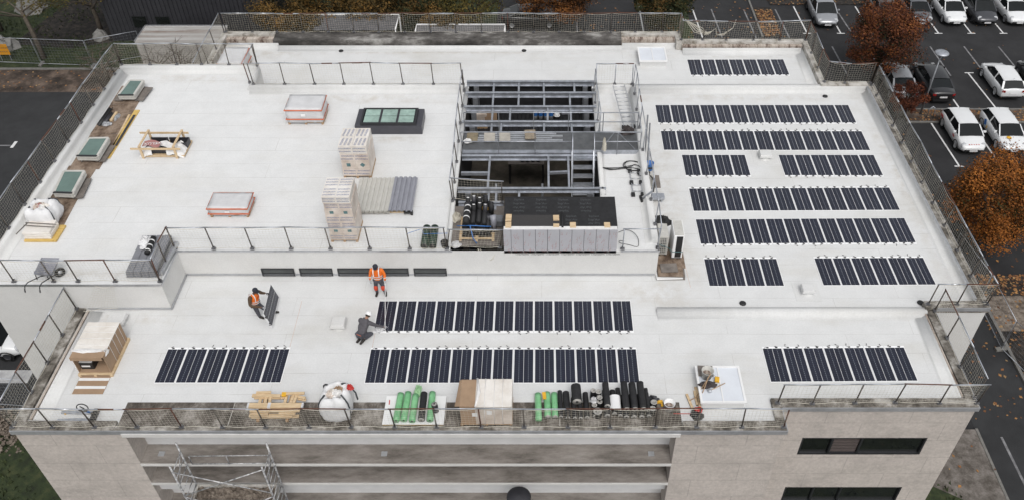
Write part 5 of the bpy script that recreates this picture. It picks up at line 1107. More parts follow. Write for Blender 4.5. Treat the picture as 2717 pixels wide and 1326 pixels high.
# heap of black and green rolls at the front edge
gr = 'rolls heaped at the front edge'; ZX = 0
def zx(u, v, z): return None
def fr(u0, v0, u1, v1, r, z, lab, m=M_BITU, ends=M_ROLLEND, lift=0):
    pass
RL = [ # x, y0, y1, z, r, material, label
 (-.16, 18.32, 19.45, .125, .12, 'g', 'leftmost green roll with a black end in the roll heap'), (.17, 18.46, 19.5, .125, .12, 'g', 'second green roll of the heap with a grey end'), (.43, 18.46, 19.48, .12, .115, 'g', 'third green roll of the heap beside black rolls'),
 (.64, 18.48, 19.6, .10, .085, 'b', 'thin black roll beside the green rolls of the heap'), (.86, 18.75, 19.52, .13, .12, 'b', 'black roll fourth from the left of the heap'), (.88, 18.42, 18.9, .11, .1, 'b', 'low black roll peeping out under the railing clamp'),
 (1.13, 18.42, 19.3, .1, .09, 'b', 'thin black roll under the widest roll'), (1.34, 18.42, 19.3, .1, .085, 'b', 'thin black roll right under the widest roll'), (1.22, 18.95, 19.65, .36, .18, 'b', 'widest black roll lying on top of the heap'),
 (1.57, 18.44, 19.5, .11, .1, 'b', 'black roll right of the widest roll'), (1.86, 18.5, 19.2, .11, .1, 'b', 'black roll below the small upright rolls'),
 (2.3, 18.5, 19.6, .13, .125, 'b', 'black roll left of the white sheet'), (2.3, 18.75, 19.75, .37, .12, 'b', 'raised black roll left of the white sheet'), (2.56, 18.6, 19.6, .12, .105, 'b', 'black roll behind the white sheet'), (2.76, 18.52, 19.7, .12, .09, 'b', 'thin black roll right behind the white sheet'),
 (2.97, 18.46, 19.4, .12, .11, 'b', 'lower black roll right of the middle railing post'), (2.98, 18.62, 19.78, .36, .125, 'b', 'raised black roll right of the middle railing post'), (3.24, 18.46, 19.4, .12, .115, 'b', 'lower black roll in the right part of the heap'), (3.27, 18.62, 19.74, .36, .13, 'b', 'raised middle black roll in the right part of the heap'), (3.52, 18.46, 19.4, .12, .11, 'b', 'lower black roll near the right end of the heap'), (3.57, 18.62, 19.78, .36, .13, 'b', 'rightmost raised black roll of the heap'), (3.78, 18.5, 19.5, .11, .1, 'b', 'rightmost lying black roll of the heap'), (3.76, 18.62, 19.55, .3, .08, 'b', 'thin raised black roll at the right end of the heap')]
for x, y0, y1, z, r, k, lab in RL:
    roll((x + .02, y0, z + .01), (x - .01, y1, z + .03), r, M_GREEN if k == 'g' else M_BITU, lab, gr, M_GREEN if lab.startswith('leftmost green') else M_ROLLEND, hollow=(k == 'b'))
for (x, y, h, r, lab) in ((1.83, 19.35, .5, .1, 'upright black roll with a pale rim at the back of the heap'), (2.02, 19.3, .5, .11, 'grey rimmed upright roll at the back of the heap'), (2.05, 19.1, .42, .11, 'pale grey upright roll in the middle of the heap'), (2.05, 18.95, .36, .1, 'front pale upright roll below two others'), (1.86, 18.85, .3, .1, 'pale short upright roll above the ring'), (1.97, 18.62, .25, .16, 'wide grey ring shaped roll in the heap'), (4.0, 18.95, .34, .12, 'upper upright roll at the right end of the heap'), (3.93, 18.7, .3, .12, 'lower upright roll at the right end of the heap')):
    t = thing('membrane_roll', lab, 'roll', (x, y, .01), group=gr); MB().lathe((0, 0, 0), [(0, 0), (r, 0), (r, h)], 18).build('sheet', M_BITU, t); MB().lathe((0, 0, h), [(r, 0), (r * .96, .006), (r * .55, .006), (r * .5, -.05), (0, -.06)], 18).build('end_face', M_ROLLEND, t)
vs = []; fs = []
for i in range(9):
    g = math.pi * i / 8
    for y in (18.55, 19.2): vs.append((2.6 + .2 * math.cos(g), y, .34 + .14 * math.sin(g)))
fs = [(2 * i, 2 * i + 1, 2 * i + 3, 2 * i + 2) for i in range(8)]
tag(MB().add(vs, fs, 0, True).build('white_sheet', M_WHITE), 'curved white sheet lying over black rolls of the heap', 'sheet')
tag(crumple((1.83, 19.02, .32), .12, .1, .2, 33).build('white_bag', M_WRAP), 'small white bag among the upright rolls', 'bag')
tag(MB().box((.06, 19.3, .27), (.13, .3, .05), .1).build('cork_block', M_YELLOW, bevel=.008), 'tan block lying on the leftmost green rolls', 'block')
tag(crumple((3.98, 19.25, .1), .25, .14, .16, 35).build('grey_tool', M_CHAR), 'grey power tool behind the right end of the heap', 'tool')
t = thing('yellow_tool', 'yellow power tool lying between heap and patterned bucket', 'tool', (4.2, 19.15, .01)); MB().box((0, 0, .08), (.32, .1, .1), .1).build('body', M_YELLOW, t, bevel=.02); MB().box((.12, -.08, .07), (.08, .2, .08), .1).build('grip', M_YELLOW, t, bevel=.02); MB().cyl((-.16, 0, .1), (-.26, .02, .1), .03, 8).build('nose', M_BLACK, t)
def bucket(c, r, h, m, lab, band=None, fill=None):
    t = thing('bucket', lab, 'bucket', c); MB().lathe((0, 0, 0), [(0, 0), (r * .8, 0), (r, h), (r * 1.04, h), (r * 1.04, h + .015), (r * .94, h + .01), (r * .76, .03), (0, .03)], 24).build('body', m, t)
    if band:
        for k, b_ in enumerate(band): MB().lathe((0, 0, h * (.25 + .17 * k)), [(r * (.845 + .034 * k), 0), (r * (.872 + .034 * k), h * .14)], 24).build('print_band', b_, t)
    MB().lathe((0, 0, h * .45), [(r * .88, 0), (0, .01)], 18).build('contents', fill or M_SOIL, t)
    MB().tube([(r * 1.03 * math.cos(a), r * 1.03 * math.sin(a) * .35 - r * .8, h * (.85 - .1 * math.sin(a))) for a in [math.pi * k / 8 for k in range(9)]], .008, 5).build('handle', M_BLACK, t)
bucket((4.56, 18.9, .012), .2, .34, M_WHITE, 'white bucket with a blue and red print near the railing', [M_BLUE, M_BLUE, M_RED])
# things on and beside the front roof hatch
HZ = .415
bucket((DX0 + .36, DY0 + 1.15, HZ + .02), .22, .36, M_FRAMEW, 'large cream bucket standing on the front roof hatch')
tag(MB().box((DX0 + .36, DY1 - .27, HZ + .012), (.55, .5, .016), -.05).build('brown_mat', M_PLYG), 'brown mat on the far left corner of the front roof hatch', 'mat')
tag(MB().box((DX0 + .72, DY0 + 1.0, HZ + .05), (.17, .22, .1), -.2).build('sponge', M_YELLOW, bevel=.02), 'yellow sponge block beside the cream bucket', 'sponge')
tag(crumple((DX0 + .35, DY0 + .78, HZ), .34, .16, .12, 41, 18, 6).build('grey_cloth', MATS['dark_bag']), 'crumpled grey cloth on the front roof hatch', 'cloth')
tag(MB().lathe((DX0 + .38, DY0 + .5, HZ), [(0, 0), (.07, 0), (.07, .09), (.05, .1), (0, .1)], 14).build('tin', M_ALU), 'small metal tin on the front roof hatch', 'tin')
def broom(h0, h1, top, lab):
    h0, h1, top = Vector(h0), Vector(h1), Vector(top); t = thing('broom', lab, 'broom', (h0 + h1) / 2, group='wooden push brooms'); MB().beam(h0 + Vector((0, 0, .06)), h1 + Vector((0, 0, .06)), .09, .035).build('head', M_WOOD, t, True); MB().beam(h0 + Vector((0, 0, .02)), h1 + Vector((0, 0, .02)), .08, .04).build('bristles', M_BLACK, t, True); MB().cyl((h0 + h1) / 2 + Vector((0, 0, .08)), top, .017, 7).build('handle', M_WOODD, t, True)
broom((5.28,19.53,0), (5.41,18.91,0), (6.64,19.65,0.55), 'broom on the roof left of the front hatch')
broom((5.59,19.68,0), (5.61,19.05,0), (6.08,19.76,0.95), 'broom against the left side of the front hatch')
broom((5.66,19.39,0), (5.7,18.91,0), (5.99,19.66,0.9), 'broom nearest the railing beside the front hatch')
tag(MB().beam((5.65,19.87,0.03), (5.71,19.45,0.03), .1, .05).build('wood_batten', M_WOOD), 'short wooden batten beside the front roof hatch', 'batten')
t = thing('dustpan', 'black and red dustpan with red stick behind the front railing', 'dustpan', (5.54,18.63,0)); crumple((0, 0, 0), .22, .26, .16, 43, 16, 5).build('pan', M_BLACK, t); crumple((.08, .16, .1), .16, .12, .1, 44, 14, 4).build('red_flap', M_RED, t); MB().cyl((-.12, .02, .06), (-.85, .0, .1), .014, 6).build('stick', M_RED, t)
# pallet jack
def jack():
    a = Vector((-17.34,18.42,0.08)); b_ = Vector((-16.08,18.34,0.08)); y = a.y - .05; t = thing('pallet_jack', 'grey pallet jack with black looped handle behind the front left railing', 'pallet jack', ((a.x + b_.x) / 2, y, 0))
    for dy in (0, .34):
        MB().add([(a.x + .05, y + dy - .05, .09), (b_.x, y + dy - .08, .09), (b_.x, y + dy + .08, .09), (a.x + .05, y + dy + .05, .09), (a.x + .05, y + dy - .05, .03), (b_.x, y + dy - .08, .02), (b_.x, y + dy + .08, .02), (a.x + .05, y + dy + .05, .03)], [(0, 1, 2, 3), (7, 6, 5, 4), (0, 4, 5, 1), (1, 5, 6, 2), (2, 6, 7, 3), (3, 7, 4, 0)]).build('fork', M_GALV, t, True, bevel=.01)
        MB().cyl((a.x + .2, y + dy - .06, .04), (a.x + .2, y + dy + .06, .04), .04, 10).build('roller', M_YELLOW, t, True)
    MB().span((b_.x - .02, y - .08, .03), (b_.x + .14, y + .42, .2)).build('pump_block', M_BLACK, t, True, bevel=.02)
    p = Vector((b_.x + .05, y + .17, .2)); q = Vector((-15.99,18.24,0.8)); MB().cyl(p, q, .035, 8).build('shaft', M_BLACK, t, True); MB().cyl(p.lerp(q, .45), p.lerp(q, .85), .04, 8).build('blue_sleeve', M_BLUE, t, True)
    c = Vector((-16.04,18.25,0.95)); ax = Vector((-.4, .25, .4)).normalized(); ey = Vector((.3, .9, 0)).normalized(); ex = Vector((-.85, .25, .3)).normalized()
    MB().tube([c + ex * .2 * math.cos(g) + ey * .13 * math.sin(g) for g in [2 * math.pi * k / 16 for k in range(16)]], .02, 6, closed=True).build('handle_loop', M_BLACK, t, True); MB().tube([q, c - ex * .05, c + ex * .1], .022, 6).build('handle_stem', M_BLACK, t, True)
jack()
# opened cardboard box on a pallet with its front flap folded down on the roof
def open_box(b):
    x0, x1, y0, y1, h = b; t = thing('open_carton', 'film wrapped open carton on a pallet with its flap folded down', 'carton', ((x0 + x1) / 2, (y0 + y1) / 2, 0))
    pallet_mb(x0 - .02, x1 + .06, y0 - .1, y1 + .05, .004).build('pallet', M_WOOD, t, True)
    z0, z1 = .15, .15 + h
    MB().span((x0, y0, z0), (x0 + .02, y1, z1)).build('side_wall', M_CARD, t, True); MB().span((x1 - .02, y0, z0), (x1, y1, z1)).build('side_wall', M_CARD, t, True)
    MB().span((x0 + .02, y1 - .02, z0), (x1 - .02, y1, z1)).build('back_wall', M_CARD, t, True); MB().span((x0 + .02, y0, z0), (x1 - .02, y1 - .02, z0 + .015)).build('bottom', M_CARD, t, True)
    MB().span((x0 - .01, y0 + .3, z1 + .002), (x1 + .01, y1 + .01, z1 + .02)).build('film_top', M_CARDT, t, True); MB().span((x0 - .01, y0 - .05, z1 + .002), (x1 + .01, y0 + .297, z1 + .018)).build('top_flap', M_CARD, t, True)
    MB().span((x0 - .015, y0 - .072, z1 - .14), (x1 - .05, y0 - .05, z1 + .016)).build('front_lip', M_CARD, t, True)
    for f in (.33, .52, .7, .88): MB().tube([(x0 - .012, y0 + f * (y1 - y0), z0 + .1), (x0 - .012, y0 + f * (y1 - y0), z1 + .024), (x1 + .013, y0 + f * (y1 - y0), z1 + .024), (x1 + .013, y0 + f * (y1 - y0), z0)], .008, 4).build('strap', M_WHITE, t, True)
    crumple((x0 + .45 * (x1 - x0), y0 + .28, z1 + .015), .55, .1, .04, 51, 18, 4).build('film_edge', M_FILM, t, True); crumple((x1 - .02, y0 + .3, z1 - .12), .06, .16, .16, 52).build('film_edge', M_FILM, t, True)
    d = MB().span((x0 + .04, y0 - .9, .008), (x1 - .03, y0 - .02, .02)); fo = d.build('front_flap', M_CARD, t, True)
    MB().add([(x0 + .04, y0 - .02, .02), (x1 - .03, y0 - .02, .02), (x1 - .02, y0 + .01, z0 + .012), (x0 + .02, y0 + .01, z0 + .012)], [(0, 1, 2, 3)]).build('flap_hinge', M_CARD, t, True)
    for f in (.26, .68): MB().span((x0 + .045, y0 - .9 + f * .9, .0215), (x1 - .035, y0 - .9 + f * .9 + .13, .024)).build('white_stripe', M_WHITE, fo, True)
    return x0, x1, y0, z0
ox = open_box((-17.32,-16.12,20.47,22.16,0.89))
t = thing('black_carton', 'black and white printed box inside the open carton', 'box', (ox[0] + .32, ox[2] + .35, ox[3] + .02)); MB().span((-.26, -.2, 0), (.22, .2, .36)).build('body', M_BLACK, t); MB().span((-.26, -.2, .362), (.22, .2, .37)).build('lid', M_WHITE, t); MB().span((-.22, -.206, .12), (.1, -.202, .2)).build('print', M_WHITE, t)
tag(crumple((ox[0] - .2, ox[2] + .7, 0), .2, .45, .2, 55, 16, 6).build('film_heap', M_FILM), 'heap of loose film left of the open carton', 'plastic film')
tag(MB().tube([(ox[0] - .42, ox[2] + .75, .06), (ox[0] - .28, ox[2] + .6, .16)], .04, 5).build('orange_strap', M_ORANGE), 'orange strap end in the loose film by the open carton', 'strap')
# chalk snap lines on the roof
for k, (p, q) in enumerate((((-9.81,24.3,0), (-9.74,20.07,0)), ((5.92,29.14,0), (6.13,25.06,0)), ((-6.58,22.54,0), (-6.58,21.78,0)))):
    tag(MB().beam(p, q, .014, .003).build('chalk_line', mat('chalk_%d' % k, (.55, .40, .33), .9, .2, 9)), ['red chalk line on the roof right of the panel carrier', 'faint red chalk line right of the scrap boards', 'short red chalk line beside the kneeling worker'][k], 'chalk line')
# ================================================================ WORKERS
M_SKIN = mat('skin', (.30, .17, .115), .55, .08, 6); M_SKIN2 = mat('skin_dark', (.11, .06, .042), .55, .08, 6)
M_HIVIS = mat('orange_hivis', (.78, .17, .015), .65, .08, 5); M_REFL = mat('reflective_tape', (.68, .70, .70), .35, .04, 5)
M_TROU = mat('grey_trousers', (.065, .066, .08), .85, .18, 8); M_BROWN = mat('brown_sleeve', (.085, .052, .03), .85, .15, 8); M_BOOT = mat('dark_boot', (.022, .018, .016), .7, .25, 8)
M_JACK = mat('grey_jacket', (.085, .08, .09), .85, .15, 8); M_GLOVE = mat('grey_glove', (.40, .40, .42), .8, .1, 8); M_CAP = mat('navy_cap', (.02, .022, .034), .8, .15, 8); M_KNEE = mat('red_kneepad', (.55, .06, .025), .7, .1, 8); M_HAIR = mat('dark_hair', (.02, .014, .01), .8, .2, 20)
def skin(name, V, E, m, parent, sub=2, root=None):
    """V: {key: (pos, radius or (rx, ry))}; grows one continuous surface over the edges"""
    keys = list(V); me = bpy.data.meshes.new(name); me.from_pydata([Vector(V[k][0]) for k in keys], [(keys.index(a), keys.index(b)) for a, b in E], [])
    o = bpy.data.objects.new(name, me); col.objects.link(o)
    sk = o.modifiers.new('skin', 'SKIN'); sk.use_smooth_shade = True; sk.branch_smoothing = .6
    for i, k in enumerate(keys):
        r = V[k][1]; d = me.skin_vertices[0].data[i]; d.radius = r if isinstance(r, tuple) else (r, r); d.use_root = (k == (root or keys[0]))
    ss = o.modifiers.new('sub', 'SUBSURF'); ss.levels = sub; ss.render_levels = sub
    dg = bpy.context.evaluated_depsgraph_get(); dg.update(); nm = bpy.data.meshes.new_from_object(o.evaluated_get(dg))
    bpy.data.objects.remove(o); nm.materials.clear(); nm.materials.append(m)
    for p in nm.polygons: p.use_smooth = True
    o = bpy.data.objects.new(name, nm); col.objects.link(o); o.parent = parent
    return o
def hand(wrist, d, palm_n, m, parent, name='glove', curl=.5):
    """palm and five separate bent fingers; d = pointing direction, palm_n = direction the palm faces"""
    w_ = Vector(wrist); d = Vector(d).normalized(); pn = Vector(palm_n); pn = (pn - d * pn.dot(d)).normalized(); s = d.cross(pn)
    V = {'w': (w_, .026), 'p1': (w_ + d * .045, (.036, .02)), 'p2': (w_ + d * .085, (.038, .016))}; E = [('w', 'p1'), ('p1', 'p2')]
    for k, (off, ln) in enumerate(((-.03, .066), (-.011, .078), (.01, .073), (.03, .056))):
        b = w_ + d * .095 + s * off; c1 = b + (d * math.cos(curl) + pn * math.sin(curl)) * ln * .5; c2 = c1 + (d * math.cos(curl * 2.2) + pn * math.sin(curl * 2.2)) * ln * .5
        V['a%d' % k] = (b, .011); V['b%d' % k] = (c1, .0105); V['c%d' % k] = (c2, .009); E += [('p2', 'a%d' % k), ('a%d' % k, 'b%d' % k), ('b%d' % k, 'c%d' % k)]
    V['t0'] = (w_ + d * .035 - s * .04, .013); V['t1'] = (w_ + d * .07 - s * .055 + pn * .02, .012); V['t2'] = (w_ + d * .095 - s * .045 + pn * .035, .010); E += [('p1', 't0'), ('t0', 't1'), ('t1', 't2')]
    return skin(name, V, E, m, parent, 1)
def worker(loc, rz, label, J, sk, jacket, sleeve, trous, hat, hat_m, vest=False, bands=True, hivis=True):
    t = thing('person', label, 'person', loc, rz)
    V = {k: (J[k], r) for k, r in dict(pel=(.13, .1), spi=(.13, .095), che=(.155, .105), nek=.055, hd0=.075, hd1=(.082, .095), hd2=.07, lsh=.058, lel=.042, lwr=.03, rsh=.058, rel=.042, rwr=.03, lhp=.085, lkn=.06, lan=.042, rhp=.085, rkn=.06, ran=.042).items()}
    E = [('pel', 'spi'), ('spi', 'che'), ('che', 'nek'), ('nek', 'hd0'), ('hd0', 'hd1'), ('hd1', 'hd2'), ('che', 'lsh'), ('lsh', 'lel'), ('lel', 'lwr'), ('che', 'rsh'), ('rsh', 'rel'), ('rel', 'rwr'), ('pel', 'lhp'), ('lhp', 'lkn'), ('lkn', 'lan'), ('pel', 'rhp'), ('rhp', 'rkn'), ('rkn', 'ran')]
    skin('body', V, E, sk, t)
    f = Vector(J['face']).normalized(); h = Vector(J['hd1']); upv = (Vector(J['hd2']) - Vector(J['hd0'])).normalized(); f = (f - upv * f.dot(upv)).normalized(); sd = f.cross(upv)
    MB().lathe(h + f * .098 - upv * .015, [(0, -.03), (.02, -.018), (.014, .02), (0, .035)], 8, ax=Matrix((sd, f, upv)).transposed()).build('nose', sk, t)
    for s in (-1, 1):
        MB().lathe(h + f * .088 + sd * .034 * s + upv * .012, [(0, -.009), (.012, 0), (0, .009)], 8, ax=Matrix((sd, f, upv)).transposed()).build('eye', M_BLACK, t)
        MB().lathe(h + sd * .086 * s - upv * .01, [(0, -.03), (.016, -.01), (.018, .015), (0, .032)], 8, ax=Matrix((f, sd, upv)).transposed()).build('ear', sk, t)
    MB().box(h + f * .09 - upv * .06, (.045, .012, .01), rot=Matrix((sd, f, upv)).transposed()).build('mouth', M_BROWN, t)
    rot = Matrix((sd, f, upv)).transposed()
    if hat == 'cap':
        c = MB().lathe(h + upv * .02 - f * .004, [(.106, 0), (.108, .03), (.1, .07), (.075, .1), (.04, .118), (0, .124)], 18, ax=rot); hh = c.build('cap', hat_m, t)
        b_ = [(-.085, .05), (-.07, .13), (-.03, .175), (.03, .175), (.07, .13), (.085, .05)]; MB().add([rot @ Vector((x, y, .018)) + h + upv * .015 for x, y in b_] + [rot @ Vector((x, y, .03)) + h + upv * .015 for x, y in b_], [tuple(range(6)), tuple(range(11, 5, -1))] + [(i, (i + 1) % 6, 6 + (i + 1) % 6, 6 + i) for i in range(6)]).build('peak', hat_m, hh)
    else:
        c = helmet_mb(h + upv * .035, .128, rot); hh = c.build('hard_hat', hat_m, t)
        MB().lathe(h + upv * .0, [(.092, -.05), (.1, .0), (.1, .03)], 16, ax=rot).build('hair', M_HAIR, t)
    # clothing follows the same skeleton, a little wider
    cv = {k: (J[k], r) for k, r in dict(pel=(.2, .165), spi=(.215, .175), che=(.225, .18), nek=.085, lsh=.115, rsh=.115).items()}
    ce = [('pel', 'spi'), ('spi', 'che'), ('che', 'nek'), ('che', 'lsh'), ('che', 'rsh')]
    jo = skin('vest' if vest else 'jacket', cv, ce, jacket, t, root='spi')
    if True:
        for s in 'lr':
            a, b_, c = Vector(J[s + 'sh']), Vector(J[s + 'el']), Vector(J[s + 'wr']); skin('sleeve', {'a0': (a.lerp(Vector(J['che']), .45), .1), 'a': (a, .098), 'a2': (a.lerp(b_, .3), .085), 'b': (b_, .062), 'c': (c.lerp(b_, .1), .046)}, [('a0', 'a'), ('a', 'a2'), ('a2', 'b'), ('b', 'c')], sleeve or jacket, t, 2)
    tv = {k: (J[k], r) for k, r in dict(pel=(.165, .13), lhp=.108, rhp=.108, lkn=.082, rkn=.082).items()}; te = [('pel', 'lhp'), ('pel', 'rhp'), ('lhp', 'lkn'), ('rhp', 'rkn')]
    for s in 'lr': tv[s + 'an'] = (Vector(J[s + 'an']).lerp(Vector(J[s + 'kn']), .12), .066); te.append((s + 'kn', s + 'an'))
    skin('trousers', tv, te, trous, t)
    for s in 'lr':
        a, b_ = Vector(J[s + 'an']), Vector(J[s + 'to']); d = (b_ - a); m_ = a + d * .5 + Vector((0, 0, -.012)); skin('boot', {'t': (a + (Vector(J[s + 'kn']) - a).normalized() * .12, .06), 'a': (a - Vector((0, 0, .02)), .064), 'm': (m_, (.056, .05)), 'f': (b_, (.052, .04))}, [('t', 'a'), ('a', 'm'), ('m', 'f')], M_BOOT, t, 2)
    if bands:
        ch, sp_, pe = Vector(J['che']), Vector(J['spi']), Vector(J['pel']); up_ = (ch - pe).normalized(); fw = Vector(J['fwd']).normalized(); fw = (fw - up_ * fw.dot(up_)).normalized(); sx = fw.cross(up_)
        for c, w_ in ((pe.lerp(sp_, .75), 0), (sp_.lerp(ch, .22), 0)):
            pts = [c + sx * .222 * math.cos(g) + fw * .185 * math.sin(g) for g in [2 * math.pi * k / 20 for k in range(20)]]
            vs = [p - up_ * .02 for p in pts] + [p + up_ * .02 for p in pts]; MB().add(vs, [(k, (k + 1) % 20, 20 + (k + 1) % 20, 20 + k) for k in range(20)], 0, True).build('reflective_band', M_REFL, jo)
        for s in (-1, 1):
            arc = [(.6, .142), (.2, .172), (.62, .16), (1.0, .1), (1.12, 0), (1.0, -.1), (.6, -.16), (.2, -.17)]
            ln = []
            for k in range(9):
                f_ = k / 8; g = math.pi * f_; base = sp_.lerp(ch, .3); hgt = math.sin(g) ** .5 * ((ch - base).length + .185); ln.append(base + up_ * hgt + fw * .19 * math.cos(g) + sx * .11 * s)
            MB().add([p + sx * .02 for p in ln] + [p - sx * .02 for p in ln], [(k, k + 1, 10 + k, 9 + k) for k in range(8)], 0, True).build('reflective_band', M_REFL, jo)
    return t
# standing worker with a pole
P = (-6.64,24.66,-0)
J = dict(pel=(0, 0, .92), spi=(0, -.01, 1.12), che=(0, .0, 1.36), nek=(0, -.03, 1.5), hd0=(0, -.05, 1.555), hd1=(0, -.075, 1.635), hd2=(0, -.075, 1.70), face=(0, -1, -.55), fwd=(0, -1, 0),
    lsh=(.2, .0, 1.42), lel=(.3, -.02, 1.15), lwr=(.31, -.16, .93), rsh=(-.2, 0, 1.42), rel=(-.29, .02, 1.14), rwr=(-.31, -.08, .9), lhp=(.11, 0, .87), lkn=(.16, -.05, .49), lan=(.2, .02, .1), lto=(.24, -.17, .045), rhp=(-.11, 0, .87), rkn=(-.13, -.05, .49), ran=(-.14, .03, .1), rto=(-.17, -.17, .045))
t = worker((P[0], P[1], 0), 0, 'worker in orange jacket and dark cap standing with a long pole', J, M_SKIN2, M_HIVIS, None, M_TROU, 'cap', M_CAP)
hand(J['lwr'], (.0, -.35, -1), (-1, 0, 0), M_GLOVE, t, curl=.9); hand(J['rwr'], (0, -.2, -1), (1, 0, 0), M_GLOVE, t, curl=.45)
for s, k in ((1, 'l'), (-1, 'r')):
    kn = Vector(J[k + 'kn']); MB().lathe(kn + Vector((0, -.045, 0)), [(0, -.14), (.07, -.1), (.086, 0), (.07, .1), (0, .14)], 12).build('knee_pad', M_KNEE, t)
    MB().lathe(Vector(J[k + 'el']).lerp(Vector(J[k + 'wr']), .35), [(.064, -.03), (.066, .0), (.064, .03)], 12).build('cuff_band', M_REFL, t)
hp = Vector((P[0] + .31, P[1] - .2, .86)); tag(MB().tube([hp + Vector((0, .06, .12)), hp, (-6.19,22.64,0.03)], .013, 6).build('pole', M_WHITE), 'thin white pole held upright over the first solar panel', 'pole')
# worker carrying a panel
F1_ = (-11.25,23.35,0); F2_ = (-10.67,23.61,0)
BL, TL, BR, TR = Vector((-10.78, 22.53, 1.01)), Vector((-10.89, 24.33, .97)), Vector((-10.60, 22.66, .25)), Vector((-10.71, 24.45, .21))
o_ = Vector((-11.27, 23.3, 0)); h1 = BL.lerp(TL, .24) - o_; h2 = BL.lerp(TL, .68) - o_
fa = Vector(F1_) - o_; fb = Vector(F2_) - o_
J = dict(pel=(0, 0, .9), spi=(.04, 0, 1.1), che=(.07, 0, 1.33), nek=(.10, 0, 1.47), hd0=(.13, 0, 1.53), hd1=(.16, 0, 1.60), hd2=(.165, 0, 1.67), face=(.8, -.5, -.5), fwd=(.82, -.57, 0),
    rsh=(-.05, -.17, 1.39), rel=(-.06, -.34, 1.12), rwr=tuple(h1 + Vector((-.07, .0, .03))), lsh=(.17, .18, 1.39), lel=(.24, .34, 1.14), lwr=tuple(h2 + Vector((-.07, 0, .03))), rhp=(0, -.1, .86), rkn=(.04, -.1, .48), ran=(fa.x - .02, fa.y, .1), rto=(fa.x + .17, fa.y - .05, .045), lhp=(0, .1, .86), lkn=(.24, .1, .5), lan=(fb.x - .1, fb.y, .1), lto=(fb.x + .1, fb.y + .03, .045))
t = worker(o_, 0, 'worker in orange vest and dark cap carrying a solar panel', J, M_SKIN2, M_HIVIS, M_BROWN, M_TROU, 'cap', M_CAP, vest=True)
hand(J['rwr'], (1, .2, -.15), (0, .2, -1), M_GLOVE, t, curl=.8); hand(J['lwr'], (1, -.1, -.15), (0, 0, -1), M_BOOT, t, curl=.8)
pn = copy_tree(PANELS[1]); ey = (TR - BR).normalized(); ex = (BR - BL); ex = (ex - ey * ex.dot(ey)).normalized(); ez = ex.cross(ey); print('panel normal', ez)
m4 = Matrix((ex, ey, ez)).transposed().to_4x4(); m4.translation = (BL + TL + BR + TR) / 4
pn.rotation_euler = m4.to_euler(); pn.location = m4.translation; pn['label'] = 'solar panel carried upright by the worker in the orange vest'; del pn['group']
# kneeling worker seen from behind
P = (-7.04,22.14,0); rz = R(-28)
J = dict(pel=(0, .06, .36), spi=(0, .2, .55), che=(0, .36, .74), nek=(.02, .47, .86), hd0=(.03, .52, .9), hd1=(.035, .585, .95), hd2=(.035, .62, 1.0), face=(.1, .8, -.7), fwd=(0, .7, -.7),
    lsh=(-.2, .37, .78), lel=(-.34, .46, .5), lwr=(-.25, .68, .28), rsh=(.2, .39, .78), rel=(.36, .6, .5), rwr=(.47, .88, .2), lhp=(-.11, .06, .33), lkn=(-.14, .48, .1), lan=(-.09, -.0, .1), lto=(-.09, -.2, .05), rhp=(.11, .06, .33), rkn=(.2, .47, .12), ran=(.08, 0, .1), rto=(.08, -.2, .05))
t = worker((P[0], P[1], 0), rz, 'kneeling worker in grey jacket and white hard hat wiping a panel', J, M_SKIN, M_JACK, None, M_TROU, 'helmet', M_WHITE, bands=False)
hand(J['rwr'], (.35, .9, -.4), (0, 0, -1), M_GLOVE, t, curl=.35); hand(J['lwr'], (.3, .9, -.5), (0, 0, -1), M_GLOVE, t, curl=.35)
MB().box((0, -.07, .42), (.2, .02, .05), rot=Matrix.Rotation(.5, 3, 'X')).build('orange_hem', M_ORANGE, t)
tag(crumple((-6.43,22.71,0.02), .2, .14, .12, 61, 18, 7).build('white_rag', M_WRAP), 'white rag under the kneeling worker\'s hand on the panel', 'rag')

# loose netting hanging over the white wall left of the terrace
tag(net_mb((-18.3, 23.5, .2), (-16.9, 23.55, .35), (-17.5, 23.72, 1.46), (-16.8, 23.72, 1.46), 5, sag=.1).build('hanging_net', M_NET), 'loose net hanging over the white wall beside the left terrace railing', 'net')
nt = MB()
for k in range(9):
    a_ = .9 + .12 * (k % 3); nt.tube([(8.1 + .05 * k, 44.8, 1.7 - .03 * k), (8.7 + .06 * k, 44.75, a_), (9.3 + .03 * k, 44.7, .75 + .05 * (k % 4)), (9.7, 44.65, 1.0), (9.9, 44.65, 1.2), (10.0, 44.6, .8), (10.4, 44.65, .75 + .06 * (k % 3)), (10.9, 44.7, 1.2), (11.0, 44.72, 1.7)], .016, 4)
tag(nt.build('hanging_net', M_NET), 'bunched net swagged on the back right railing', 'net')

# ================================================================ GROUND AND SURROUNDINGS
M_ASPH = mat('asphalt', (.014, .014, .0155), .9, 0, .7, c2=(.025, .025, .027), bump=.2, bscale=25, detail=8)
M_ASPHL = mat('old_asphalt', (.017, .0175, .019), .9, 0, .6, c2=(.030, .031, .033), bump=.2, bscale=25, detail=8)
M_GRASS = dirty('lawn', (.008, .012, .004), (.022, .034, .010), (.06, .065, .024), 2.2, p=(.3, .5, .72))
M_MULCH = dirty('dark_mulch', (.006, .0055, .005), (.016, .013, .011), (.05, .04, .032), 3)
M_MUD = dirty('muddy_verge', (.02, .014, .010), (.06, .043, .033), (.15, .11, .085), .8)
M_GRAVEL = dirty('gravel', (.08, .062, .048), (.16, .13, .105), (.27, .23, .19), 4)
M_PAVE = dirty('exposed_gravel_path', (.07, .06, .05), (.125, .11, .098), (.2, .18, .165), 2.5)
M_KERB = mat('kerb_concrete', (.16, .155, .145), .9, .2, 4)
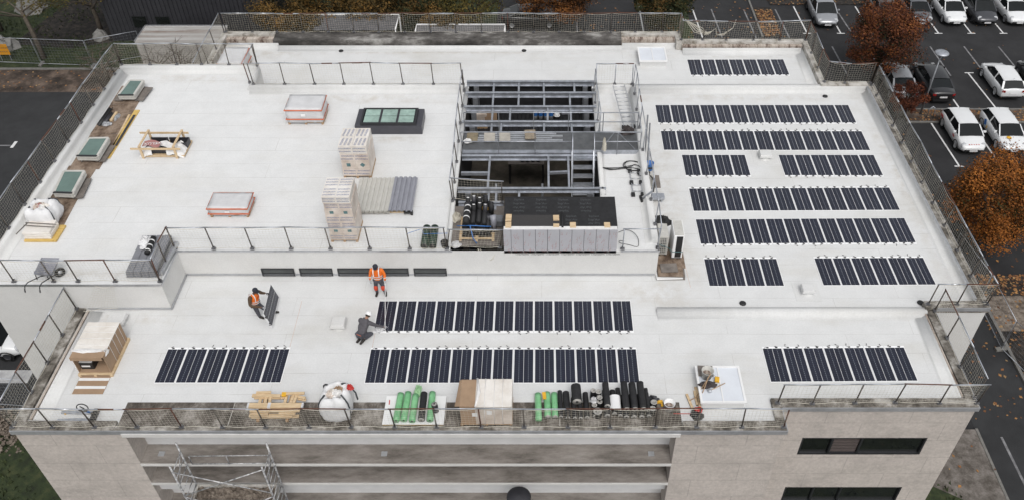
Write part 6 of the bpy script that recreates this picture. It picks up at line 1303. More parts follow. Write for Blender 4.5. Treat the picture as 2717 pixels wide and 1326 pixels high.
M_PAINT = mat('road_paint', (.58, .58, .58), .7, 0, 2.5, c2=(.72, .72, .72)); M_PAINTO = mat('worn_road_paint', (.10, .10, .105), .8, 0, 3, c2=(.26, .26, .27))
M_LEAF = [mat('leaf_litter_%d' % k, c, .8, .3, 3) for k, c in enumerate(((.30, .15, .05), (.20, .085, .03), (.30, .19, .09), (.10, .045, .02)))]
def flat(name, x0, y0, x1, y1, z, m, kind='structure'):
    o = MB().quad((x0, y0, z), (x1, y0, z), (x1, y1, z), (x0, y1, z)).build(name, m); o['kind'] = kind; return o
flat('ground', -200, -60, 200, 260, GZ - .004, M_ASPH)
flat('lawn', -80, 54.9, -22, 90, GZ + .02, M_GRASS); flat('lawn', -21.9, 57, -3.6, 90, GZ + .02, M_GRASS)
s = MB(); s.prism([(-40.2, 58.4), (-35.5, 57.8), (-32, 59.0), (-31, 66), (-38.5, 66)], GZ + .022, GZ + .03); struct('planting_bed', s, M_MULCH)
flat('muddy_verge', -60, 51.8, -22.3, 54.75, GZ + .002, M_MUD); struct('kerb', MB().span((-60, 54.75, GZ), (-22.3, 54.9, GZ + .1)), M_KERB)
flat('side_yard', -60, 5, -22.2, 51.8, GZ + .0, M_ASPHL)
flat('lawn', -60, -10, -18.8, 24.2, GZ + .03, M_GRASS); flat('grass_strip', 9.15, 57, 11.6, 75, GZ + .06, M_GRASS); struct('kerb', MB().span((9.0, 57, GZ), (9.14, 75, GZ + .12)), M_KERB)
flat('planting_bed', 16.95, 59.5, 18.4, 64.3, GZ + .05, M_MULCH); struct('kerb', MB().span((16.8, 59.5, GZ), (16.94, 75, GZ + .1)), M_KERB)
flat('planting_bed', 18.45, 64.75, 60, 70, GZ + .05, M_MULCH)
flat('car_park', 18.3, 33.3, 70, 70, GZ + .002, M_ASPH) if False else None
flat('gravel_verge', 24.4, 48.1, 60, 49.5, GZ + .05, M_MUD); struct('kerb', MB().span((24.4, 49.5, GZ), (60, 49.62, GZ + .1)), M_KERB); struct('kerb', MB().span((24.4, 47.98, GZ), (60, 48.1, GZ + .1)), M_KERB)
flat('leafy_verge', 23.4, 31.9, 60, 33.4, GZ + .06, M_MULCH); flat('gravel_patch', 23.4, 29.4, 26.3, 31.9, GZ + .055, M_GRAVEL); flat('planting_bed', 23.4, -5, 60, 29.4, GZ + .05, M_MULCH)
struct('kerb', MB().span((23.22, -5, GZ), (23.38, 33.3, GZ + .12)), M_KERB)
flat('road', 19.9, -10, 23.2, 33.3, GZ + .003, M_ASPHL)
flat('pavement', 10, -10, 19.85, 23.35, GZ + .1, M_PAVE); struct('kerb', MB().span((19.86, -10, GZ), (19.98, 23.4, GZ + .11)), M_KERB)
s = MB(); s.prism([(14.5, 19.2), (16.2, 20.8), (18.2, 19.6), (17.6, 15), (12, 12), (8.6, 18)], GZ + .102, GZ + .12); struct('lawn', s, M_GRASS)
# painted bay lines
def bay(x0, y0, x1, y1, m=M_PAINT, tee=False):
    s = MB().beam((x0, y0, GZ + .006), (x1, y1, GZ + .006), .11, .004)
    if tee: s.span((x1 - .3, y1 - .1, GZ + .0045), (x1 + .3, y1, GZ + .0085))
    o = s.build('bay_marking', m); o['kind'] = 'structure'
for x, m, tee in ((20.45, 0, 1), (23.05, 0, 1), (25.45, 0, 1), (28.0, 0, 1), (30.6, 0, 1), (33.14, 0, 1), (35.62, 0, 1), (38.1, 0, 1), (40.6, 0, 1)): bay(x - .12, 64.5, x, 60.15, M_PAINT, tee)
for x in (23.9, 26.4): bay(x - .2, 63.4, x, 60.3, M_PAINTO)
for x in (29.4, 31.97, 34.57, 37.1): bay(x - .12, 58.1, x, 53.95, M_PAINTO)
for x in (22.0, 24.6): bay(x - .12, 58.1, x, 53.95, M_PAINTO)
bay(30.79, 54.3, 31.05, 49.7, M_PAINT); s = MB().span((30.55, 54.3, GZ + .0045), (31.2, 54.4, GZ + .0085)).build('bay_marking', M_PAINT); s['kind'] = 'structure'
bay(28.35, 54.3, 28.55, 49.7, M_PAINT); bay(33.5, 54.3, 33.7, 49.7, M_PAINT); bay(36, 54.3, 36.2, 49.7, M_PAINT)
bay(26.02, 48.0, 26.22, 43.3, M_PAINT, True); bay(31.3, 48.0, 31.5, 43.3, M_PAINT, True); bay(28.7, 48.0, 28.85, 43.3, M_PAINT, True)
bay(7.75, 72, 7.85, 57, M_PAINT); bay(2.6, 72, 2.7, 60, M_PAINTO)
for x in (12.2, 13.7, 16.3, 18.85): bay(x - .1, 64.0, x + .08, 59.4, M_PAINTO if x > 12.5 else M_PAINT)
bay(27.9, 36.2, 28.4, 32.2, M_PAINT); bay(20.95, 23.0, 21.2, 12, M_PAINTO); bay(-40, 45.45, -34.3, 45.45, M_PAINTO)
s = MB().span((-34.4, 45.2, GZ + .005), (-34.2, 45.9, GZ + .009)).build('bay_marking', M_PAINT); s['kind'] = 'structure'
# fallen leaves
def leaves(name, regs, n, seed, size=(.055, .115)):
    rnd = random.Random(seed); s = MB(); tot = sum(r[4] for r in regs)
    for (x0, y0, x1, y1, w_, z) in regs:
        for k in range(int(n * w_ / tot)):
            x, y = rnd.uniform(x0, x1), rnd.uniform(y0, y1)
            if noise.noise((x * .55, y * .55, seed)) < rnd.uniform(-.75, .35): continue
            a = rnd.uniform(0, 6.28); r = rnd.uniform(*size); t_ = rnd.uniform(-.4, .4); ca, sa = math.cos(a) * r, math.sin(a) * r
            s.add([(x - ca, y - sa, z + .01), (x + sa * .7, y - ca * .7, z + .015 + abs(t_) * r), (x + ca, y + sa, z + .02), (x - sa * .7, y + ca * .7, z + .01 + max(0, t_) * r)], [(0, 1, 2, 3)], rnd.choices((0, 1, 2, 3), (4, 4, 2, 3))[0])
    o = s.build(name, M_LEAF); o['kind'] = 'stuff'
leaves('fallen_leaves', [(23.5, 31.9, 40, 33.5, 14, GZ + .06), (18, 33, 30, 42, 2, GZ), (20, 24, 23.2, 33, 1.6, GZ), (24.4, 48.1, 60, 49.5, 16, GZ + .05), (18, 42, 60, 64, 3, GZ), (17, 59.5, 18.4, 64, 4, GZ + .05), (18.4, 64.7, 60, 68, 12, GZ + .05), (9, 58, 17, 75, 2.5, GZ + .06), (-8, 58, 9, 70, 2, GZ), (23.4, 22, 28, 31.9, 5, GZ + .06), (-60, 52, -24, 54.7, 3, GZ), (14, 14, 20, 23, .6, GZ + .1), (8.8, 59, 9.6, 75, 2, GZ + .1)], 9000, 3)
# tufts of grass near the building
s = MB(); rnd = random.Random(8)
for k in range(9000):
    r_ = rnd.random()
    if r_ < .5: x, y = rnd.uniform(-30, -18.9), rnd.uniform(13, 23.5)
    elif r_ < .9: x, y = rnd.uniform(-45, -26), rnd.uniform(55, 66)
    else: x, y = rnd.uniform(12, 18), rnd.uniform(14, 20.5)
    if noise.noise((x * .4, y * .4, 2)) < rnd.uniform(-.5, .3): continue
    a = rnd.uniform(0, 6.28); h = rnd.uniform(.08, .24); w_ = rnd.uniform(.03, .09); z = GZ + (.1 if x > 0 else .03)
    dx, dy = math.cos(a) * w_, math.sin(a) * w_; lx, ly = rnd.uniform(-.12, .12), rnd.uniform(-.12, .12)
    s.add([(x - dx, y - dy, z), (x + dx, y + dy, z), (x + lx, y + ly, z + h)], [(0, 1, 2)])
o = s.build('grass_tufts', mat('grass_blades', (.012, .022, .006), .8, 0, 1.5, c2=(.045, .060, .018))); o['kind'] = 'stuff'
# broken stone heap beside the facade
s = MB(); rnd = random.Random(5)
for k in range(700):
    x, y = rnd.gauss(-25.0, .9), rnd.gauss(23.3, .6); h = max(0, .5 - abs(x + 25) * .2 - abs(y - 23.3) * .3); r = rnd.uniform(.04, .15)
    s.box((x, y, GZ + .04 + h * rnd.random()), (r, r * .8, r * .6), rot=Matrix.Rotation(rnd.uniform(0, 3), 3, 'Z') @ Matrix.Rotation(rnd.uniform(0, 1), 3, 'X'))
o = s.build('rubble', M_GRAVEL); o['kind'] = 'stuff'
flat('salt_patch', -27.5, 26.1, -24.9, 26.9, GZ + .006, mat('pale_spill', (.30, .30, .31), .9, .3, 1.5, c2=(.5, .5, .5)))
# ---------------------------------------------------------------- trees
def leaf_mat(name, ca, cb, cc):
    m = bpy.data.materials.new(name); m.use_nodes = True; n, l, b = nodes_of(m); b.inputs['Roughness'].default_value = .75; b.inputs['Specular IOR Level'].default_value = .2
    g = n.new('ShaderNodeNewGeometry'); tc = n.new('ShaderNodeTexCoord'); nz = n.new('ShaderNodeTexNoise'); nz.inputs['Scale'].default_value = .6; nz.inputs['Detail'].default_value = 2; l.new(tc.outputs['Object'], nz.inputs['Vector'])
    v = mth(n, l, 'ADD', mth(n, l, 'MULTIPLY', g.outputs['Random Per Island'], .38), mth(n, l, 'MULTIPLY', nz.outputs['Fac'], .95))
    cr = n.new('ShaderNodeValToRGB'); e = cr.color_ramp.elements; e[0].position = .42; e[0].color = (*ca, 1); e[1].position = .92; e[1].color = (*cc, 1); q = e.new(.64); q.color = (*cb, 1)
    l.new(v, cr.inputs[0]); l.new(cr.outputs[0], b.inputs['Base Color']); return m
M_BARK = mat('bark', (.035, .028, .022), .9, .3, 6); M_BARKL = mat('pale_bark', (.085, .07, .055), .9, .25, 6)
LM = {'red': leaf_mat('red_leaves', (.017, .023, .009), (.082, .025, .016), (.21, .075, .022)), 'rustbrown': leaf_mat('rust_brown_leaves', (.025, .016, .009), (.10, .04, .014), (.22, .085, .02)), 'orange': leaf_mat('orange_leaves', (.028, .034, .010), (.17, .056, .014), (.37, .135, .026)), 'rust': leaf_mat('rust_leaves', (.035, .014, .010), (.10, .028, .014), (.19, .055, .02)),
      'brown': leaf_mat('brown_leaves', (.022, .021, .009), (.075, .05, .017), (.20, .11, .03)), 'green': leaf_mat('dark_leaves', (.012, .018, .008), (.032, .038, .014), (.13, .07, .022)), 'olive': leaf_mat('olive_leaves', (.035, .03, .010), (.085, .07, .018), (.15, .11, .03))}
def limbs(p, d, L, r, depth, rnd, mb, tips, spread=.7, up_=.25):
    q = p; pts = [p]; n = 4
    for i in range(n): d = (d + Vector((rnd.uniform(-.2, .2), rnd.uniform(-.2, .2), rnd.uniform(-.1, .15))) * .8).normalized(); q = q + d * L / n; pts.append(q)
    mb.tube(pts, [r * (1 - .13 * i) for i in range(n + 1)], 5 if depth < 3 else 6, cap=False)
    tips.append((q, d))
    if depth <= 0: return
    for k in range(rnd.randint(2, 3) if depth > 1 else 2):
        a = rnd.uniform(0, 6.28); v = Vector((math.cos(a), math.sin(a), 0)); nd = (d * (1 - spread * .5) + v * spread + Vector((0, 0, up_))).normalized()
        limbs(pts[rnd.randint(2, n)], nd, L * rnd.uniform(.6, .85), r * .55, depth - 1, rnd, mb, tips, spread, up_)
def tree(x, y, h, rx, rz, pal, n, seed, lab, trunk_h=None, leaf=.2, name='autumn_tree', clumps=46, bark=None, rx2=None, group=None):
    rnd = random.Random(seed); t = thing(name, lab, 'tree', (x, y, GZ), group=group); th = trunk_h or h * .3
    mb = MB(); tips = []; mb.tube([(0, 0, 0), (.04, .02, th * .5), (0, 0, th)], [.17, .13, .11], 8)
    for k in range(5): a = k * 1.26 + rnd.random(); limbs(Vector((0, 0, th * rnd.uniform(.8, 1.0))), Vector((math.cos(a) * .6, math.sin(a) * .6, .8)).normalized(), rz * .75, .07, 2, rnd, mb, tips)
    mb.build('trunk', bark or M_BARK, t)
    cz = h - rz; cl = []
    for k in range(clumps):
        v = Vector((rnd.gauss(0, 1), rnd.gauss(0, 1), rnd.gauss(0, 1))).normalized(); rr = rnd.uniform(.45, 1.0) ** .6; w_ = 1 + .22 * noise.noise(v * 1.7 + Vector((seed, 0, 0)))
        c = Vector((v.x * rx * rr * w_, v.y * (rx2 or rx) * rr * w_, cz + v.z * rz * rr * w_)); cl.append((c, rnd.uniform(.22, .42) * rx))
    s = MB(); per = n // clumps
    for c, r in cl:
        for k in range(per):
            v = Vector((rnd.gauss(0, 1), rnd.gauss(0, 1), rnd.gauss(0, .8))).normalized(); p = c + v * r * rnd.uniform(.55, 1.08)
            nrm = (v + Vector((rnd.uniform(-.7, .7), rnd.uniform(-.7, .7), rnd.uniform(-.2, .8)))).normalized(); a = nrm.cross(Vector((rnd.random(), rnd.random(), rnd.random() + .1))).normalized(); b_ = nrm.cross(a); k_ = leaf * rnd.uniform(.55, 1.1)
            s.add([p - a * k_ * .6, p + b_ * k_ * .42, p + a * k_ * .6, p - b_ * k_ * .42], [(0, 1, 2, 3)])
    s.build('crown', LM[pal], t)
    return t
tree(23.5, 53.1, 6.1, 2.35, 2.4, 'red', 26000, 1, 'round dark red maple in front of the row of parked cars', leaf=.115, clumps=70)
tree(24.32, 48.7, 2.75, 1.0, 1.1, 'rust', 7000, 2, 'small rust red shrub tree beside the street lamp', leaf=.09, clumps=34, trunk_h=.8)
tree(24.4, 35.8, 6.1, 2.35, 2.5, 'orange', 30000, 3, 'large orange maple beside the right edge of the roof', leaf=.11, clumps=74)
tree(27.0, 36.6, 5.2, 1.4, 1.6, 'orange', 9000, 13, 'orange tree crown at the right border behind the large maple', leaf=.11, clumps=34)
tree(9.0, 60.4, 4.6, 1.9, 1.9, 'green', 14000, 4, 'dark green tree with orange tips on the far grass strip', leaf=.14, clumps=44)
tree(1.2, 61.8, 5.4, 2.9, 2.1, 'rustbrown', 16000, 5, 'rusty brown tree over the black car behind the back parapet', leaf=.13, clumps=50)
gt = 'brown autumn trees behind the back parapet'
for k, (x, y, h, r, pal, lab) in enumerate(((-19.6, 59.6, 5.6, 2.4, 'brown', 'leftmost brown tree behind the back parapet next to dark building'), (-16.0, 60.2, 5.8, 2.5, 'brown', 'second brown tree from left behind the back parapet'), (-12.4, 59.4, 5.4, 2.4, 'brown', 'brown tree behind the white tilted canopy frame'), (-9.0, 60.4, 5.9, 2.4, 'green', 'darkest tree in the middle behind the back parapet'), (-5.2, 59.8, 5.4, 2.5, 'olive', 'sparse olive tree left of the black car'), (-17.8, 57.2, 3.6, 1.8, 'brown', 'low brown tree close behind the back parapet'), (-7.2, 58.0, 3.4, 1.6, 'brown', 'low brown tree behind the low white canopy'))):
    tree(x, y, h, r, h * .42, pal, 13000 if pal != 'olive' else 5200, 20 + k, lab, leaf=.14, group=gt, clumps=46)
# bare trees on the left
def bare(x, y, h, seed, lab, nleaf, spread=.75, lean=(0, 0)):
    rnd = random.Random(seed); t = thing('bare_tree', lab, 'tree', (x, y, GZ)); mb = MB(); tips = []; top = Vector((lean[0], lean[1], h * .4)); mb.tube([(0, 0, 0), top * .5 + Vector((.06, 0, 0)), top], [.2, .16, .13], 8)
    for k in range(6): a = k * 1.05 + rnd.random(); limbs(top * rnd.uniform(.8, 1.0), Vector((math.cos(a), math.sin(a), .45)).normalized(), h * .36, .07, 3, rnd, mb, tips, spread, .12)
    mb.build('branches', M_BARKL, t); s = MB()
    for k in range(nleaf):
        q, d = rnd.choice(tips); p = q + Vector((rnd.gauss(0, .25), rnd.gauss(0, .25), rnd.gauss(0, .2))); a = Vector((rnd.uniform(-1, 1), rnd.uniform(-1, 1), rnd.uniform(-.4, .4))).normalized(); b_ = a.cross(Vector((0, 0, 1))).normalized(); k_ = rnd.uniform(.06, .13)
        s.add([p - a * k_, p + b_ * k_ * .6, p + a * k_, p - b_ * k_ * .6], [(0, 1, 2, 3)])
    if nleaf: s.build('crown', LM['olive'], t)
bare(-36.9, 56.3, 8.2, 41, 'leaning half bare tree on the lawn by the orange sign', 2600, lean=(-.9, 1.2)); bare(-42.0, 60.5, 7.5, 42, 'bare tree at the top left corner of the photo', 500); bare(-34.0, 60.0, 6.5, 45, 'thin olive leaved tree next to the dark building corner', 2200)
bare(-26.6, 50.5, 4.6, 43, 'leafless shrub in front of the corrugated shed', 0, .8); bare(-23.9, 50.0, 4.4, 44, 'second leafless shrub near the shed corner', 0, .8); bare(-31.0, 53.2, 3.2, 46, 'low twiggy shrub by the railing corner', 0, .9)
# hedge plant on the far right
tree(26.4, 29.2, 2.0, .9, .9, 'rust', 1500, 51, 'dark red shrub at the right border by the gravel patch', leaf=.12, clumps=20, trunk_h=.5, name='shrub')
# ---------------------------------------------------------------- sheds behind
def shed():
    x0, x1, y0, y1, h = -32.7, -20.35, 58.9, 72, 9.5
    t = thing('metal_clad_building', 'dark ribbed metal clad building with small black windows', 'building', ((x0 + x1) / 2, (y0 + y1) / 2, GZ))
    m = mat('dark_ribbed_cladding', (.040, .040, .046), .5, .12, 1.5, metal=.2); s = MB(); p = .32; n = int((x1 - x0) / p)
    for k in range(n):
        a = x0 + k * p; s.quad((a, y0, GZ), (a + .24, y0, GZ), (a + .24, y0, GZ + h), (a, y0, GZ + h)); s.quad((a + .24, y0, GZ), (a + .27, y0 + .05, GZ), (a + .27, y0 + .05, GZ + h), (a + .24, y0, GZ + h)); s.quad((a + .27, y0 + .05, GZ), (a + .32, y0 + .002, GZ), (a + .32, y0 + .002, GZ + h), (a + .27, y0 + .05, GZ + h))
    xe = x0 + n * p
    n = int((y1 - y0) / p)
    for k in range(n):
        a = y0 + k * p; s.quad((xe, a, GZ), (xe, a + .24, GZ), (xe, a + .24, GZ + h), (xe, a, GZ + h)); s.quad((xe, a + .24, GZ), (xe - .05, a + .28, GZ), (xe - .05, a + .28, GZ + h), (xe, a + .24, GZ + h)); s.quad((xe - .05, a + .28, GZ), (xe, a + .32, GZ), (xe, a + .32, GZ + h), (xe - .05, a + .28, GZ + h))
    s.quad((x0, y0, GZ), (x0, y1, GZ), (x0, y1, GZ + h), (x0, y0, GZ + h)); s.build('cladding', m, t, True)
    MB().span((x0 - .1, y0 - .1, GZ + h), (xe + .1, y1, GZ + h + .3)).build('roof', M_CHAR, t, True)
    for (a, b_) in (((-30.72,58.9,-6.46), (-29.72,58.9,-5.48)), ((-28.98,58.9,-6.48), (-27.99,58.9,-5.51))):
        xx0, xx1 = a[0], b_[0] + .12; f = MB().span((xx0, y0 - .04, a[2]), (xx1, y0 - .01, b_[2])); fo = f.build('window', M_FRAMED, t, True); MB().quad((xx0 + .06, y0 - .045, a[2] + .06), (xx1 - .06, y0 - .045, a[2] + .06), (xx1 - .06, y0 - .045, b_[2] - .06), (xx0 + .06, y0 - .045, b_[2] - .06)).build('pane', M_GLASSD, fo, True)
    f = MB().span((xe + .01, y0 + 1.2, -4.9), (xe + .04, y0 + 2.6, -2.4)); fo = f.build('window', M_FRAMED, t, True); MB().quad((xe + .045, y0 + 1.26, -4.84), (xe + .045, y0 + 2.54, -4.84), (xe + .045, y0 + 2.54, -2.46), (xe + .045, y0 + 2.46, -2.46)).build('pane', M_GLASSD, fo, True)
shed()
def rib_roof(x0, x1, y0, y1, zw, lab, m, wall=None, name='corrugated_shed'):
    t = thing(name, lab, 'shed', ((x0 + x1) / 2, (y0 + y1) / 2, GZ)); n = 15; d = (y1 - y0) / n; s = MB()
    for k in range(n):
        a = y0 + k * d
        for (u0, h0, u1, h1) in ((0, 0, .2, .13), (.2, .13, .5, .13), (.5, .13, .7, 0), (.7, 0, 1, 0)): s.quad((x0, a + u0 * d, zw + h0), (x1, a + u0 * d, zw + h0), (x1, a + u1 * d, zw + h1), (x0, a + u1 * d, zw + h1))
    s.build('roof', m, t, True)
    if wall: MB().span((x0 + .05, y0 + .05, GZ), (x1 - .05, y1 - .05, zw - .01)).build('wall', wall, t, True)
    return t
M_RUSTR = dirty('rusty_sheet', (.16, .085, .05), (.37, .355, .34), (.56, .56, .56), .7, stretch=(.12, 3.4, 1), p=(.3, .45, .7))
c0, c1_, c2_ = (-28.45,53.81,-4.9), (-28.42,56.09,-4.9), (-22.56,56.09,-4.9)
t = rib_roof(c0[0], c2_[0], c0[1], c1_[1], -4.9, 'pale corrugated shed with a rusty ribbed roof behind the railing', M_RUSTR, mat('pale_shed_wall', (.30, .285, .265), .8, .2, 2))
MB().beam((c0[0], c0[1], -4.78), (c0[0], c1_[1], -4.78), .08, .08).build('edge_trim', M_ALU, t, True); MB().beam((c0[0], c1_[1], -4.78), (c2_[0], c1_[1], -4.78), .08, .08).build('edge_trim', M_ALU, t, True)
# white framed canopies close behind the back wall
def canopy(p0, p1, p2, z, lab):
    t = thing('canopy', lab, 'canopy', (p0[0], p0[1], GZ)); rib = MB(); x0, x1, y0, y1 = p0[0], p1[0], p0[1], p2[1]; n = 8
    for k in range(n): a = y0 + (y1 - y0) * k / n; b_ = y0 + (y1 - y0) * (k + 1) / n; rib.quad((x0, a, z), (x1, a, z), (x1, (a + b_) / 2, z + .05), (x0, (a + b_) / 2, z + .05)); rib.quad((x0, (a + b_) / 2, z + .05), (x1, (a + b_) / 2, z + .05), (x1, b_, z), (x0, b_, z))
    rib.build('roof_sheet', mat('dull_sheet_' + str(int(x0 * 10)), (.085, .083, .088), .6, .3, 2), t, True)
    MB().tube([(x0, y0, z + .06), (x0, y1, z + .06), (x1, y1, z + .06), (x1, y0, z + .06)], .06, 6).build('frame', M_WHITE, t, True)
    for x in (x0, x1):
        for y in (y0, y1): MB().cyl((x, y, GZ), (x, y, z), .05, 6).build('post', M_WHITE, t, True)
canopy((-9.14,55.95,-5.2), (-2.73,55.95,-5.2), (-9.16,56.91,-5.2), -5.2, 'white framed ribbed canopy in the middle behind the back parapet')
canopy((-16.76,55.79,-5), (-10.53,55.79,-5), (-16.78,58.02,-5), -5.0, 'white framed ribbed canopy left of the middle behind the back parapet')
# fallen stone slabs, sign, site fence
for k, (p, sx, lab) in enumerate((((-40.37,57.89,-7.4), .9, 'grey stone slab at the left border behind the orange sign'), ((-33.8,59.32,-7.4), .75, 'pale concrete block between bare tree and dark building'), ((-41.16,63.89,-7.4), 1.2, 'pale slab leaning by the far left fence'))):
    tag(crumple((p[0], p[1], GZ), sx, sx * .8, sx * .9, 70 + k, 9, 3).build('stone_block', mat('block_%d' % k, (.22, .215, .205), .9, .2, 2)), lab, 'stone block')
sg = thing('warning_sign', 'orange warning sign on the lawn kerb reading attention travaux', 'sign', (-39.5, 56.0, GZ)); z0 = GZ + .55
MB().box((0, 0, .95), (.95, .03, .85)).build('board', mat('sign_orange', (.62, .27, .01), .5, .05, 3), sg)
for k, (tx_, zz) in enumerate((('ATTENTION', 1.08), ('TRAVAUX', .78))): text_mb(tx_, .17, frame((0, -.022, zz), (1, 0, 0), (0, 0, 1))).build('lettering', M_BLACKPR, sg)
for x in (-.35, .35): MB().span((x - .02, .02, 0), (x + .02, .05, 1.0)).build('leg', M_GALV, sg)
def site_fence(pts, lab, h=2.0):
    t = thing('site_fence', lab, 'fence', (*pts[0], GZ)); P = [Vector((*p, GZ + .12)) for p in pts]
    for a, b_ in zip(P[:-1], P[1:]):
        e = (b_ - a) * .01; a2, b2 = a + e, b_ - e; up_ = Vector((0, 0, h))
        MB().tube([a2, a2 + up_, b2 + up_, b2], .021, 6, closed=True).build('panel_frame', M_GALV, t, True)
        w_ = MB(); L = (b2 - a2).length; n = int(L / .22)
        for k in range(1, n): q = a2.lerp(b2, k / n); w_.tube([q, q + up_], .004, 3, cap=False)
        for k in range(1, 9): w_.tube([a2 + up_ * k / 9, b2 + up_ * k / 9], .004, 3, cap=False)
        w_.build('wire_mesh', M_GALVD, t, True)
    for p in P: d = (P[1] - P[0]).normalized(); s = Vector((-d.y, d.x, 0)); MB().box(p - Vector((0, 0, .05)), (.22, .62, .14), math.atan2(d.y, d.x)).build('concrete_foot', M_KERB, t, True, bevel=.02)
site_fence([(-43.6, 55.75), (-40.1, 55.7), (-36.7, 55.45), (-32.8, 55.2), (-29.5, 56.6)], 'wire site fence on concrete feet across the left lawn')
site_fence([(22.5, 34.6), (23.0, 31.4), (22.95, 28.2), (24.2, 24.9)], 'wire site fence on concrete feet beside the right road')
site_fence([(-30.5, 25.3), (-27.0, 24.9), (-23.6, 24.6)], 'wire site fence at the left below the white car')
tag(MB().box((25.1, 26.2, GZ + 1.0), (.9, .03, .6), R(-70)).build('white_hoarding', M_WHITE), 'white hoarding sheet standing at the right border by the road', 'hoarding')
# street lamps
def lamp(x, y, h, lab, top=False):
    t = thing('street_lamp', lab, 'street lamp', (x, y, GZ)); MB().tube([(0, 0, 0), (0, 0, h)], [.07, .045], 10).build('pole', M_GALVD, t)
    MB().lathe((0, 0, h), [(.04, 0), (.10, .06), (.13, .34)], 16).build('lantern', M_GALV, t); MB().lathe((0, 0, h + .36), [(.13, -.02), (.42, .0), (.46, .04), (.40, .1), (.22, .16), (0, .18)], 24).build('hood', M_GALV if not top else M_CHAR, t)
lamp(25.6, 49.0, 4.3, 'grey street lamp with a mushroom hood between the cars')
lamp((-0.89,17.33,-3.2)[0], (-0.89,17.33,-3.2)[1], 3.9, 'dark round lamp hood seen from above at the bottom border', True)
tag(MB().tube([(25.9, 48.6, GZ), (25.9, 48.6, GZ + .75), (26.1, 48.6, GZ + .9), (26.3, 48.6, GZ + .75), (26.3, 48.6, GZ)], .035, 7).build('bike_hoop', M_GALV), 'grey hoop rail at the foot of the street lamp', 'hoop')
# scaffold tower at the loggia
def scaffold():
    y0, y1, xl, xr = 16.9, 17.75, -13.03, -9.82
    t = thing('scaffold_tower', 'paint spattered aluminium scaffold tower in front of the loggia', 'scaffold', ((xl + xr) / 2, 17.3, GZ)); m = mat('spattered_aluminium', (.17, .17, .18), .5, 0, 7, metal=.4, c2=(.62, .62, .62))
    for x in (xl, xr):
        for y in (y0, y1): MB().cyl((x, y, GZ), (x, y, -.45 if y == y1 else -.62), .036, 8).build('standard', m, t, True)
        for k in range(15): z = -1.0 - k * .42; MB().cyl((x, y0, z), (x, y1, z), .02, 6).build('rung', m, t, True)
        MB().cyl((x, y0, -1.9), (x, y1, -.9), .018, 6).build('end_brace', m, t, True)
    for z in (-1.2, -1.7): MB().cyl((xl + .25, y1 - .04, z), (xr - .05, y1 - .04, z + .06), .022, 6).build('guard_rail', m, t, True)
    for x in (xl + .25, (xl + xr) / 2): MB().cyl((x, y1 - .04, -1.2), (x, y1 - .04, -1.7), .022, 6).build('guard_upright', m, t, True)
    for a, b_ in (((xl, -.9), (xr, -2.23)), ((xr, -.75), (xl, -2.44)), ((xl, -2.5), (xr, -4.3)), ((xr, -2.5), (xl, -4.4))): MB().cyl((a[0], y0 - .05, a[1]), (b_[0], y0 - .05, b_[1]), .025, 6).build('diagonal_brace', m, t, True)
scaffold()
pl_ = thing('rubble_trough', 'long grey trough full of broken stone inside the scaffold tower', 'trough', (-11.5, 17.3, -3.5)); px0, px1, py0, py1, pz = -12.95, -9.95, 17.0, 17.7, -3.05
for a, b_ in (((px0, py0, -3.6), (px1, py0 + .05, pz)), ((px0, py1 - .05, -3.6), (px1, py1, pz + .02)), ((px0, py0 + .052, -3.6), (px0 + .05, py1 - .052, pz)), ((px1 - .05, py0 + .052, -3.6), (px1, py1 - .052, pz))): MB().span(a, b_).build('wall', M_CAPL, pl_, True)
s = MB(); rnd = random.Random(77)
for k in range(1100): r = rnd.uniform(.03, .11); s.box((rnd.uniform(px0 + .07, px1 - .07), rnd.uniform(py0 + .08, py1 - .08), pz - .16 + rnd.uniform(0, .08)), (r, r, r * .7), rot=Matrix.Rotation(rnd.uniform(0, 3), 3, 'Z') @ Matrix.Rotation(rnd.uniform(0, 1), 3, 'X'))
s.span((px0 + .06, py0 + .06, -3.5), (px1 - .06, py1 - .06, pz - .16)); o = s.build('broken_stone', M_GRAVEL, pl_, True); o['kind'] = 'stuff'
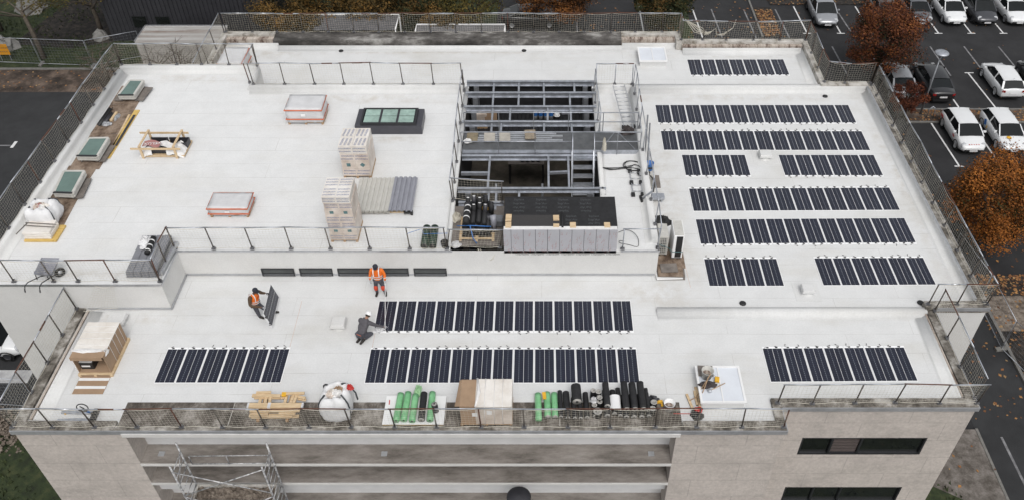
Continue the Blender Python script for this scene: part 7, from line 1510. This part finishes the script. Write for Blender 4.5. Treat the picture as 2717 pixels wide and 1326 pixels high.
# ---------------------------------------------------------------- cars
M_TYRE = mat('tyre', (.012, .012, .012), .85, .2, 8); M_CGLASS = mat('car_glass', (.007, .009, .010), .12, .2, 1, spec=.35); M_LIGHT = mat('headlight_glass', (.45, .46, .48), .15, .1, 8, spec=.7); M_TAIL = mat('tail_light', (.25, .012, .012), .2, .1, 8); M_PLATE = mat('number_plate', (.65, .65, .66), .4, .02, 3)
PAINTS = {}
def paint(c, metal=0):
    k = (c, metal)
    if k not in PAINTS:
        m = mat('car_paint_%d' % len(PAINTS), c, .32, .03, 1.5, metal=metal); b = m.node_tree.nodes['Principled BSDF']; b.inputs['Coat Weight'].default_value = .8; b.inputs['Coat Roughness'].default_value = .06; PAINTS[k] = m
    return PAINTS[k]
def car(x, y, rz, c, lab, kind='hatch', metal=0, extras=None, group='parked cars'):
    """local +y is the front of the car"""
    t = thing('parked_car', lab, 'car', (x, y, GZ), rz, group=group); pm = paint(c, metal)
    L, W2, H = dict(hatch=(4.05, .87, 1.46), suv=(4.2, .9, 1.55), sedan=(4.5, .9, 1.45), van=(4.7, .95, 1.9))[kind]; h = L / 2
    # along the body: y, half width, sill z, belt z
    body = [(-h, .70, .42, .86), (-h + .10, .80, .30, .95), (-h + .5, .86, .22, .98), (-h + 1.2, W2, .2, .97), (0, W2, .2, .95), (h - 1.5, W2, .2, .93), (h - .95, .86, .2, .93), (h - .4, .81, .24, .80), (h - .1, .70, .32, .68), (h, .55, .40, .58)]
    S = spl(body, 5); ring = []
    for (yy, w_, z0, zb) in S:
        ring.append([(-w_ * .80, yy, z0), (-w_ * .97, yy, z0 + .10), (-w_, yy, z0 + (zb - z0) * .55), (-w_ * .97, yy, zb - .06), (-w_ * .88, yy, zb), (-w_ * .4, yy, zb + .035), (0, yy, zb + .045), (w_ * .4, yy, zb + .035), (w_ * .88, yy, zb), (w_ * .97, yy, zb - .06), (w_, yy, z0 + (zb - z0) * .55), (w_ * .97, yy, z0 + .10), (w_ * .80, yy, z0)])
    s = MB(); n = 13; vs = [v for r in ring for v in r]; fs = [(i * n + j, i * n + j + 1, (i + 1) * n + j + 1, (i + 1) * n + j) for i in range(len(ring) - 1) for j in range(n - 1)]; fs += [(i * n, (i + 1) * n, (i + 1) * n + n - 1, i * n + n - 1) for i in range(len(ring) - 1)]; fs += [tuple(range(n)), tuple(len(vs) - 1 - k for k in range(n))]
    s.add(vs, fs, 0, True)
    # greenhouse: y at belt, y at roof for rear glass / windscreen
    yr0, yr1 = (-h + .10, -h + .52) if kind != 'sedan' else (-h + .55, -h + 1.25); yf0, yf1 = h - .88, h - 1.62
    if kind == 'van': yr0, yr1, yf0, yf1 = -h + .05, -h + .18, h - .75, h - 1.35
    wr = W2 * .74; wb = W2 * .92; zb = .955
    def roofz(yy): u = (yy - yr1) / (yf1 - yr1); return H - .10 * (1 - u) ** 2 - .05 * u ** 3
    N = 8; rf = MB(); R_ = []
    for i in range(N + 1):
        u = i / N; yy = yr1 + (yf1 - yr1) * u; z = roofz(yy); R_.append([(-wr, yy, z - .05), (-wr * .9, yy, z - .012), (-wr * .5, yy, z + .012), (0, yy, z + .02), (wr * .5, yy, z + .012), (wr * .9, yy, z - .012), (wr, yy, z - .05)])
    rf.add([v for r in R_ for v in r], [(i * 7 + j, i * 7 + j + 1, (i + 1) * 7 + j + 1, (i + 1) * 7 + j) for i in range(N) for j in range(6)], 0, True)
    rv = s; o = len(rv.v); rv.add(rf.v, rf.f, 0, True)
    zr, zf = roofz(yr1) - .05, roofz(yf1) - .05
    # pillars
    def pil(a, b_, w_): rv.beam(a, b_, w_, .05)
    for sx in (-1, 1):
        pil((sx * wb, yf0 + .02, zb - .02), (sx * wr, yf1, zf), .07); pil((sx * wb, yr0, zb - .02), (sx * wr, yr1, zr), .13)
        ym = (yr0 + yf0) / 2 - .1; pil((sx * (wb + .005), ym, zb - .02), (sx * (wr + .005), ym, roofz(ym) - .05), .07)
    bo = rv.build('body', pm, t)
    g = MB(); k = .985
    MB().quad((-wb * .93, yf0 + .0, zb + .01), (wb * .93, yf0, zb + .01), (wr * .95, yf1 + .02, zf + .035), (-wr * .95, yf1 + .02, zf + .035)).build('windscreen', M_CGLASS, t)
    MB().quad((wb * .9, yr0 - .0, zb + .02), (-wb * .9, yr0, zb + .02), (-wr * .93, yr1 - .02, zr + .03), (wr * .93, yr1 - .02, zr + .03)).build('rear_window', M_CGLASS, t)
    for sx in (-1, 1):
        pts = [(sx * wb * k, yr0 + .05, zb - .01), (sx * wb * k, yf0 - .02, zb - .01), (sx * wr * k, yf1, zf + .02), (sx * wr * k, (yf1 + yr1) / 2, roofz((yf1 + yr1) / 2) - .04), (sx * wr * k, yr1, zr + .02)]
        MB().add(pts, [tuple(range(5))]).build('side_window', M_CGLASS, t)
        for yy in (h - .82, -h + .78):
            w_ = MB().lathe((sx * (W2 - .135), yy, .31), [(0, -.1), (.29, -.1), (.315, -.06), (.315, .08), (.28, .115)], 20, ax=Matrix(((0, 0, sx), (1, 0, 0), (0, 1, 0)))).build('wheel', M_TYRE, t)
            MB().lathe((sx * (W2 - .135), yy, .31), [(.2, .116), (.19, .1), (.06, .112), (0, .112)], 14, ax=Matrix(((0, 0, sx), (1, 0, 0), (0, 1, 0)))).build('rim', M_ALU if kind != 'suv' else M_CHAR, w_)
            MB().lathe((sx * (W2 - .028), yy, .31), [(.33, .0), (.365, .02), (.37, .035), (.30, .036)], 20, ax=Matrix(((0, 0, sx), (1, 0, 0), (0, 1, 0)))).build('wheel_arch', M_BLACK, w_)
        MB().box((sx * (W2 + .09), yf0 - .38, zb + .08), (.2, .1, .14), rz=.15 * sx).build('wing_mirror', pm, t, bevel=.03)
        MB().lathe((sx * .60, h - .24, .67), [(0, .0), (.19, .01), (.165, .05), (0, .07)], 14, ax=Matrix(((.85, -.35 * 0, .5 * sx * .3), (0, .5, .8), (0, -.75, .5))).transposed() if False else Matrix.Rotation(R(-52), 3, 'X')).build('headlight', M_LIGHT, t)
        MB().box((sx * .66, -h + .035, .80), (.22, .08, .16), rz=.35 * sx).build('tail_light', M_TAIL, t, bevel=.02)
    MB().box((0, h - .05, .42), (1.15, .1, .2)).build('grille', M_BLACK, t, bevel=.03); MB().box((0, h - .045, .60), (.7, .08, .06), rot=Matrix.Rotation(-.5, 3, 'X')).build('upper_grille', M_BLACK, t, bevel=.02); MB().box((0, h + .012, .42), (.5, .02, .11)).build('number_plate', M_PLATE, t)
    MB().box((0, -h - .01, .62), (.5, .02, .11)).build('number_plate', M_PLATE, t); MB().box((0, -h + .03, .36), (1.3, .08, .14)).build('rear_bumper', M_BLACK, t, bevel=.02)
    MB().cyl((0, yr1 + .15, roofz(yr1 + .15) + .02), (0, yr1 - .02, roofz(yr1) + .18), .008, 5).build('aerial', M_BLACK, t)
    if extras: extras(t, L, W2)
    return t
PI = math.pi
WHITE, SILV, GREY, BLACKC = (.72, .73, .74), (.38, .39, .41), (.16, .165, .18), (.010, .010, .012)
def leafy(t, L, W2): pass
def striped(t, L, W2):
    for k in range(4): MB().box((W2 * 1.0 + .004, -L / 2 + .35 + .1 * k, .72), (.01, .055, .2), rot=Matrix.Rotation(.5, 3, 'X')).build('red_stripe', M_RED, t)
    for k in range(3): MB().box((W2 * 1.0 + .004, L / 2 - 1.5 + .1 * k, .66), (.01, .055, .16), rot=Matrix.Rotation(.5, 3, 'X')).build('red_stripe', M_RED, t)
    for k in range(5): MB().box((-.3 + .15 * k, L / 2 - .21, .775), (.07, .07, .02), .5).build('red_stripe', M_RED, t)
def decal(t, L, W2):
    MB().box((W2 + .004, -L / 2 + 1.2, .7), (.01, .28, .36), rot=Matrix.Rotation(.4, 3, 'X')).build('blue_sticker', M_BLUE, t); MB().box((W2 + .004, -L / 2 + 1.55, .55), (.01, .12, .2)).build('yellow_sticker', M_YELLOW, t); MB().lathe((.25, L / 2 - .72, .955), [(0, 0), (.16, .0), (.15, .012), (0, .015)], 16).build('round_sticker', M_YELLOW, t)
# far row, fronts towards the building
car(22.1, 62.75, PI, SILV, 'silver hatchback alone at the left end of the far car row', metal=.5, kind='suv')
car(27.0, 63.0, PI, (.10, .09, .09), 'grey brown car in the far row half hidden by the red maple', kind='sedan', metal=.4)
car(29.5, 62.95, PI, GREY, 'dark grey car in the far row right of the red maple', metal=.5)
car(32.2, 63.0, PI, WHITE, 'white hatchback in the far row between two dark cars')
car(34.6, 63.1, PI, (.06, .062, .07), 'charcoal car in the far row between two white hatchbacks', kind='suv', metal=.4)
car(37.1, 63.0, PI, WHITE, 'white hatchback at the right border of the far row')
car(39.7, 63.1, PI, WHITE, 'white car cut off by the right border in the far row', kind='suv')
# second row, rears towards the building
car(32.3, 52.6, 0, WHITE, 'white hatchback seen from behind beside a long painted line')
car(27.4, 52.4, 0, BLACKC, 'black estate car seen from behind next to the street lamp', kind='sedan')
car(24.9, 52.5, 0, SILV, 'silver car behind the small rust red shrub tree', metal=.5, kind='sedan')
car(35.0, 52.9, 0, BLACKC, 'black car cut off by the right border in the second row')
# third row, fronts towards the camera
car(27.35, 46.3, PI, WHITE, 'white hatchback with red and white chevron stripes', extras=striped)
car(29.95, 46.3, PI, WHITE, 'white hatchback with blue and yellow stickers', extras=decal)
# behind the back parapet
car(-.9, 61.7, -PI / 2, BLACKC, 'black car seen from the side behind the back netted railing', kind='sedan', group=None)
car(.6, 65.6, -PI / 2, WHITE, 'white car under the rusty tree behind the black car', kind='suv', group=None)
car(-.5, 68.6, -PI / 2, SILV, 'silver car at the top border above the back parapet', kind='sedan', metal=.4, group=None)
# van at the left
car(-27.65, 28.35, R(-90), WHITE, 'white car cut off by the left border beside the raised block', kind='suv', group=None)
